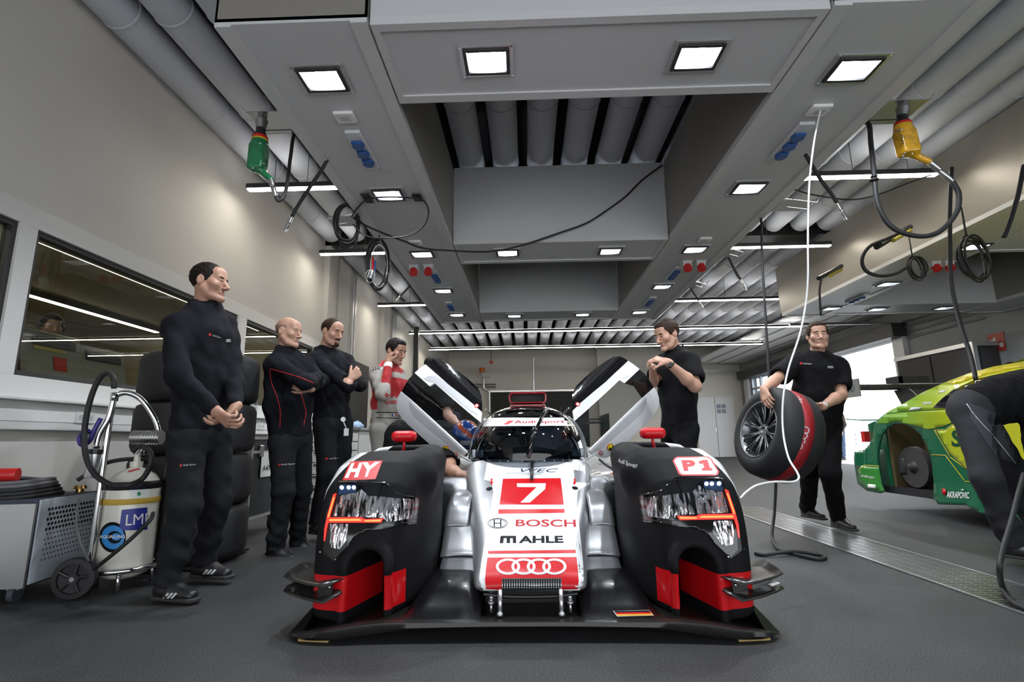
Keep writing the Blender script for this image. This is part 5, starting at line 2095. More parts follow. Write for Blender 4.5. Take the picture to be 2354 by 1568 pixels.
    T.folds(amp * 0.55, 0.10, seed, squash=(1.0, 1.0, 0.75))
    if top == 'tee':
        for S in 'RL':
            sh, el = J['sh' + S], J['el' + S]
            q = sh.lerp(el, 0.62)
            dd = (el - sh).normalized()
            T.op(lambda X_, Y_, Z_: np.sqrt((X_ - q.x - dd.x * 0.075) ** 2 + (Y_ - q.y - dd.y * 0.075) ** 2 + (Z_ - q.z - dd.z * 0.075) ** 2) - 0.075, q - Vector((.2,) * 3), q + Vector((.2,) * 3), 0.004, True)
    else:
        for S in 'RL':
            el, wr = J['el' + S], J['wr' + S]
            dd = (wr - el).normalized()
            T.ell(wr + dd * 0.045, (0.055,) * 3, 0.003, True)
    # neck opening
    T.ell(nk + sp * 0.042 + tfw * 0.012, (0.074, 0.074, 0.064) if collar is None else (0.058, 0.058, 0.04), 0.006, True)
    if collar:
        T.cap(nk + sp * 0.0, nk + sp * collar, 0.070, 0.066, 0.02)
        T.cap(nk + sp * 0.01, nk + sp * (collar + 0.08), 0.060, 0.064, 0.004, sub=True)
    T.cutplane(pv - sp * 0.055, -sp, 0.01)
    gt = sdf_obj({'sweater': 'sweater', 'tee': 't_shirt', 'jacket': 'jacket', 'suit': 'racing_suit'}[top], T, topmat, root, 2)
    # ---- trousers
    if legs:
        U = SDF(lo, hi, hc)
        U.cap(pv + sp * 0.05, pv - sp * 0.03, 0.108 * bw, 0.112 * bw, 0.04, lat=lat, st=1.40)
        for S in 'RL':
            hpj = pv + lat * (0.088 if S == 'L' else -0.088) - sp * 0.04
            kn, an = J['kn' + S], J['an' + S]
            U.cap(hpj, kn, 0.098, 0.078, 0.035).cap(kn, an + Vector((0, 0, 0.0)), 0.076, 0.062, 0.04)
        zlow = min(J['anR'].z, J['anL'].z)
        U.folds(0.0048, 0.09, seed + 3, mask=lambda X_, Y_, Z_: 0.5 + 1.1 * np.exp(-((Z_ - zlow - 0.08) / 0.16) ** 2), squash=(0.6, 0.6, 1.0))
        for S in 'RL':
            an = J['an' + S]
            kn = J['kn' + S]
            dd = (an - kn).normalized()
            U.ell(an + dd * 0.075, (0.085,) * 3, 0.004, True)
        tr = sdf_obj('trousers' if top != 'suit' else 'suit_trousers', U, legmat, root, 2)
    else:
        tr = None
    # ---- shoes
    if legs and shoes:
        for S in 'RL':
            an = J['an' + S]
            td = (J['toe' + S] - an) if 'toe' + S in J else fwd * 0.2
            td = Vector((td.x, td.y, td.z if 'toe' + S in J and abs(td.z) > 0.12 else 0)).normalized()
            sd = td.cross(UPV).normalized()
            zf = an.z - 0.085
            c = Vector((an.x, an.y, zf))
            hh = max(0.005, hc * 0.6)
            G = SDF(c - Vector((0.3, 0.3, 0.05)), c + Vector((0.3, 0.3, 0.2)), hh)
            G.cap(c - td * 0.035 + UPV * 0.045, c + td * 0.06 + UPV * 0.043, 0.040, 0.040, 0.02)
            G.cap(c + td * 0.06 + UPV * 0.043, c + td * 0.165 + UPV * 0.030, 0.042, 0.026, 0.03, lat=sd, st=1.3)
            G.cap(c + UPV * 0.05, an + UPV * 0.03, 0.042, 0.040, 0.03)
            G.cutplane(c + UPV * 0.012, -UPV, 0.004)
            so = sdf_obj('shoe', G, m_shoe, root, 1)
            K = SDF(c - Vector((0.3, 0.3, 0.05)), c + Vector((0.3, 0.3, 0.1)), hh)
            K.cap(c - td * 0.035 + UPV * 0.014, c + td * 0.175 + UPV * 0.014, 0.040, 0.036, 0.02, lat=sd, st=1.15)
            K.cutplane(c + UPV * 0.022, UPV, 0.002).cutplane(c + UPV * 0.001, -UPV, 0.002)
            sdf_obj('sole', K, m_sole, so, 1)
    return dict(root=root, top=gt, legs=tr, J=J, lat=lat, fwd=tfw, sp=sp)


def on_cloth(p, key, name, vf, mat, off=0.003, cell=6):
    return decal(name, vf, bvh_of(p[key]), mat, p[key], off=off, cell=cell)


def seam(p, key, name, pts, mat, r=0.0035):
    """piping: image polyline laid on the garment"""
    bv = bvh_of(p[key])
    out = []
    for q in spline([(a, b, 0) for a, b in pts], 5):
        d = ray(q.x, q.y).normalized()
        loc, no, _, _ = bv.ray_cast(CAM, d)
        if loc is not None:
            out.append(loc - d * 0.001)
    if len(out) > 2:
        MB().tube(out, r, 6).build(name, mat, p[key], sharp=0)


# man in the left foreground with clasped hands
J1 = dict(head=Y(482, 650, 2.93), neck=Y(470, 706, 2.95), shR=Y(404, 752, 2.79), shL=Y(518, 748, 3.10), elR=Y(408, 862, 2.66), elL=Y(538, 862, 3.02),
          wrR=Y(497, 946, 2.62), wrL=Y(540, 938, 2.78), pelvis=Y(463, 985, 2.93), knR=Y(425, 1165, 2.80), knL=Y(497, 1155, 3.08),
          anR=Y(385, 1338, 2.80), anL=Y(468, 1292, 3.16))
J1['toeR'] = J1['anR'] + Vector((0.2, -0.05, 0))
J1['toeL'] = J1['anL'] + Vector((0.2, -0.04, 0))
d1 = (J1['wrR'] - J1['elR']).normalized()
d2 = (J1['wrL'] - J1['elL']).normalized()
pm1 = person('tall man in black sweater standing with clasped hands in the left foreground', J1, hairstyle='short', h=0.0026, hc=0.009, skinm=m_skin2, hf=(0.985, 0.06, -0.04),
             hands={'R': (Vector((0.75, -0.05, -0.55)), Vector((0.45, 0.75, 0.35)), (38, 48, 30), (30, 20)), 'L': (Vector((-0.35, -0.55, -0.70)), Vector((-0.55, -0.35, 0.5)), (25, 40, 25), (30, 15))}, nose=1.1, stub=True, seed=2, bw=1.06)
on_cloth(pm1, 'top', 'chest_logo', txt('Audi Sport', [(488, 774), (507, 779), (507, 774), (489, 768)]), m_logo)
on_cloth(pm1, 'top', 'chest_mark', poly_faces([[(480, 766), (486, 767), (484, 773), (479, 772)]]), m_pipe)
for c in (521.5, 524.5, 527.5):
    on_cloth(pm1, 'top', 'ring_logo', poly_faces([(ellipse((c, 783), 2.6, 3.4, 12), [ellipse((c, 783), 1.6, 2.3, 12)])]), m_logo, cell=20)
on_cloth(pm1, 'legs', 'leg_logo', txt('Audi Sport', [(421, 1073), (450, 1070), (450, 1066), (421, 1067)]), m_logo)
on_cloth(pm1, 'legs', 'leg_mark', poly_faces([[(414, 1067), (419, 1067), (418, 1073), (413, 1073)]]), m_pipe)
for sh_i, (sh_o, base) in enumerate(zip([c for c in pm1['root'].children if c.name.startswith('shoe')], ((372, 1372), (462, 1318)))):
    bv = bvh_of(sh_o)
    for k in range(3):
        x, y = base[0] + k * 9, base[1]
        decal('stripe', rect([(x - 8, y + 14), (x - 3, y + 15), (x + 18, y - 8), (x + 13, y - 9)]), bv, m_logo, sh_o, off=0.002, cell=8)

# bald man with folded arms and red piping
J2 = dict(head=Y(664, 764, 3.95), neck=Y(655, 812, 3.98), shR=Y(630, 836, 3.84), shL=Y(700, 834, 4.14), elR=Y(704, 880, 3.68), elL=Y(736, 878, 4.05),
          wrR=Y(735, 862, 3.92), wrL=Y(712, 893, 3.76), pelvis=Y(668, 1000, 3.98), knR=Y(652, 1130, 3.88), knL=Y(693, 1125, 4.12),
          anR=Y(632, 1262, 3.90), anL=Y(683, 1248, 4.22))
pm2 = person('bald man in black zip jacket with red piping, arms folded, left of the car', J2, top='jacket', hairstyle='bald', h=0.0034, hc=0.011, skinm=m_skin, hairmat=M('hair_grey_cut', (0.27, 0.165, 0.12), 0.7), hf=(0.95, -0.18, -0.10),
             hands={'L': (Vector((-0.35, -0.6, 0.1)), Vector((-0.3, 1, 0.2)), (65, 75, 40), (30, 20))}, belly=1.16, seed=5, collar=0.05, bw=1.08)
seam(pm2, 'top', 'piping', [(621, 848), (650, 856), (690, 868), (722, 881)], m_pipe)
seam(pm2, 'top', 'piping', [(620, 850), (624, 880), (636, 910), (644, 945), (643, 984)], m_pipe)
seam(pm2, 'top', 'piping', [(688, 892), (698, 925), (703, 950), (698, 978)], m_pipe)
on_cloth(pm2, 'legs', 'leg_logo', txt('Audi Sport', [(647, 1071), (678, 1069), (678, 1064), (647, 1066)]), m_logo)
on_cloth(pm2, 'legs', 'leg_mark', poly_faces([[(640, 1066), (646, 1066), (645, 1071), (639, 1071)]]), m_pipe)

# man with moustache, arms folded
J3 = dict(head=Y(764, 764, 4.38), neck=Y(745, 806, 4.42), shR=Y(722, 830, 4.28), shL=Y(795, 830, 4.58), elR=Y(800, 884, 4.08), elL=Y(826, 884, 4.42),
          wrR=Y(826, 864, 4.36), wrL=Y(806, 872, 4.10), pelvis=Y(765, 965, 4.42), knR=Y(752, 1085, 4.38), knL=Y(785, 1085, 4.56),
          anR=Y(728, 1203, 4.46), anL=Y(775, 1195, 4.64))
pm3 = person('man with moustache in black sweater, arms folded, between the bald man and the driver', J3, hairstyle='balding', h=0.0036, hc=0.011, hairmat=m_hair2, hf=(0.88, -0.38, -0.24), stub='beard',
             hands={'L': (Vector((0.25, 0.1, 0.3)), Vector((-0.6, 0.7, -0.1)), (60, 70, 40), (25, 20))}, seed=8, bw=1.04, belly=1.05)
on_cloth(pm3, 'legs', 'leg_logo', txt('Audi Sport', [(757, 1057), (779, 1055), (779, 1051), (757, 1053)]), m_logo)
on_cloth(pm3, 'legs', 'leg_mark', poly_faces([[(748, 1052), (754, 1052), (753, 1057), (747, 1057)]]), m_pipe)
t = MB().cyl(Y(789, 964, 4.2), Y(789, 964, 4.23), 0.02, n=14).cyl(Y(789, 968, 4.21), Y(796, 985, 4.2), 0.004, n=6).box(Y(790, 1002, 4.2), Y(802, 985, 4.21))
tag(t.build('badge_reel', m_sok), 'white pass on a round reel at the belt of the man with moustache', 'badge')

# racing driver in the grey and red overalls, hand at his ear
J4 = dict(head=Y(911, 808, 4.85), neck=Y(893, 846, 4.88), shR=Y(866, 862, 4.74), shL=Y(914, 862, 5.00), elR=Y(880, 906, 4.58), elL=Y(932, 905, 4.95),
          wrR=Y(893, 833, 4.70), wrL=Y(926, 955, 4.85), pelvis=Y(888, 975, 4.90), knR=Y(876, 1055, 4.88), knL=Y(908, 1055, 5.0))
J4['anR'] = Vector((J4['knR'].x, 4.9, 0.09))
J4['anL'] = Vector((J4['knL'].x, 5.05, 0.09))
pm4 = person('racing driver in grey and red overalls holding one hand to his ear', J4, top='suit', topmat=m_suit, legmat=m_suit, hairstyle='full', h=0.004, hc=0.0065, skinm=m_skin2, hf=(0.84, -0.45, -0.30),
             hands={'R': (Vector((0.02, 0.12, 1.0)), Vector((0.15, 1, 0.0)), (45, 60, 35), (25, 20), 0.85)}, seed=11, collar=0.045)


def paint(p, key, fn, mats):
    """paint regions of a garment: fn(centres)->material index"""
    o = p[key]
    me = o.data
    c = np.empty(len(me.polygons) * 3)
    me.polygons.foreach_get('center', c)
    for m in mats:
        me.materials.append(m)
    me.polygons.foreach_set('material_index', fn(c.reshape(-1, 3)).astype(np.int32))


nk4, sh4, el4, wr4 = [np.array(J4[k]) for k in ('neck', 'shR', 'elR', 'wrR')]


def suit_fn(c):
    m = np.zeros(len(c))
    d_n = np.linalg.norm(c - nk4, axis=1)
    m[(c[:, 2] > nk4[2] - 0.05) & (d_n < 0.15)] = 1
    t = np.clip(((c - el4) @ (wr4 - el4)) / ((wr4 - el4) @ (wr4 - el4)), 0, 1)
    d = np.linalg.norm(c - el4 - t[:, None] * (wr4 - el4), axis=1)
    m[(d < 0.08) & (t > 0.28) & (t < 0.82) & (c[:, 0] > el4[0] - 0.02)] = 1
    m[(d < 0.08) & (t >= 0.82)] = 2
    m[(c[:, 2] < sh4[2] - 0.14) & (c[:, 2] > sh4[2] - 0.32) & (c[:, 0] < sh4[0] + 0.02)] = 1
    m[(c[:, 2] < sh4[2] - 0.02) & (c[:, 2] > sh4[2] - 0.2) & (c[:, 0] > nk4[0] + 0.05) & (d > 0.1)] = 1
    return m


paint(pm4, 'top', suit_fn, [m_suit_r, m_cwhite])
on_cloth(pm4, 'top', 'lettering', txt('e-tron', [(885, 914), (922, 914), (922, 901), (885, 901)], 0.02), m_suit_r)
on_cloth(pm4, 'top', 'lettering', txt('quattro', [(885, 932), (926, 932), (926, 919), (885, 919)], 0.02), m_suit_r)
for k in range(4):
    on_cloth(pm4, 'top', 'ring_logo', poly_faces([(ellipse((856 + k * 5, 848 - k * 1.0), 3.6, 4, 14), [ellipse((856 + k * 5, 848 - k), 2.5, 2.8, 14)])]), m_ink, cell=20)
on_cloth(pm4, 'top', 'belt_line', rect([(864, 949), (922, 949), (922, 947.6), (864, 947)]), m_ink, cell=4)
on_cloth(pm4, 'top', 'belt_line', rect([(864, 961), (922, 962.5), (922, 961), (864, 959.5)]), m_ink, cell=4)
for k, mm in enumerate((m_blue, m_cwhite, m_suit_r)):
    on_cloth(pm4, 'top', 'flag_patch', rect([(901 + k * 3.2, 957), (904.2 + k * 3.2, 957), (904.2 + k * 3.2, 951), (901 + k * 3.2, 951)]), mm, 0.004)

# man in black polo shirt behind the right door, hand raised
J5 = dict(head=Y(1533, 770, 4.15), neck=Y(1554, 812, 4.20), shL=Y(1584, 832, 4.05), shR=Y(1530, 834, 4.36), elL=Y(1598, 888, 3.92), elR=Y(1502, 880, 4.22),
          wrL=Y(1534, 832, 3.80), wrR=Y(1500, 842, 4.02), pelvis=Y(1562, 975, 4.24), knL=Y(1570, 1085, 4.1), knR=Y(1540, 1085, 4.35))
J5['anL'] = Vector((J5['knL'].x, 4.12, 0.09))
J5['anR'] = Vector((J5['knR'].x, 4.4, 0.09))
pm5 = person('man in black short-sleeved shirt with wristwatch standing behind the right car door', J5, top='tee', topmat=m_blackc, legmat=m_blackc, hairstyle='full', hairmat=m_hair2, h=0.0034, hc=0.010, hf=(-0.86, -0.40, -0.34), stub=True,
             hands={'L': (Vector((-0.85, 0.05, 0.25)), Vector((-0.1, 0.6, -0.75)), (35, 40, 20), (35, 20))}, seed=14, collar=0.05, bw=1.06, sleeve=1.25)
w0 = J5['wrL'].lerp(J5['elL'], 0.10)
dw = (J5['elL'] - J5['wrL']).normalized()
wt = MB().prof(w0 - dw * 0.011, w0 + dw * 0.011, [(0.029, 0), (0.034, 0.15), (0.034, 0.85), (0.029, 1)], 24).build('strap', m_black)
wa_ = thing('wristwatch', 'black wristwatch on the raised wrist behind the right door', 'watch', tuple(w0))
wt.parent = wa_
wt.matrix_parent_inverse = Matrix.Translation(-w0)
tc_ = (CAM - w0).normalized()
MB().cyl(w0 + tc_ * 0.030, w0 + tc_ * 0.042, 0.02, 0.018, n=20).build('dial', m_black, wa_)

# man carrying the covered wheel
J6 = dict(head=Y(1880, 772, 4.52), neck=Y(1878, 816, 4.56), shR=Y(1822, 838, 4.56), shL=Y(1928, 842, 4.56), elR=Y(1780, 876, 4.42), elL=Y(1934, 908, 4.45),
          wrR=Y(1756, 896, 4.15), wrL=Y(1888, 936, 4.20), pelvis=Y(1882, 962, 4.60), knR=Y(1862, 1080, 4.75), knL=Y(1908, 1090, 4.45),
          anR=Y(1856, 1168, 5.15), anL=Y(1926, 1190, 4.72))
J6['toeR'] = J6['anR'] + Vector((0.05, -0.2, 0))
J6['toeL'] = J6['anL'] + Vector((0.02, -0.2, 0))
pm6 = person('man in black t-shirt walking and carrying a covered racing wheel', J6, top='tee', topmat=m_blackc, legmat=m_blackc, hairstyle='full', hairmat=m_hair2, h=0.0034, hc=0.010, hf=(-0.30, -0.95, -0.04),
             hands={'R': (Vector((-0.05, -0.35, -0.55)), Vector((0.8, 0.35, -0.3)), (25, 35, 25), (25, 15)), 'L': (Vector((-0.8, -0.25, 0.05)), Vector((-0.3, -0.6, -0.5)), (20, 25, 15), (20, 10))}, seed=17, bw=1.14, sleeve=1.25, belly=1.1)
on_cloth(pm6, 'top', 'chest_logo', txt('Audi Sport', [(1845, 838), (1866, 839), (1866, 835), (1845, 834)]), m_logo)
on_cloth(pm6, 'top', 'chest_mark', poly_faces([[(1839, 833), (1844, 833), (1843, 838), (1838, 838)]]), m_pipe)
for k in range(4):
    on_cloth(pm6, 'top', 'ring_logo', poly_faces([(ellipse((1904.5 + k * 3, 844), 2.1, 2.5, 12), [ellipse((1904.5 + k * 3, 844), 1.4, 1.8, 12)])]), m_logo, cell=20)
w0 = J6['wrL'].lerp(J6['elL'], 0.12)
dw = (J6['elL'] - J6['wrL']).normalized()
wa_ = thing('wristwatch', 'silver wristwatch on the man carrying the wheel', 'watch', tuple(w0))
wt = MB().prof(w0 - dw * 0.012, w0 + dw * 0.012, [(0.030, 0), (0.035, 0.15), (0.035, 0.85), (0.030, 1)], 24).build('strap', m_steel, wa_)
MB().cyl(w0 + (CAM - w0).normalized() * 0.031, w0 + (CAM - w0).normalized() * 0.042, 0.018, n=20).build('dial', m_wht, wa_)

# mechanic bending over the left side of the cockpit
J7 = dict(head=Y(1070, 1006, 4.2), neck=Y(1046, 1010, 4.28), shR=Y(1030, 1030, 3.98), shL=Y(1050, 1000, 4.4), elR=Y(1036, 1084, 3.62), elL=Y(1080, 1010, 4.3),
          wrR=Y(1062, 1092, 3.52), wrL=Y(1092, 1040, 4.05), pelvis=Vector((-1.05, 4.38, 0.86)), knR=Vector((-1.13, 4.22, 0.48)), knL=Vector((-1.13, 4.5, 0.48)), anR=Vector((-1.16, 4.22, 0.09)), anL=Vector((-1.16, 4.5, 0.09)))
person('person in black shirt and blue helmet bending over the left side of the cockpit', J7, top='tee', topmat=m_blackc, legmat=m_blackc, hairstyle='short', h=0.0042, hc=0.012, skinm=m_skin2, hf=(0.75, -0.2, -0.6),
       hands={'R': (Vector((0.8, -0.1, 0.05)), Vector((0.1, 0.1, -1)), (12, 18, 10), (30, 10))}, seed=19)
# man behind the left door
J8 = dict(head=Y(997, 846, 5.6), neck=Y(990, 880, 5.6), shL=Y(962, 900, 5.75), shR=Y(1018, 902, 5.45), elR=Y(1030, 955, 5.35), elL=Y(958, 950, 5.8),
          wrR=Y(1062, 985, 5.2), wrL=Y(990, 985, 5.6), pelvis=Y(992, 975, 5.65), knR=Y(1000, 1050, 5.6), knL=Y(975, 1050, 5.7))
J8['anR'] = Vector((J8['knR'].x, 5.6, 0.09))
J8['anL'] = Vector((J8['knL'].x, 5.75, 0.09))
person('dark-haired man in black seen behind the raised left car door', J8, top='tee', topmat=m_blackc, legmat=m_blackc, hairstyle='thick', h=0.006, hc=0.014, hf=(0.55, 0.8, -0.2), hands={'R': (Vector((0.6, -0.4, -0.4)), Vector((0, 0.2, -1)), (20, 25, 15), (20, 10))}, seed=23, bw=1.1, sleeve=1.15)
# driver in the car
hc_ = Vector((-0.17, 4.12, 0.86))
dvr = thing('person', 'driver with white helmet sitting low behind the windscreen of the race car', 'person', (-0.17, 4.3, 0.3))
B = SDF((-0.5, 3.8, 0.3), (0.15, 4.6, 1.0), 0.012)
B.cap((-0.15, 4.28, 0.45), (-0.17, 4.2, 0.68), 0.12, 0.11, 0.05, lat=(1, 0, 0), st=1.4).cap((-0.17, 4.18, 0.7), hc_, 0.06, 0.05, 0.03).cap((-0.33, 4.18, 0.68), (-0.36, 3.95, 0.6), 0.05, 0.04, 0.03).cap((-0.01, 4.18, 0.68), (0.02, 3.95, 0.62), 0.05, 0.04, 0.03).ell(hc_, (0.085, 0.1, 0.11), 0.02)
sdf_obj('body', B, m_suit, dvr, 1)
ho = MB().ell(hc_ + Vector((0, 0, 0.01)), (0.125, 0.145, 0.13), 28, 18).build('helmet', m_cwhite, dvr, sharp=0)
hc7 = J7['head'] + Vector((0, 0, 0.015))
hmm = MB().ell(hc7, (0.118, 0.13, 0.128), 30, 20).me('helmet')
h7 = link_mesh('helmet', hmm, [M('helmet_blue', (0.02, 0.07, 0.30), 0.15, coat=1), M('helmet_orange', (0.7, 0.12, 0.03), 0.15, coat=1), m_cwhite], None, sharp=0)
tag(h7, 'blue helmet with orange and white bands on the person bending into the cockpit', 'helmet')
for p_ in hmm.polygons:
    c = p_.center - hc7
    a = math.atan2(c.y, c.x)
    p_.material_index = 1 if math.sin(a * 4 + c.z * 40) > 0.55 else (2 if -0.07 < c.z < -0.03 else 0)
MB().box(hc_ + Vector((-0.08, -0.15, -0.03)), hc_ + Vector((0.08, -0.10, 0.03))).build('visor', m_gloss, dvr, bevel=0.03)
# far man seen through the door glass
def stander(x, y, hgt, faces, label, tm, lm, hs='short', sc=1.0, hm=None, **k):
    f = Vector((math.sin(faces), -math.cos(faces), 0))
    lt = Vector((-f.y, f.x, 0)) * 1.0
    b = Vector((x, y, 0))
    q = hgt / 1.78
    J = dict(head=b + UPV * 1.66 * q + f * 0.02, neck=b + UPV * 1.49 * q, shR=b - lt * 0.17 + UPV * 1.42 * q, shL=b + lt * 0.17 + UPV * 1.42 * q,
             elR=b - lt * 0.23 + UPV * 1.13 * q, elL=b + lt * 0.23 + UPV * 1.13 * q, wrR=b - lt * 0.2 + f * 0.12 + UPV * 0.9 * q, wrL=b + lt * 0.2 + f * 0.12 + UPV * 0.9 * q,
             pelvis=b + UPV * 0.95 * q, knR=b - lt * 0.1 + UPV * 0.5 * q + f * 0.02, knL=b + lt * 0.1 + UPV * 0.5 * q + f * 0.04, anR=b - lt * 0.1 + UPV * 0.09, anL=b + lt * 0.11 + UPV * 0.09 + f * 0.08)
    hd = Vector((0, 0, -1))
    return person(label, J, topmat=tm, legmat=lm, hairstyle=hs, h=0.009, hc=0.018, hf=f, hands={'R': (hd + f * 0.3, lt, (20, 25, 15), (20, 10)), 'L': (hd + f * 0.3, -lt, (20, 25, 15), (20, 10))}, hairmat=hm, **k)


m_bluec = M('cloth_blue', (0.04, 0.06, 0.11), 0.85)
stander(-1.82, 12.2, 1.72, 0.4, 'distant man in dark blue shirt seen through the left door glass', m_bluec, m_jean, seed=31)
stander(10.35, 17.6, 1.8, -1.2, 'person in blue jeans walking outside beyond the garage opening', M('cloth_brown', (0.06, 0.045, 0.04), 0.9), m_jean, hs='thick', seed=33)
stander(6.75, 7.3, 1.76, 2.4, 'dark-haired man standing behind the green and yellow car', m_blackc, m_blackc, hs='thick', seed=35)

# mechanic bending into the green and yellow car, cut by the right edge of the photo
J9 = dict(head=Y(2440, 900, 3.75), neck=Y(2400, 885, 3.80), shR=Y(2370, 905, 3.6), shL=Y(2390, 890, 4.0), elR=Y(2380, 1010, 3.5), elL=Y(2420, 1000, 3.9),
          wrR=Y(2372, 1095, 3.4), wrL=Y(2440, 1100, 3.8), pelvis=Y(2242, 938, 3.62), knR=Y(2268, 1100, 3.40), knL=Y(2330, 1085, 3.66), anR=Y(2330, 1250, 3.45), anL=Y(2390, 1235, 3.75))
pm9 = person('mechanic in black and grey work trousers bending over beside the green car', J9, top='jacket', topmat=m_blackc, legmat=M('cloth_work', (0.014, 0.014, 0.018), 0.85), hairstyle='short', h=0.006, hc=0.011, hf=(0.8, 0.2, -0.6), hands={'R': (Vector((0.2, -0.1, -1)), Vector((1, 0, 0)), (40, 40, 25), (30, 15))}, seed=41, bw=1.25, belly=1.1)
on_cloth(pm9, 'legs', 'grey_panel', poly_faces([[(2225, 925), (2290, 950), (2325, 960), (2350, 1050), (2335, 1065), (2290, 1050), (2270, 1020), (2230, 960)]]), M('cloth_panel', (0.035, 0.036, 0.045), 0.85), cell=10)
seam(pm9, 'legs', 'piping', [(2222, 928), (2245, 960), (2290, 1010), (2335, 1066)], m_logo, 0.003)
seam(pm9, 'legs', 'piping', [(2300, 950), (2320, 985), (2350, 1050)], m_logo, 0.003)
on_cloth(pm9, 'top', 'waist_logo', poly_faces([[(2215, 900), (2232, 898), (2262, 920), (2248, 918)]]), m_logo, cell=8)
on_cloth(pm9, 'top', 'waist_logo', poly_faces([[(2232, 898), (2240, 899), (2268, 922), (2260, 920)]]), m_pipe, cell=8)
# ------------------------------------------------------------------ office behind the left windows
m_off = M('office_wall', (0.30, 0.27, 0.19), 0.8)
for nm, lo_, hi_ in (('floor_2', (-8.2, -0.5, -0.1), (XL - 0.2, 9.2, 0)), ('ceiling_2', (-8.2, -0.5, 2.85), (XL - 0.2, 9.2, 2.95)), ('wall_office_west', (-8.3, -0.5, 0), (-8.2, 9.2, 2.85)), ('wall_office_north', (-8.2, 9.1, 0), (XL - 0.2, 9.2, 2.85)), ('wall_office_south', (-8.2, -0.6, 0), (XL - 0.2, -0.5, 2.85))):
    struct(nm, MB().box(lo_, hi_), m_off)
m_led_o = emis('office_led', (1.0, 0.96, 0.86), 14)
for x, y0, y1, lab in ((-4.73, 0.5, 8.8, 'long office strip light seen highest through the left windows'), (-6.6, 0.5, 8.8, 'second long strip light deeper inside the office')):
    t = thing('office_light', lab, 'light', (x, 4.5, 2.8), 'office strip lights')
    MB().box((x - 0.05, y0, 2.77), (x + 0.05, y1, 2.845)).build('housing', m_dark, t)
    MB().box((x - 0.035, y0 + 0.02, 2.755), (x + 0.035, y1 - 0.02, 2.769)).build('diffuser', m_led_o, t)
m_mon = M('monitor_back', (0.33, 0.34, 0.35), 0.45, 0.3)
m_paper = M('paper_yellow', (0.55, 0.45, 0.12), 0.7)
desk = thing('desk', 'grey office desk behind the large left window', 'desk', (-4.25, 3.8, 0))
MB().box((-4.7, 2.6, 0.98), (-3.75, 7.4, 1.02)).build('desk_top', M('desk_grey', (0.2, 0.2, 0.2), 0.6), desk, bevel=0.005)
for yy in (2.7, 5.0, 7.3):
    MB().box((-4.3, yy - 0.03, 0), (-4.2, yy + 0.03, 0.98)).build('leg', m_dark, desk)
for i, (u_, v_, lab) in enumerate(((118, 818, 'grey-backed monitor with notes behind the left window, in front of the man'), (232, 850, 'grey-backed monitor behind the large window, nearest the gas bottle'))):
    mp_ = X(u_, v_, -4.0)
    t = thing('monitor', lab, 'monitor', (-4.0, mp_.y, 1.02), 'monitors in the office')
    rot = Matrix.Translation(mp_) @ Matrix.Rotation(math.radians(-14), 4, 'Y')
    MB().box((-0.02, -0.27, -0.22), (0.03, 0.27, 0.2), rot).build('case', m_mon, t, bevel=0.02)
    MB().box((0.031, -0.2, 0.06), (0.05, 0.2, 0.15), rot).build('hinge_cover', m_black, t, bevel=0.01)
    MB().box((-4.08, mp_.y - 0.12, 1.02), (-3.92, mp_.y + 0.12, 1.035)).box((-4.02, mp_.y - 0.03, 1.03), (-3.99, mp_.y + 0.03, mp_.z)).build('stand', m_dark, t)
    if i == 0:
        MB().box((0.032, -0.19, 0.02), (0.036, 0.1, 0.055), rot).build('note', m_paper, t)
        MB().box((0.032, -0.02, -0.14), (0.036, 0.1, -0.02), rot).build('red_card', m_red, t)
# seated man with headset
Hh = X(118, 752, -4.65)
by = Hh + Vector((0, 0.02, 0))
stm = thing('person', 'man with headset sitting at the monitors behind the left window', 'person', (by.x, by.y, 0))
hf_ = Vector((0.85, -0.45, -0.15)).normalized()
rt_ = hf_.cross(UPV).normalized()
Rr = Matrix((rt_, hf_, rt_.cross(hf_))).transposed()
hp_, hr_ = head_parts(Hh, Rr, 0.004, 'thick', True)
link_mesh('body', np_mesh('body', list(hp_)), [m_skin, m_lip, m_eye, m_hair, m_skin, m_iris], stm, sharp=0)
link_mesh('hair', np_mesh('hair', [hr_ + (0,)]), m_hair, stm, sharp=0)
B = SDF(by - Vector((0.45, 0.5, 0.9)), by + Vector((0.5, 0.5, 0.0)), 0.014)
B.cap(by - UPV * 0.75, by - UPV * 0.32, 0.11, 0.12, 0.05, lat=rt_, st=1.5).cap(by - UPV * 0.3, Hh - UPV * 0.11, 0.07, 0.055, 0.04)
for s_ in (-1, 1):
    q = by + rt_ * 0.19 * s_ - UPV * 0.3
    B.cap(q, q - UPV * 0.28 + hf_ * 0.08, 0.06, 0.05, 0.04).cap(q - UPV * 0.28 + hf_ * 0.08, q - UPV * 0.3 + hf_ * 0.32, 0.048, 0.035, 0.03)
sdf_obj('sweater', B, M('cloth_wine', (0.05, 0.015, 0.015), 0.9), stm, 2)
hs_ = thing('headset', 'black headset worn by the man behind the left window', 'headset', tuple(Hh))
MB().tube([Hh + Rr @ Vector((0.092 * math.cos(a), -0.01, 0.03 + 0.105 * math.sin(a))) for a in [math.pi * i / 14 for i in range(15)]], 0.008, 8).build('headband', m_black, hs_, sharp=0)
for s in (-1, 1):
    MB().cyl(Hh + Rr @ Vector((s * 0.082, -0.01, 0.0)), Hh + Rr @ Vector((s * 0.105, -0.01, 0.0)), 0.036, 0.03, n=18).build('ear_cup', m_black, hs_)

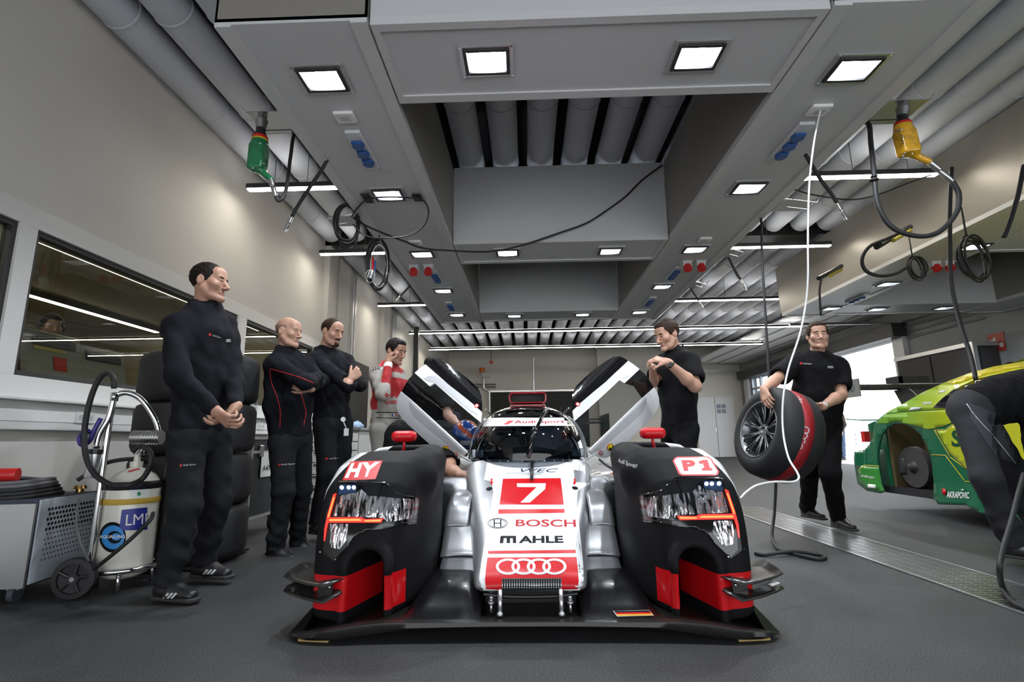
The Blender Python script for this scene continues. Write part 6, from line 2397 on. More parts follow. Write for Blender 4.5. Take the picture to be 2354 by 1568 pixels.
# ------------------------------------------------------------------ stack of covered tyres behind the man
m_cov = M('tyre_cover_black', (0.011, 0.011, 0.012), 0.75, bump=(25, 0.25, 0.01))
cx, cy, R0 = -2.40, 3.70, 0.385
for i, lab in enumerate(('lowest', 'second', 'third', 'topmost')):
    z0 = 0.03 + i * 0.352
    m = MB().prof((cx, cy, z0), (cx, cy, z0 + 0.345), [(0.2, 0), (R0 - 0.05, 0.0), (R0 - 0.015, 0.05), (R0, 0.16), (R0, 0.84), (R0 - 0.015, 0.95), (R0 - 0.05, 1.0), (0.2, 1.0)], 48)
    o = m.build('covered_tyre', m_cov, sharp=60)
    tag(o, 'black covered tyre, %s of the stack behind the tall man' % lab, 'tyre', 'covered tyres stacked by the left wall')
t = thing('wheel_dolly', 'low black dolly under the stack of covered tyres', 'dolly', (cx, cy, 0))
MB().box((cx - 0.3, cy - 0.3, 0.012), (cx + 0.3, cy + 0.3, 0.028)).build('platform', m_black, t)

# ------------------------------------------------------------------ flight case cabinet with label
m_case = M('case_black', (0.022, 0.024, 0.028), 0.5)
fx0, fx1, fy0, fy1, fz0, fz1 = -3.05, -2.37, 4.42, 5.12, 0.17, 0.84
t = thing('flight_case', 'black flight case on castors with aluminium edges and paper label A47.1', 'flight case', ((fx0 + fx1) / 2, (fy0 + fy1) / 2, 0))
MB().box((fx0, fy0, fz0), (fx1, fy1, fz1)).build('case_body', m_case, t, bevel=0.006)
e = 0.022
mb = MB()
for x in (fx0, fx1):
    for y in (fy0, fy1):
        mb.box((x - e / 2 - 0.002, y - e / 2 - 0.002, fz0), (x + e / 2 + 0.002, y + e / 2 + 0.002, fz1))
for z in (fz0, fz1, fz1 - 0.12):
    for y in (fy0, fy1):
        mb.box((fx0, y - 0.008, z - e / 2), (fx1, y + 0.008, z + e / 2))
    for x in (fx0, fx1):
        mb.box((x - 0.008, fy0, z - e / 2), (x + 0.008, fy1, z + e / 2))
mb.build('aluminium_edges', m_alu, t, smooth=False)
for yy in (fy0 + 0.15, fy1 - 0.15):
    MB().box((fx1 + 0.002, yy - 0.035, fz1 - 0.16), (fx1 + 0.02, yy + 0.035, fz1 - 0.06)).build('latch', m_steel, t, bevel=0.006)
MB().box((fx0 + 0.2, fy0 - 0.02, 0.4), (fx0 + 0.4, fy0 - 0.002, 0.52)).build('handle', m_steel, t, bevel=0.01)
lb = MB().box((fx1 + 0.009, fy0 + 0.16, 0.50), (fx1 + 0.012, fy0 + 0.40, 0.72)).build('paper_label', m_wht, t)
flat_text('label_text', 'A47.1', (fx1 + 0.0125, fy0 + 0.19, 0.55), (0, 1, 0), (0, 0, 1), 0.18, 0.05, m_ink, lb, 0.01)
for x in (fx0 + 0.08, fx1 - 0.08):
    for y in (fy0 + 0.08, fy1 - 0.08):
        w = MB().box((x - 0.035, y - 0.03, 0.105), (x + 0.035, y + 0.03, fz0)).build('castor', m_steel, t)
        MB().cyl((x - 0.018, y, 0.062), (x + 0.018, y, 0.062), 0.062, n=24).build('castor_wheel', M('castor_blue_grey', (0.06, 0.07, 0.09), 0.5), w)
cable('cable_bundle', [(-2.75, 4.6, 0.86), (-2.7, 4.55, 0.95), (-2.6, 4.6, 1.0), (-2.5, 4.65, 0.95), (-2.52, 4.7, 0.865), (-2.62, 4.75, 0.87)], 0.014, m_rubber, 'black hose looped on top of the flight case', 'cable')

# ------------------------------------------------------------------ workshop drawer cabinet
m_cab = M('cabinet_grey', (0.42, 0.42, 0.40), 0.45)
t = thing('tool_cabinet', 'light grey drawer cabinet between the moustached man and the driver', 'cabinet', (-2.3, 6.6, 0))
MB().box((-2.75, 6.2, 0.0), (-2.02, 6.85, 0.93)).build('carcass', m_cab, t, bevel=0.005)
MB().box((-2.77, 6.18, 0.93), (-2.0, 6.87, 0.965)).build('top', M('cabinet_top', (0.2, 0.2, 0.2), 0.6), t, bevel=0.004)
z = 0.90
for k in range(6):
    hgt = 0.095 if k < 2 else 0.13
    d = MB().box((-2.73, 6.185, z - hgt), (-2.04, 6.199, z - 0.008)).build('drawer', m_wht, t, bevel=0.003)
    MB().box((-2.55, 6.17, z - 0.03), (-2.22, 6.186, z - 0.014)).build('handle', m_dark, d)
    z -= hgt + 0.008
f = SDF((-2.4, 6.2, 0.95), (-2.0, 6.6, 1.1), 0.008)
f.ell((-2.2, 6.35, 0.985), (0.13, 0.09, 0.05), 0.02).ell((-2.12, 6.4, 0.99), (0.08, 0.06, 0.045), 0.02).folds(0.012, 0.07, 4)
f.cutplane((0, 0, 0.967), (0, 0, -1))
tag(sdf_obj('cloth', f, M('cloth_sky', (0.30, 0.42, 0.58), 0.85), None, 2), 'crumpled light blue cloth on the grey drawer cabinet', 'cloth')
dr = thing('door_4', None, None, (XL, 9.8, 0))
dr['kind'] = 'structure'
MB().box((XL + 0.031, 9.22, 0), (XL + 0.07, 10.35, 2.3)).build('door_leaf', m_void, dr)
struct('trim_12', MB().box((-2.9, 12.9, 0), (-2.78, 13.0, 3.7)), m_dark)

# bottle on the window sill
struct('trim_13', MB().box((XL + 0.0, 2.0, 1.085), (XL + 0.13, 7.9, 1.105)), m_white, bevel=0.004)
t = thing('water_bottle', 'clear plastic water bottle on the window sill behind the bald man', 'bottle', (XL + 0.07, 6.0, 1.105))
bx = XL + 0.07
MB().prof((bx, 6.0, 1.106), (bx, 6.0, 1.40), [(0.001, 0), (0.04, 0.0), (0.042, 0.05), (0.039, 0.2), (0.042, 0.35), (0.039, 0.5), (0.042, 0.62), (0.03, 0.8), (0.014, 0.9), (0.014, 0.93)], 24, False).build('bottle_body', glass('bottle_plastic', (0.9, 0.95, 0.95), 0.85, 0.05, 2.0), t, sharp=0)
MB().cyl((bx, 6.0, 1.38), (bx, 6.0, 1.405), 0.016, n=16).build('cap', m_wht, t)

# ------------------------------------------------------------------ gas bottle trolley
m_cream = M('bottle_cream', (0.72, 0.70, 0.62), 0.3, coat=0.3, var=(6, 0.04))
m_brass = M('brass', (0.62, 0.42, 0.14), 0.28, 1.0)
gx, gy = -2.335, 3.07
t = thing('gas_bottle_trolley', 'chrome tube trolley with wheels carrying the white gas bottle', 'trolley', (gx, gy, 0))
gl = Vector((gx - 0.095, gy - 0.13, 0))
gr_ = Vector((gx + 0.12, gy - 0.08, 0))
MB().tube(spline([gl + Vector((0.0, 0, 0.0)), gl + Vector((0, 0, 0.4)), gl + Vector((0, 0, 0.8)), gl + Vector((0.005, 0, 1.02)), gl + Vector((0.02, 0.0, 1.08)), gl + Vector((0.07, 0.02, 1.10)), gl + Vector((0.14, 0.05, 1.06)), gl + Vector((0.21, 0.08, 0.95)), gl + Vector((0.24, 0.1, 0.85))], 6), 0.016, 12).build('handle_tube', m_chrome, t, sharp=0)
MB().tube([Vector((gx + 0.165 * math.cos(a), gy + 0.165 * math.sin(a), 0.115)) for a in [2 * math.pi * i / 32 for i in range(32)]], 0.015, 10, closed=True).build('base_ring', m_chrome, t, sharp=0)
for a in (-60, 60, 180):
    q = Vector((gx + 0.15 * math.cos(math.radians(a)), gy + 0.15 * math.sin(math.radians(a)), 0))
    MB().cyl(q, q + UPV * 0.115, 0.011, n=12).build('foot', m_chrome, t, sharp=0)
wc = Vector((-2.42, 2.84, 0.105))
ax_ = Vector((0.25, -0.97, 0)).normalized()
w = MB().prof(wc - ax_ * 0.022, wc + ax_ * 0.022, [(0.065, 0), (0.1, 0.05), (0.105, 0.3), (0.105, 0.7), (0.1, 0.95), (0.075, 1.0), (0.072, 0.75), (0.03, 0.7), (0.028, 1.05), (0.001, 1.05)], 40).build('wheel', m_rubber, t)
for k in range(5):
    a = 2 * math.pi * k / 5
    e1 = ax_.orthogonal().normalized()
    e2 = ax_.cross(e1)
    dd = e1 * math.cos(a) + e2 * math.sin(a)
    MB().cyl(wc + ax_ * 0.014 + dd * 0.02, wc + ax_ * 0.014 + dd * 0.078, 0.010, 0.008, n=8).build('spoke', m_black, w)
MB().cyl(wc, wc + ax_ * 0.03, 0.012, n=12).build('axle_cap', m_steel, w)
MB().cyl(wc, gl + Vector((0, 0, 0.11)), 0.009, n=10).build('axle', m_chrome, t)
b = thing('gas_bottle', 'white gas bottle with blue and yellow stickers, strapped to the chrome trolley', 'gas bottle', (gx, gy, 0.06))
body = MB().prof((gx, gy, 0.05), (gx, gy, 0.675), [(0.001, 0), (0.07, 0.008), (0.115, 0.04), (0.136, 0.09), (0.138, 0.12), (0.138, 0.80), (0.13, 0.86), (0.105, 0.92), (0.06, 0.965), (0.03, 0.985), (0.03, 1.0)], 48).build('bottle_body', m_cream, b, sharp=0)
MB().prof((gx, gy, 0.545), (gx, gy, 0.59), [(0.1385, 0), (0.1395, 0.01), (0.1395, 0.9), (0.137, 1)], 48, False).build('shoulder_band', m_black, b, sharp=0)
MB().cyl((gx, gy, 0.67), (gx, gy, 0.70), 0.033, n=24).cyl((gx, gy, 0.70), (gx, gy, 0.77), 0.018, 0.014, n=16).build('neck_ring', m_cream, b)
MB().cyl((gx, gy, 0.74), (gx + 0.05, gy - 0.02, 0.80), 0.014, n=14).cyl((gx - 0.02, gy, 0.755), (gx + 0.03, gy, 0.755), 0.016, n=14).build('valve', m_chrome, b)
MB().prof((gx, gy, 0.465), (gx, gy, 0.497), [(0.1415, 0), (0.1435, 0.1), (0.1435, 0.9), (0.1415, 1)], 48, False).build('strap', M('strap_yellow', (0.55, 0.36, 0.05), 0.6), t, sharp=0)
bB = bvh_of(body)
ZA = (0, 820, 0.38265)
dl = lambda n_, pts, m_, off, par, cell=8: decal(n_, poly_faces([zz(pts, *ZA)]), bB, m_, par, off=off, cell=cell)
m_lmp = M('label_blue', (0.02, 0.03, 0.25), 0.4)
s1 = dl('blue_label', [(732, 920), (885, 905), (885, 1040), (715, 1045)], m_lmp, 0.002, b)
decal('lettering', txt('LMP', zz([(755, 1015), (910, 1000), (912, 938), (760, 950)], *ZA), 0.0), bB, m_wht, s1, off=0.0032, cell=6)
s2 = dl('round_sticker', ellipse((677, 1085), 80, 92, 36), m_ink, 0.0016, b)
dl('sticker_face', ellipse((680, 1085), 68, 72, 36), M('sticker_blue', (0.02, 0.25, 0.65), 0.35), 0.0028, s2)
dl('sticker_mark', ellipse((690, 1085), 42, 38, 24), m_ink, 0.0036, s2)
dl('sticker_mark', ellipse((700, 1082), 28, 22, 24), M('sticker_blue', (0.02, 0.25, 0.65), 0.35), 0.0042, s2)
decal('lettering', txt('AQUALUNG', zz([(600, 1094), (752, 1092), (752, 1072), (602, 1072)], *ZA), 0.02), bB, m_wht, s2, off=0.005, cell=8)
s3 = dl('data_label', [(780, 775), (900, 768), (898, 850), (778, 850)], m_wht, 0.002, b)
decal('lettering', txt('AQUA LUNG', zz([(785, 797), (878, 793), (878, 782), (785, 785)], *ZA)), bB, m_lmp, s3, off=0.003, cell=8)
dl('hazard_mark', [(834, 808), (850, 824), (835, 840), (820, 825)], M('label_green', (0.02, 0.3, 0.12), 0.5), 0.003, s3)
dl('red_mark', [(770, 688), (835, 670), (845, 676), (772, 696)], m_red, 0.003, b)
# second small black bottle with brass valve
b2 = thing('small_gas_bottle', 'small black bottle with brass valve behind the white gas bottle', 'gas bottle', (gx + 0.14, gy + 0.13, 0.1))
MB().prof((gx + 0.15, gy + 0.13, 0.10), (gx + 0.15, gy + 0.13, 0.76), [(0.05, 0), (0.055, 0.02), (0.055, 0.86), (0.03, 0.96), (0.015, 1)], 28).build('bottle_body', m_black, b2, sharp=40)
MB().cyl((gx + 0.15, gy + 0.13, 0.76), (gx + 0.15, gy + 0.13, 0.82), 0.014, n=14).cyl((gx + 0.15, gy + 0.13, 0.785), (gx + 0.15, gy + 0.13, 0.805), 0.03, n=8).cyl((gx + 0.15, gy + 0.13, 0.82), (gx + 0.15, gy + 0.13, 0.85), 0.014, 0.004, n=12).build('brass_valve', m_brass, b2)
# wheel gun regulator on the trolley: purple trigger and alloy body
rg = thing('air_regulator', 'alloy air regulator with purple lever clamped to the chrome trolley', 'regulator', tuple(gl + UPV * 0.75))
MB().prof(gl + Vector((-0.04, -0.03, 0.62)), gl + Vector((-0.03, -0.03, 0.75)), [(0.032, 0), (0.034, 0.05), (0.034, 1.0)], 24).build('cup', m_alu, rg)
MB().prof(gl + Vector((-0.03, -0.03, 0.75)), gl + Vector((-0.028, -0.03, 0.775)), [(0.036, 0), (0.036, 1)], 24).build('lock_ring', m_black, rg)
MB().tube(spline([gl + Vector((-0.03, -0.03, 0.78)), gl + Vector((-0.02, -0.03, 0.86)), gl + Vector((0.01, -0.02, 0.95)), gl + Vector((0.02, -0.01, 1.08))], 5), 0.016, 12).cyl(gl + Vector((0.02, -0.01, 1.05)), gl + Vector((0.02, -0.01, 1.10)), 0.02, n=6).build('pipe', m_chrome, rg, sharp=0)
m_purp = M('anodised_purple', (0.04, 0.03, 0.20), 0.35, 0.3)
MB().tube(spline([gl + Vector((-0.01, -0.05, 0.95)), gl + Vector((-0.03, -0.06, 0.88)), gl + Vector((-0.05, -0.06, 0.82)), gl + Vector((-0.09, -0.06, 0.80)), gl + Vector((-0.11, -0.06, 0.84)), gl + Vector((-0.08, -0.06, 0.88)), gl + Vector((-0.05, -0.06, 0.87))], 5), 0.012, 8).build('lever', m_purp, rg, sharp=0)
sl = thing('silencer', 'chrome slotted silencer cylinder at the end of the trolley handle', 'silencer', tuple(gl + Vector((0.3, 0.08, 0.84))))
q0, q1 = Y(306, 1006, 2.95), Y(372, 1006, 2.97)
MB().cyl(q0, q1, 0.040, n=28).build('sleeve', m_steel, sl)
for k in range(6):
    c = q0.lerp(q1, 0.42 + k * 0.095)
    MB().prof(c, c + (q1 - q0) * 0.05, [(0.0405, 0), (0.0435, 0.1), (0.0435, 0.9), (0.0405, 1)], 28, False).build('fin_ring', m_chrome, sl, sharp=40)
hp = [(262, 893), (262, 872), (250, 858), (232, 866), (214, 900), (200, 950), (194, 1000), (198, 1050), (218, 1090), (252, 1113), (292, 1116), (328, 1100), (346, 1066), (345, 1040), (325, 1026), (305, 1036)]
cable('air_hose', [Y(u, v, 2.84 if i < 11 else 2.9) for i, (u, v) in enumerate(hp)], 0.0145, m_rubber, 'thick black hose looping over the gas bottle trolley', 'hose')
cable('air_hose', [Y(216, 1308, 2.84), Y(250, 1282, 2.82), Y(300, 1240, 2.84), Y(345, 1196, 2.94), Y(352, 1180, 3.05)], 0.011, m_rubber, 'thin black hose crossing the white gas bottle diagonally', 'hose')

# ------------------------------------------------------------------ charging unit with perforated side
A = Zp(53, 1366, 0.05)
ztop = 0.518
Bp = Zp(204, 1311, 0.05)
n_ = (Bp - A)
n_.z = 0
ln = n_.length
ex = n_.normalized()
ey = Vector((-ex.y, ex.x, 0))
mxx = Matrix(((ex.x, ey.x, 0, A.x), (ex.y, ey.y, 0, A.y), (0, 0, 1, 0), (0, 0, 0, 1)))
t = thing('charging_unit', 'blue-grey charging box with perforated light side panel at the left edge', 'machine', (A.x, A.y, 0))
m_bg = M('unit_blue_grey', (0.035, 0.042, 0.065), 0.6)
m_lg = M('unit_light_grey', (0.50, 0.55, 0.60), 0.5)
MB().box((0, 0.0, 0.08), (ln, 0.62, ztop), mxx).build('housing', m_bg, t, bevel=0.008)
pf = MB().box((0.012, -0.008, 0.09), (ln - 0.005, 0.0, ztop - 0.004), mxx).build('side_panel', m_lg, t, bevel=0.003)
mb = MB()
for r in range(11):
    z = ztop - 0.06 - r * 0.026
    rad = 0.0082 if r < 5 else 0.0045
    for c in range(15):
        x = 0.08 + c * (ln - 0.12) / 15 + (0.012 if r % 2 else 0)
        mb.cyl(mxx @ Vector((x, -0.0085, z)), mxx @ Vector((x, -0.0095, z)), rad, n=10)
mb2 = mb.build('vent_holes', m_black, t, smooth=False)
tag(mb2, kind='stuff')
MB().box((-0.015, -0.004, 0.08), (-0.002, 0.6, ztop - 0.02), mxx).build('edge_strip', m_alu, t)
for x, y in ((0.06, 0.08), (ln - 0.1, 0.08), (0.06, 0.52), (ln - 0.1, 0.52)):
    c = mxx @ Vector((x, y, 0.04))
    w = MB().box((x - 0.02, y - 0.03, 0.06), (x + 0.02, y + 0.03, 0.09), mxx).build('castor', m_steel, t)
    MB().cyl(c - ey * 0.014, c + ey * 0.014, 0.04, n=20).build('castor_wheel', M('castor_blue_grey', (0.06, 0.07, 0.09), 0.5), w)
kx = mxx @ Vector((ln - 0.07, 0.07, ztop))
MB().cyl(kx, kx + UPV * 0.02, 0.02, n=16).cyl(kx + UPV * 0.02, kx + UPV * 0.04, 0.036, 0.03, n=20).build('brass_knob', m_brass, t, sharp=40)
cb = Vector((0, 0, 0))
for k in range(5):
    c = mxx @ Vector((0.20, 0.30, ztop + 0.013 + k * 0.019))
    r0 = 0.17 - 0.008 * k
    pts = [c + ex * (r0 * 1.15 * math.cos(a)) + ey * (r0 * 1.5 * math.sin(a)) + UPV * (0.006 * math.sin(3 * a)) for a in [2 * math.pi * i / 28 for i in range(28)]]
    tag(MB().tube(pts, 0.0115, 8, closed=True).build('coiled_cable', m_rubber if k < 3 else M('cable_grey', (0.13, 0.13, 0.14), 0.5), sharp=0), ('black cable coil lying on the charging box' if k < 3 else 'grey cable coil on top of the black coils'), 'cable', 'cable coils on the charging box' if k < 3 else 'grey coils on the charging box')
pl = thing('power_plug', 'red and white industrial plug lying on the coiled cables', 'plug', tuple(mxx @ Vector((0.05, 0.2, ztop + 0.12))))
a_, b_ = mxx @ Vector((0.08, 0.42, ztop + 0.125)), mxx @ Vector((0.12, 0.25, ztop + 0.125))
MB().prof(a_, a_.lerp(b_, 0.45), [(0.02, 0), (0.03, 0.1), (0.032, 1)], 20).build('grip', m_wht, pl)
MB().prof(a_.lerp(b_, 0.45), b_ + (b_ - a_) * 0.25, [(0.034, 0), (0.036, 0.3), (0.038, 0.35), (0.036, 1)], 20).build('collar', m_red, pl)
cable('power_cable', [Y(178, 1104, 2.9), Y(240, 1066, 3.0), Y(300, 1055, 3.1), Y(330, 1058, 3.2), Y(350, 1075, 3.3)], 0.012, m_rubber, 'black cable arching from the charging box to behind the gas bottle', 'cable')
cable('grey_cable', [Y(180, 1150, 2.86), Y(176, 1200, 2.72), Y(188, 1255, 2.68), Y(204, 1290, 2.72)], 0.006, M('cable_grey', (0.13, 0.13, 0.14), 0.5), 'thin grey cable hanging down the perforated panel', 'cable')

# ------------------------------------------------------------------ the carried wheel
wt_ = thing('racing_wheel', 'racing wheel in a black tyre cover with red band, carried by the walking man', 'wheel', (1.95, 4.4, 0.9))
fc = Y(1742, 986, 4.25)
wn = Vector((-0.945, -0.17, 0.27)).normalized()
e1 = (UPV - wn * wn.z).normalized()
e2 = wn.cross(e1)
Wd, RO = 0.345, 0.36
bk = fc - wn * Wd
m_cov2 = M('cover_fabric', (0.008, 0.008, 0.009), 0.7, bump=(60, 0.2, 0.004))
RR = 0.232
tp = [(RR, 0.0), (RR + 0.02, -0.03), (RO - 0.07, -0.04), (RO - 0.02, 0.03), (RO + 0.005, 0.14), (RO + 0.012, 0.30), (RO + 0.012, 0.7), (RO + 0.005, 0.86), (RO - 0.03, 0.98), (RO - 0.09, 1.03), (RR, 1.0)]
tyc = MB().prof(fc, bk, tp, 64, False).build('tyre_cover', m_cov2, wt_, sharp=0)
band = MB().prof(fc, bk, [(RO + 0.010, 0.36), (RO + 0.0145, 0.365), (RO + 0.0145, 0.60), (RO + 0.010, 0.605)], 64, False).build('red_band', M('band_red', (0.28, 0.006, 0.012), 0.6), wt_, sharp=0)
m_rim = M('rim_grey', (0.20, 0.205, 0.215), 0.32, 0.85)
rim = MB().prof(fc, bk, [(RR - 0.012, 0.0), (RR, -0.02), (RR + 0.004, 0.0), (RR - 0.004, 0.06), (RR - 0.018, 0.10), (RR - 0.022, 0.4), (RR - 0.022, 1.0)], 56, False).build('rim', m_rim, wt_, sharp=0)
MB().prof(fc, bk, [(0.001, 0.5), (RR - 0.024, 0.5), (RR - 0.024, 0.52), (0.001, 0.52)], 40, False).build('rim_back', m_int, rim)
hubc = fc - wn * 0.055
for k in range(10):
    a = 2 * math.pi * k / 10
    for da in (-0.07, 0.07):
        d0 = e1 * math.cos(a + da * 1.0) + e2 * math.sin(a + da * 1.0)
        d1_ = e1 * math.cos(a + da * 1.4) + e2 * math.sin(a + da * 1.4)
        MB().tube([hubc + d0 * 0.045, hubc + d0 * 0.12 + wn * 0.012, fc - wn * 0.02 + d1_ * (RR - 0.014)], 0.007, 8, radii=[0.009, 0.0065, 0.0085]).build('spoke', m_rim, rim, sharp=0)
MB().prof(hubc + wn * 0.01, hubc - wn * 0.03, [(0.02, 0.3), (0.03, 0.0), (0.055, 0.1), (0.058, 0.5), (0.05, 1)], 32).build('hub', m_rim, rim, sharp=40)
for k in range(8):
    a = 2 * math.pi * k / 8
    q = hubc + (e1 * math.cos(a) + e2 * math.sin(a)) * 0.042
    MB().cyl(q, q + wn * 0.014, 0.004, n=8).build('bolt', m_chrome, rim)
bW = bvh_of(band)
for (u, v) in ((1851, 989), (1847, 1001), (1842, 1013), (1836, 1025)):
    decal('ring_logo', poly_faces([(ellipse((u, v), 9.5, 8.5, 24, rot=0.3), [ellipse((u, v), 7.3, 6.3, 24, rot=0.3)])]), bW, m_logo, wt_, off=0.003, cell=10)
decal('lettering', txt('Audi Sport', [(1832, 930), (1846, 932), (1842, 912), (1828, 908)]), bW, m_logo, wt_, off=0.003, cell=8)

# ------------------------------------------------------------------ wheel guns, hoses and cables on the gantry
def wheel_gun(name, lab, top, S, bodycol, side):
    """S: list of image points for socket, neck, body top, body bottom, handle end, coupler end"""
    y = top
    p = [Y(u, v, y) for u, v in S]
    t = thing('wheel_gun', lab, 'wheel gun', tuple(p[0]), 'air wheel guns parked on the gantry')
    MB().prof(p[0], p[1], [(0.03, 0), (0.033, 0.05), (0.033, 0.35), (0.043, 0.45), (0.04, 0.6), (0.034, 1.0)], 28).build('socket', m_steel, t, sharp=30)
    MB().prof(p[1], p[2], [(0.032, 0), (0.034, 0.3), (0.046, 0.45), (0.052, 1.0)], 28).build('nose_ring', m_black, t, sharp=30)
    a, b_ = p[1].lerp(p[2], 0.55), p[1].lerp(p[2], 0.95)
    MB().prof(a, b_, [(0.051, 0), (0.0535, 0.02), (0.0545, 0.5)], 28, False).build('red_band', m_red, t, sharp=0)
    MB().prof(a.lerp(b_, 0.5), b_, [(0.0545, 0), (0.0555, 0.02), (0.0555, 1)], 28, False).build('yellow_band', M('band_yellow', (0.75, 0.5, 0.02), 0.5), t, sharp=0)
    lo = Vector([min(q[i] for q in p[2:5]) for i in range(3)]) - Vector((.1,) * 3)
    hi = Vector([max(q[i] for q in p[2:5]) for i in range(3)]) + Vector((.1,) * 3)
    G = SDF(lo, hi, 0.004)
    ax = (p[3] - p[2]).normalized()
    rx = ax.cross(Vector((0, 1, 0))).normalized()
    R3 = Matrix((rx, ax, rx.cross(ax))).transposed()
    c = p[2].lerp(p[3], 0.5)
    G.box(c, (0.058, (p[3] - p[2]).length / 2 - 0.01, 0.052), 0.022, 0.01, rot=R3)
    G.cap(p[2], p[2].lerp(p[3], 0.2), 0.058, 0.055, 0.02)
    G.cap(p[3] - ax * 0.03, p[4], 0.024, 0.021, 0.03)
    sdf_obj('gun_body', G, bodycol, t, 1)
    tocam = (CAM - c).normalized()
    for k in range(4):
        q = p[2].lerp(p[3], 0.22 + 0.09 * k) + tocam * 0.058
        MB().cyl(q - rx * 0.03, q + rx * 0.018, 0.0035, n=6).build('vent_slot', m_black, t)
    for k, (dx, f) in enumerate(((-0.03, 0.85), (0.02, 0.9), (-0.045, 0.95), (0.045, 0.7))):
        q = p[2].lerp(p[3], f) + tocam * 0.055 + rx * dx
        MB().ell(q, (0.007, 0.007, 0.007), 10, 6).build('bolt', m_chrome, t, sharp=0)
    MB().tube(spline([p[2] + ax * 0.005 + tocam * 0.0 + rx * 0.062, p[2] + ax * 0.0 + tocam * 0.066, p[2] + ax * 0.005 - rx * 0.062], 6), 0.006, 8).build('guard_wire', m_chrome, t, sharp=0)
    MB().prof(p[4], p[5], [(0.012, 0), (0.02, 0.05), (0.02, 0.4), (0.015, 0.45), (0.018, 0.5), (0.018, 0.85), (0.012, 1)], 20).build('coupler', m_steel, t, sharp=30)
    return p


m_ggreen = M('gun_green', (0.01, 0.17, 0.06), 0.28, coat=0.8, var=(30, 0.3))
m_gyel = M('gun_yellow', (0.62, 0.33, 0.01), 0.3, coat=0.8, var=(30, 0.3))
pg = wheel_gun('g', 'green air wheel gun parked under the left gantry beam', 3.3, [(604, 262), (600, 296), (597, 330), (590, 396), (622, 412), (634, 452)], m_ggreen, -1)
py = wheel_gun('y', 'yellow air wheel gun parked under the right gantry beam', 3.3, [(2076, 236), (2074, 268), (2076, 298), (2092, 360), (2136, 372), (2190, 418)], m_gyel, 1)
for s, p, lab in ((-1, pg, 'steel holder plate for the green wheel gun'), (1, py, 'steel holder plate for the yellow wheel gun')):
    t = thing('gun_holder', lab, 'bracket', tuple(p[0]))
    x0, x1 = (-2.0, -1.66) if s < 0 else (2.475, 2.85)
    zp = p[0].z + 0.004
    MB().box((x0, p[0].y - 0.02, zp), (x1, p[0].y + 0.26, zp + 0.006)).build('plate', m_steel, t)
    MB().cyl((x0, p[0].y - 0.02, zp), (x0 - (0.04 if s < 0 else 0), p[0].y - 0.02, zp + 0.05), 0.003, n=6).cyl((x1, p[0].y - 0.02, zp), (x1 + (0.04 if s > 0 else 0), p[0].y - 0.02, zp + 0.05), 0.003, n=6).build('wire_hook', m_chrome, t)
    mb = MB().box((min(x0, x1), p[0].y + 0.2, zp), (max(x0, x1), p[0].y + 0.21, 3.2))
    mb.build('hanger_plate', m_dark, t)
cable('air_hose', [Y(634, 452, 3.3), Y(641, 461, 3.3), Y(654, 448, 3.32), Y(662, 410, 3.4), Y(668, 360, 3.5), Y(680, 305, 3.62), Vector((-1.70, 3.7, 3.1))], 0.013, m_rubber, 'black hose curving up from the green wheel gun', 'hose')
cable('air_hose', [Y(2190, 418, 3.3), Y(2204, 448, 3.3), Y(2198, 490, 3.3), Y(2160, 532, 3.3), Y(2110, 543, 3.3), Y(2050, 522, 3.3), Y(2018, 470, 3.3), Y(2009, 400, 3.32), Y(2002, 330, 3.4), Y(1994, 282, 3.5), Vector((2.50, 3.6, 3.1))], 0.0165, m_rubber, 'thick black hose hanging in a wide loop from the yellow wheel gun', 'hose')
tag(MB().ell(Y(2009, 414, 3.31), (0.03, 0.03, 0.014), 16, 8).ell(Y(2009, 406, 3.31), (0.022, 0.022, 0.012), 16, 8).build('hose_clamp', m_black, sharp=0), 'black round clamp on the hose of the yellow wheel gun', 'clamp')


def drop_hose(pts, y, lab, y2=None):
    P = [Y(u, v, y) for u, v in pts]
    P = [P[0] + Vector((-0.06 if P[0].x > 0 else 0.06, 0, 0.14))] + P
    t = thing('hanging_hose', lab, 'hose', tuple(P[0]), 'short hoses with couplings hanging from the gantry')
    MB().tube(spline(P[:-1], 5), 0.014 if y < 5 else 0.016, 10).build('hose', m_rubber, t, sharp=0)
    MB().prof(P[-2], P[-1], [(0.012, 0), (0.018, 0.05), (0.018, 0.4), (0.01, 0.45), (0.016, 0.6), (0.016, 1)], 16).build('coupling', m_chrome, t, sharp=30)


drop_hose([(742, 386), (716, 425), (690, 465), (671, 498), (655, 532)], 3.7, 'black hose end with chrome coupling left of the gantry, nearest the camera')
drop_hose([(1874, 392), (1890, 418), (1908, 442), (1924, 466), (1947, 505)], 3.75, 'black hose end with chrome coupling right of the gantry, nearest the camera')
drop_hose([(1670, 582), (1682, 606), (1694, 630), (1702, 642), (1716, 668)], 6.2, 'short black hose with coupling hanging behind the black air line')
drop_hose([(1586, 658), (1594, 672), (1601, 683), (1605, 690), (1616, 707)], 7.9, 'farthest small hose with coupling right of the gantry')
drop_hose([(944, 655), (932, 668), (925, 676), (920, 680), (912, 690)], 8.3, 'small hose with coupling left of the gantry, far end')
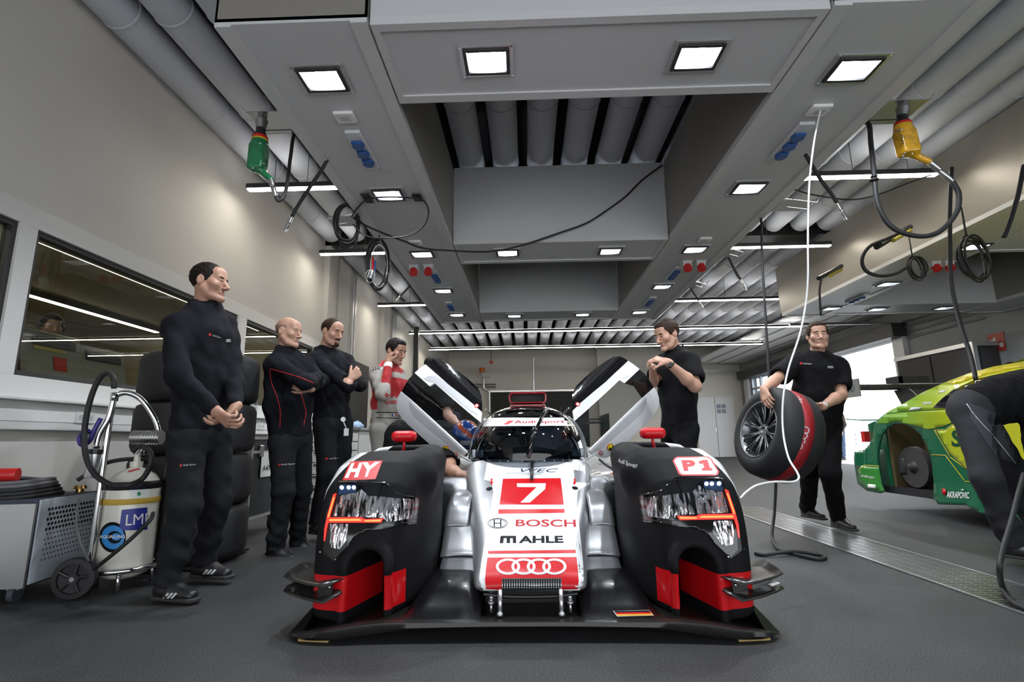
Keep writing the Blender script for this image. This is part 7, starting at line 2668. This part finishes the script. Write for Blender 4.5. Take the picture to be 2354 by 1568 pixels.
# black air line from the gantry to the floor right of the car
cable('air_line', [Vector((2.42, 5.0, 3.05)), Y(1750, 510, 5.0), Y(1752, 600, 4.95), Y(1758, 700, 4.9), Y(1764, 800, 4.8), Y(1770, 900, 4.7), Y(1776, 1000, 4.6), Y(1783, 1100, 4.5), Y(1780, 1180, 4.4), Y(1775, 1230, 4.25), Zp(1788, 1262, 0.02), Zp(1830, 1275, 0.014), Zp(1880, 1285, 0.014), Zp(1898, 1280, 0.014), Zp(1870, 1273, 0.014), Zp(1820, 1268, 0.03), Zp(1760, 1275, 0.014), Zp(1735, 1272, 0.014)], 0.0125, m_rubber, 'long black air line hanging from the gantry to the floor by the grating', 'hose')
cable('network_cable', [Vector((2.044, 3.20, 2.985)), Y(1884, 262, 3.21), Y(1872, 320, 3.22), Y(1862, 400, 3.23), Y(1858, 480, 3.25), Y(1857, 560, 3.28), Y(1857, 640, 3.3), Y(1852, 700, 3.33), Y(1838, 770, 3.34), Y(1812, 850, 3.34), Y(1800, 920, 3.33), Y(1800, 990, 3.3), Y(1812, 1050, 3.2), Y(1832, 1085, 3.1), Y(1836, 1100, 3.05), Y(1822, 1108, 3.0), Y(1780, 1108, 2.95), Y(1740, 1116, 2.9), Y(1715, 1132, 2.88), Y(1702, 1146, 2.86)], 0.0062, M('cable_white', (0.75, 0.75, 0.75), 0.45), 'white cable hanging from the right gantry beam to the race car fender', 'cable')
# taped cable across the second left floodlight
for (u, v, w, h) in ((845, 458, 0.075, 0.11), (960, 456, 0.08, 0.085)):
    c = Zp(u, v, 2.992)
    tag(MB().box((c.x - w / 2, c.y - h, 2.9895), (c.x + w / 2, c.y + h * .7, 2.993)).build('tape_patch', m_black), ('left' if u < 900 else 'right') + ' black tape patch beside the second left floodlight', 'tape', None)
def zc(pts, z=2.965):
    return [Zp(u, v, z) for u, v in pts]


cable('flood_cable', zc([(808, 498), (822, 478), (845, 458), (880, 453), (920, 453), (962, 457), (978, 466)], 2.975) + [Zp(985, 490, 2.90), Zp(973, 520, 2.82), Zp(940, 541, 2.76), Zp(890, 547, 2.74), Zp(850, 545, 2.76), Zp(826, 532, 2.80), Zp(812, 515, 2.85)], 0.008, m_rubber, 'black cable taped across the floodlight and looping below it', 'cable')
cable('long_cable', [Y(812, 500, 4.7), Y(836, 516, 4.8), Y(880, 536, 4.9), Y(930, 555, 5.1), Y(975, 571, 5.3), Y(1050, 577, 5.4), Y(1130, 578, 5.42), Y(1200, 564, 5.44), Y(1290, 534, 5.45), Y(1350, 512, 5.46), Y(1400, 480, 5.47), Y(1440, 450, 5.47), Y(1475, 415, 5.48), Y(1522, 380, 5.48)], 0.0105, m_rubber, 'long black cable sagging across the middle cross beam of the gantry', 'cable')


def coil(name, lab, u, v, y, rx, ry, n, mat, r=0.008, grp=None):
    c = Y(u, v, y)
    P = []
    rnd = random.Random(u)
    for k in range(n):
        sx, sy, ph = rnd.uniform(0.75, 1.12), rnd.uniform(0.85, 1.1), rnd.uniform(-0.3, 0.3)
        for i in range(16):
            a = 2 * math.pi * i / 16
            P.append(c + Vector((rx * sx * math.cos(a + ph) + k * 0.004, -0.02 * k + 0.05 * math.cos(a), ry * sy * math.sin(a + ph))))
    top_ = c + Vector((0, 0, ry * 0.9))
    tag(MB().tube(spline(P, 2), r, 6).tube([top_, Vector((top_.x, top_.y, max(top_.z + 0.1, GZ + 0.02)))], r * 0.8, 6).build(name, mat, sharp=0), lab, 'cable', grp)


coil('cable_coil', 'tangled black cable coil on the wire hook left of the gantry', 800, 520, 4.72, 0.10, 0.21, 6, m_rubber)
coil('cable_coil', 'long hanging coil of black and silver cable left of the gantry', 870, 610, 5.2, 0.10, 0.26, 6, m_rubber, 0.009)
coil('cable_coil', 'thin pale cable wound into the long hanging black coil', 872, 612, 5.12, 0.08, 0.24, 2, m_sok, 0.004)
t = thing('cable_connector', 'silver connector with red and blue ends hanging in the black coil', 'plug', tuple(Y(852, 628, 5.05)))
MB().prof(Y(857, 622, 5.05), Y(850, 640, 5.05), [(0.03, 0), (0.034, 0.2), (0.034, 1)], 18).build('shell', m_alu, t)
MB().cyl(Y(857, 622, 5.05), Y(857, 592, 5.05), 0.012, n=10).build('red_end', m_red, t)
MB().cyl(Y(862, 622, 5.05), Y(862, 600, 5.05), 0.010, n=10).build('blue_end', m_blue, t)
MB().tube([Y(851, 635, 5.05) + Vector((0.05 * math.cos(a), 0, 0.07 * math.sin(a))) for a in [2 * math.pi * i / 20 for i in range(20)]], 0.005, 6, closed=True).build('wire_loop', m_alu, t, sharp=0)


def hook(x0, x1, y, lab):
    t = thing('wire_hook', lab, 'hook', (x0, y, 2.95), 'wire hooks along the gantry')
    mb = MB()
    s = 1 if x1 > x0 else -1
    mb.cyl((x0, y, 3.02), (x1, y, 2.97), 0.004, n=6).cyl((x1, y, 2.97), (x1 + s * 0.05, y, 3.03), 0.004, n=6).cyl((x0, y + 0.15, 3.02), (x1, y + 0.15, 2.97), 0.004, n=6).cyl((x1, y + 0.15, 2.97), (x1 + s * 0.05, y + 0.15, 3.03), 0.004, n=6)
    mb.build('wire', m_chrome, t)
    MB().box((min(x0, x1), y, 3.0), (max(x0, x1) - 0.02, y + 0.25, 3.004)).build('plate', m_gan, t)


hook(-1.65, -1.95, 4.7, 'wire cable hook left of the gantry under the tangled coil')
hook(2.462, 2.78, 4.6, 'wire cable hook on the right gantry side before the black air line')
hook(2.462, 2.62, 5.9, 'small wire hook right of the gantry, behind the black air line')
hook(2.462, 2.62, 7.2, 'farthest small wire hook on the right gantry side')
cable('thin_cable', [Y(1826, 436, 4.6), Y(1870, 448, 4.4), Y(1950, 459, 4.2), Y(2010, 450, 4.1), Y(2080, 424, 4.2), Y(2140, 402, 4.4)], 0.006, m_rubber, 'thin black cable sagging behind the loop of the yellow wheel gun', 'cable')
# neighbour gantry cables
coil('cable_coil', 'round black cable coil under the neighbouring gantry, left one', 2102, 618, 5.6, 0.13, 0.13, 4, m_rubber, 0.009)
coil('cable_coil', 'large hanging black coil under the neighbouring gantry, right one', 2232, 596, 4.9, 0.17, 0.22, 4, m_rubber, 0.012)
cable('air_hose', [Y(2080, 530, 5.2), Y(2040, 548, 5.2), Y(2000, 566, 5.2), Y(1982, 595, 5.2), Y(1990, 622, 5.2), Y(2020, 634, 5.2), Y(2055, 630, 5.3), Y(2085, 615, 5.5)], 0.018, m_rubber, 'black hose loop on the side of the neighbouring gantry', 'hose')
cable('air_line', [Y(2188, 385, 4.4), Y(2184, 470, 4.4), Y(2184, 560, 4.4), Y(2186, 640, 4.4), Y(2196, 700, 4.4), Y(2212, 760, 4.3), Y(2232, 820, 4.2), Y(2243, 872, 4.1)], 0.016, m_rubber, 'black air line hanging down to the green car', 'hose')
cable('air_line', [Y(2354, 380, 4.2), Y(2342, 440, 4.2), Y(2334, 470, 4.2), Y(2318, 520, 4.2), Y(2308, 545, 4.2)], 0.018, m_rubber, 'black hose end hanging at the right edge of the photo', 'hose')
cable('air_line', [Y(1888, 640, 6.6), Y(1884, 670, 6.6), Y(1887, 725, 6.6)], 0.014, m_rubber, 'short black hose hanging above the head of the walking man', 'hose')
m_hy = M('hook_yellow', (0.35, 0.30, 0.03), 0.5)
for (u0, v0, u1, v1, y, lab) in ((1882, 640, 1934, 612, 6.6, 'black and yellow hose hanger above the walking man'), (2015, 568, 2092, 522, 5.2, 'black and yellow hose hanger holding the black hose loop')):
    t = thing('hose_hanger', lab, 'bracket', tuple(Y(u0, v0, y)))
    MB().cyl(Y(u0, v0, y), Y(u1, v1, y + 0.4), 0.03, n=8).build('arm', m_black, t)
    MB().cyl(Y((u0 + u1) / 2, (v0 + v1) / 2 + 8, y + 0.1), Y(u1, v1 + 8, y + 0.35), 0.022, n=8).build('yellow_bar', m_hy, t)
cable('air_hose', [Y(2354, 1090, 3.1), Y(2340, 1140, 3.0), Y(2325, 1200, 2.9), Y(2305, 1265, 2.8), Y(2298, 1310, 2.75), Zp(2305, 1350, 0.02), Zp(2330, 1385, 0.015), Zp(2370, 1405, 0.015)], 0.013, m_rubber, 'black hose running down to the grating at the right edge', 'hose')

# ------------------------------------------------------------------ back wall fittings, boards and signs
t = thing('warning_beacon', 'orange beacon above a small grey box on the back wall', 'beacon', tuple(Y(1108, 852, YB - 0.3)))
MB().cyl(Y(1108, 856, YB - 0.3), Y(1108, 846, YB - 0.3), 0.11, n=16).build('lamp', M('beacon_orange', (0.8, 0.2, 0.02), 0.3), t)
MB().cyl(Y(1108, 866, YB - 0.3), Y(1108, 856, YB - 0.3), 0.05, n=12).build('stem', m_sok, t)
c = Y(1119, 862, YB - 0.12)
MB().box(c - Vector((0.15, 0.1, 0.11)), c + Vector((0.15, 0.1, 0.11))).build('box', m_sok, t, bevel=0.02)
mb = MB().cyl(Y(1112, 868, YB - 0.1), Y(1112, 892, YB - 0.1), 0.05, n=10).cyl(Y(1112, 892, YB - 0.1), Y(1125, 900, YB - 0.1), 0.05, n=10).cyl(Y(1125, 900, YB - 0.1), Y(1125, 950, YB - 0.1), 0.05, n=10)
tag(mb.build('wall_pipe', m_alu), 'silver pipe running down the back wall left of the dark opening', 'pipe')
for v in (884, 890):
    tag(MB().cyl(Y(1085, v, YB - 0.08), Y(1140, v, YB - 0.08), 0.03, n=8).build('wall_conduit', m_alu), 'horizontal conduit on the back wall beside the beacon', 'pipe', 'horizontal conduits by the beacon')
c = Y(1129, 833, YB - 1.5)
tag(MB().box(c - Vector((0.07, 0.03, 0.05)), c + Vector((0.07, 0.03, 0.05))).build('alarm_sign', m_red), 'tiny red sign hanging from the ceiling before the back wall', 'sign')
tag(MB().cyl(c, Vector((c.x, c.y, ZC)), 0.012, n=6).build('sign_hanger', m_dark), 'thin rod holding the tiny red sign', 'rod')
m_board = M('board_dark', (0.03, 0.03, 0.032), 0.6)
t = thing('cupboard', 'dark double cupboard with light frame against the right wall', 'cupboard', (XR - 0.3, 11, 0))
MB().box((XR - 0.5, 9.75, 0), (XR - 0.05, 11.75, 2.42)).build('body', m_board, t)
MB().box((XR - 0.53, 9.7, 2.42), (XR - 0.05, 11.8, 2.5)).box((XR - 0.53, 9.7, 0), (XR - 0.45, 9.78, 2.42)).build('frame', m_alu, t)
for a in (9.8, 10.78):
    MB().box((XR - 0.52, a, 0.05), (XR - 0.5, a + 0.94, 2.38)).build('door', m_board, t)
tag(MB().box((XR - 0.02, 7.2, 0), (XR - 0.002, 9.6, 2.6)).build('wall_panel', M('panel_mid', (0.22, 0.23, 0.23), 0.6)), 'grey wall panel between the cupboard and the fire sign', 'panel')
c = X(2293, 787, XR - 0.01)
sg = thing('fire_sign', 'red fire equipment sign on the right wall', 'sign', tuple(c))
MB().box((c.x - 0.01, c.y - 0.17, c.z - 0.17), (c.x, c.y + 0.17, c.z + 0.17)).build('plate', M('sign_red', (0.45, 0.05, 0.03), 0.5), sg)
mb = MB().box((c.x - 0.013, c.y + 0.02, c.z - 0.1), (c.x - 0.011, c.y + 0.06, c.z + 0.1)).box((c.x - 0.013, c.y + 0.06, c.z + 0.02), (c.x - 0.011, c.y + 0.12, c.z + 0.06)).box((c.x - 0.013, c.y - 0.12, c.z - 0.1), (c.x - 0.011, c.y - 0.04, c.z - 0.02))
mb.build('pictogram', m_wht, sg)
for i in range(4):
    tag(MB().cyl((XR - 0.04, 9.9, 3.0 + i * 0.13), (XR - 0.04, 12.0, 3.0 + i * 0.13), 0.018, n=8).build('wall_conduit', m_alu), 'horizontal conduit high on the right wall above the cupboard', 'pipe', 'conduits above the cupboard')
# ------------------------------------------------------------------ green and yellow touring car
XS_ = 3.85
Z3 = (1650, 680, 0.36345)
tc = thing('touring_car', 'green and yellow racing coupe on air jacks with its rear wheel off, right side', 'race car', (4.8, 4, 0))


def tgrad():
    m = bpy.data.materials.new('coupe_livery')
    m.use_nodes = True
    nt = m.node_tree
    b = nt.nodes['Principled BSDF']
    b.inputs['Roughness'].default_value = 0.25
    b.inputs['Coat Weight'].default_value = 1
    tcn = nt.nodes.new('ShaderNodeTexCoord')
    sp_ = nt.nodes.new('ShaderNodeSeparateXYZ')
    mp = nt.nodes.new('ShaderNodeMapRange')
    mp.inputs[1].default_value = 6.2
    mp.inputs[2].default_value = 4.6
    cr = nt.nodes.new('ShaderNodeValToRGB')
    e = cr.color_ramp.elements
    e[0].position = 0.0
    e[0].color = (0.03, 0.30, 0.02, 1)
    e[1].position = 1.0
    e[1].color = (0.60, 0.60, 0.01, 1)
    x = cr.color_ramp.elements.new(0.5)
    x.color = (0.22, 0.45, 0.01, 1)
    L = nt.links.new
    L(tcn.outputs['Object'], sp_.inputs[0])
    L(sp_.outputs[1], mp.inputs[0])
    L(mp.outputs[0], cr.inputs[0])
    L(cr.outputs[0], b.inputs['Base Color'])
    return m


m_grn = M('coupe_green', (0.004, 0.13, 0.055), 0.22, coat=1.0)
m_lime = tgrad()
m_yel = M('coupe_yellow', (0.70, 0.58, 0.01), 0.25, coat=1.0)


def sx(u, v):
    """body side: near vertical below the belt line, leaning in above it and rounding at the tail"""
    vb = 935 - (u - 2080) * 0.03
    x = XS_
    if v < vb:
        x += (vb - v) * 0.0030
    if u < 2010:
        x += ((2010 - u) / 45.0) ** 2 * 0.05
    x += max(0, (v - 1110)) * -0.0003
    return x


def side_patch(name, pts, mat, parent, solid=0.02, cell=12, off=0.0, holes=None):
    p = zz(pts, *Z3)
    vs, fs = cut2d(*poly_faces([(p, [zz(h, *Z3) for h in (holes or [])])]), cell)
    P = [X(u, v, sx(u, v) - off) for u, v in vs]
    o = MB().add(P, fs).build(name, mat, parent, sharp=0, solid=solid)
    return o


low = [(870, 1070), (866, 1030), (870, 985), (935, 975), (965, 940), (988, 890), (1000, 800), (1060, 748), (1180, 735), (1400, 722), (1700, 705), (2150, 690), (2150, 1480), (1850, 1440), (1760, 1400), (1650, 1370), (1580, 1325), (1400, 1320), (1372, 1280), (1372, 1180), (1360, 1060), (1335, 960), (1290, 880), (1240, 835), (1180, 810), (1130, 808), (1075, 835), (1040, 885), (1020, 960), (1015, 1030), (1020, 1080), (1040, 1190), (1058, 1238), (1030, 1250), (950, 1235), (890, 1190)]
side = side_patch('body_side', low, m_grn, tc)
up = [(1060, 748), (1100, 722), (1180, 685), (1300, 615), (1450, 548), (1600, 492), (1750, 452), (1937, 420), (2150, 398), (2150, 690), (1700, 705), (1400, 722), (1180, 735)]
upo = side_patch('upper_side', up, m_lime, tc)
side_patch('side_window', [(1362, 708), (1420, 650), (1490, 595), (1640, 525), (1850, 478), (2150, 440), (2150, 640), (1520, 712)], M('tinted_pane', (0.006, 0.006, 0.008), 0.08, coat=1), tc, 0.004, off=0.014)
side_patch('roof_edge', [(1450, 548), (1600, 492), (1750, 452), (1937, 420), (2150, 398), (2150, 425), (1940, 448), (1760, 482), (1620, 520), (1500, 562)], m_yel, tc, 0.004, off=0.016)
side_patch('lime_area', [(1005, 805), (1060, 750), (1180, 737), (1400, 724), (1500, 718), (1490, 800), (1420, 830), (1330, 845), (1230, 820), (1130, 795), (1060, 810)], m_lime, tc, 0.003, off=0.013)
side_patch('lime_area', [(1385, 855), (1440, 850), (1520, 790), (1700, 760), (2150, 760), (2150, 1120), (1700, 1120), (1560, 1088), (1470, 1000)], m_lime, tc, 0.003, off=0.013)
side_patch('lime_area', [(905, 1075), (1020, 1085), (1035, 1190), (1052, 1236), (950, 1225), (900, 1180), (890, 1110)], M('coupe_mid_green', (0.03, 0.26, 0.03), 0.25, coat=1), tc, 0.003, off=0.013)


def stripe(pts, w=5):
    P = [np.array(p, float) for p in pts]
    for a, b in zip(P[:-1], P[1:]):
        d = (b - a) / np.linalg.norm(b - a)
        n = np.array((-d[1], d[0])) * w / 2
        side_patch('yellow_line', [tuple(a - n), tuple(b - n), tuple(b + n), tuple(a + n)], m_yel, tc, 0.001, 20, off=0.0165)


stripe([(885, 1110), (925, 1072), (1020, 1078)])
stripe([(1350, 1005), (1440, 1010), (1565, 1175), (1760, 1185)])
stripe([(1370, 850), (1470, 1020), (1560, 1088), (1700, 1092)])
stripe([(1370, 850), (1440, 848), (1530, 780)])


def side_text(s, q, mat, bold=0.0):
    vf = txt(s, zz(q, *Z3), bold)
    vs, fs = cut2d(*vf, 12)
    MB().add([X(u, v, sx(u, v) - 0.018) for u, v in vs], fs).build('lettering', mat, tc, sharp=0)


side_text('SC', [(1478, 955), (1640, 962), (1640, 850), (1478, 848)], M('coupe_deep_green', (0.004, 0.07, 0.03), 0.3), 0.03)
side_text('AKRAPOVIC', [(1448, 1278), (1590, 1284), (1590, 1242), (1448, 1236)], m_wht, 0.03)
side_patch('red_mark', [(1418, 1218), (1438, 1222), (1445, 1240), (1440, 1262), (1420, 1255)], m_cred, tc, 0.001, 20, off=0.017)
side_patch('small_mark', [(1535, 1228), (1548, 1222), (1560, 1228), (1548, 1234)], m_wht, tc, 0.001, 20, off=0.0175)
side_text('cisco', [(1298, 686), (1352, 682), (1352, 664), (1298, 668)], m_wht, 0.02)
side_text('challenges', [(905, 1150), (990, 1160), (990, 1140), (905, 1128)], m_wht, 0.01)
side_patch('plate_mark', [(948, 1190), (998, 1195), (998, 1218), (948, 1212)], m_wht, tc, 0.001, 20, off=0.0175)
for q in ([(1205, 725), (1275, 722), (1290, 705), (1225, 706)], [(1395, 612), (1430, 612), (1440, 598), (1405, 600)]):
    side_patch('sponsor_mark', q, m_wht, tc, 0.001, 20, off=0.0175)
side_patch('side_intake', [(1590, 1035), (1620, 1028), (1650, 1035), (1665, 1075), (1650, 1115), (1615, 1122), (1590, 1110), (1575, 1075)], m_int, tc, 0.001, 20, off=0.0175)
side_patch('intake_grid', [(1650, 1035), (1690, 1045), (1700, 1085), (1670, 1080)], m_sok, tc, 0.001, 20, off=0.0175)
# body volume behind the side skins
def sec(y, w, z0, zb, zr, wr):
    xc = 4.82
    return [Vector((xc + a, y, z)) for a, z in ((-w, z0), (-w, zb * 0.6), (-w, zb), (-wr, zr), (wr, zr), (w, zb), (w, zb * 0.6), (w, z0))]


mb = MB().ring([sec(6.22, 0.82, 0.33, 0.92, 0.96, 0.72), sec(6.0, 0.88, 0.25, 0.95, 1.0, 0.75), sec(5.85, 0.88, 0.25, 0.95, 1.04, 0.72)], True, True)
mb.build('rear_body', m_grn, tc, sharp=30)
MB().ring([sec(5.9, 0.5, 0.25, 0.94, 1.02, 0.45), sec(4.72, 0.5, 0.25, 0.94, 1.3, 0.45)], True, True).build('rear_tub', M('wheel_house', (0.10, 0.075, 0.03), 0.7), tc, sharp=30)
MB().ring([sec(4.75, 0.93, 0.25, 0.94, 1.30, 0.62), sec(4.2, 0.93, 0.25, 0.94, 1.42, 0.60), sec(3.2, 0.93, 0.25, 0.94, 1.42, 0.60), sec(2.2, 0.93, 0.25, 0.94, 1.05, 0.62), sec(1.2, 0.93, 0.25, 0.85, 0.92, 0.6)], True, True).build('cabin', m_grn, tc, sharp=30)
MB().ring([[Vector((x, y, z)) for x, z in ((4.22, zr), (4.18, zr + 0.02), (5.46, zr + 0.02), (5.42, zr))] for y, zr in ((5.6, 1.10), (4.7, 1.33), (4.2, 1.43), (3.2, 1.44))], True, True).build('roof', m_yel, tc)
hb_ = X(2106, 1074, 4.02)
MB().box((3.95, 5.80, 0.22), (4.33, 5.845, 1.0)).box((4.30, 4.76, 0.22), (4.318, 5.8, 1.05)).build('wheel_house', M('wheel_house', (0.10, 0.075, 0.03), 0.7), tc)
bd_ = MB().prof(hb_ + Vector((-0.03, 0, 0)), hb_ + Vector((0.03, 0, 0)), [(0.09, 0), (0.205, 0), (0.21, 0.3), (0.21, 1)], 40).build('brake_disc', M('disc_carbon', (0.05, 0.045, 0.045), 0.5), tc)
MB().prof(hb_ + Vector((-0.08, 0, 0)), hb_ + Vector((0.0, 0, 0)), [(0.02, 0), (0.035, 0.1), (0.05, 0.5), (0.095, 0.9), (0.09, 1)], 28).build('wheel_hub', m_dark, tc, sharp=30)
MB().box(hb_ + Vector((-0.05, 0.1, -0.08)), hb_ + Vector((0.05, 0.2, 0.09))).build('brake_caliper', M('caliper_dark', (0.06, 0.06, 0.06), 0.4, 0.5), tc, bevel=0.02)
MB().cyl(hb_, hb_ + Vector((0.4, 0, 0)), 0.03, n=12).build('drive_shaft', m_dark, tc)
MB().box((3.92, 4.3, 0.18), (5.7, 6.1, 0.25)).build('underfloor', m_int, tc)
# rear wing
wz = Y(2000, 893, 6.35).z
wg = MB().ring([[Vector((x, 6.2, wz + 0.03)), Vector((x, 6.28, wz + 0.045)), Vector((x, 6.5, wz + 0.01)), Vector((x, 6.28, wz - 0.03)), Vector((x, 6.2, wz - 0.01))] for x in (3.92, 5.75)], True, True).build('rear_wing', m_dark, tc)
ep = MB().box((3.895, 6.12, wz - 0.11), (3.91, 6.52, wz + 0.10)).build('wing_endplate', M('endplate_grey', (0.22, 0.23, 0.21), 0.5), tc)
MB().box((5.75, 6.12, wz - 0.11), (5.765, 6.52, wz + 0.10)).build('wing_endplate', m_dark, tc)
for k in range(4):
    c = Vector((3.894, 6.24 + k * 0.05, wz - 0.0))
    MB().tube([c + Vector((0, 0.034 * math.cos(a), 0.04 * math.sin(a))) for a in [2 * math.pi * i / 20 for i in range(20)]], 0.004, 6, closed=True).build('ring_logo', M('ring_dark', (0.07, 0.08, 0.07), 0.5), ep, sharp=0)
for x in (4.45, 5.2):
    MB().prism([(x, 6.15, 0.95), (x, 5.75, 1.02), (x, 6.1, wz - 0.03), (x, 6.35, wz - 0.03)], (0.012, 0, 0)).build('wing_support', m_dark, tc)
MB().box((4.42, 6.16, wz + 0.04), (4.44, 6.42, wz + 0.13)).box((4.42, 6.16, wz + 0.04), (4.75, 6.2, wz + 0.12)).build('wing_fin', m_black, tc)
MB().prism([(3.92, 6.22, 0.965), (4.5, 6.26, 0.97), (4.5, 6.4, 0.99), (3.86, 6.4, 0.985)], (0, 0, 0.012)).build('boot_lip', m_grn, tc)
MB().box((3.93, 6.2, 0.72), (3.99, 6.26, 0.84)).build('tail_lamp', m_red, tc)
MB().cyl((3.98, 4.55, 0.0), (3.98, 4.55, 0.32), 0.028, n=16).cyl((3.98, 4.55, 0.0), (3.98, 4.55, 0.015), 0.05, n=16).build('air_jack', m_brass, tc)
MB().cyl((5.5, 4.55, 0.0), (5.5, 4.55, 0.32), 0.028, n=16).build('air_jack', m_brass, tc)
MB().prof((3.9, 2.3, 0.4), (4.2, 2.3, 0.4), [(0.2, 0), (0.34, 0.05), (0.34, 0.95), (0.2, 1)], 32).build('front_tyre', m_rubber, tc)
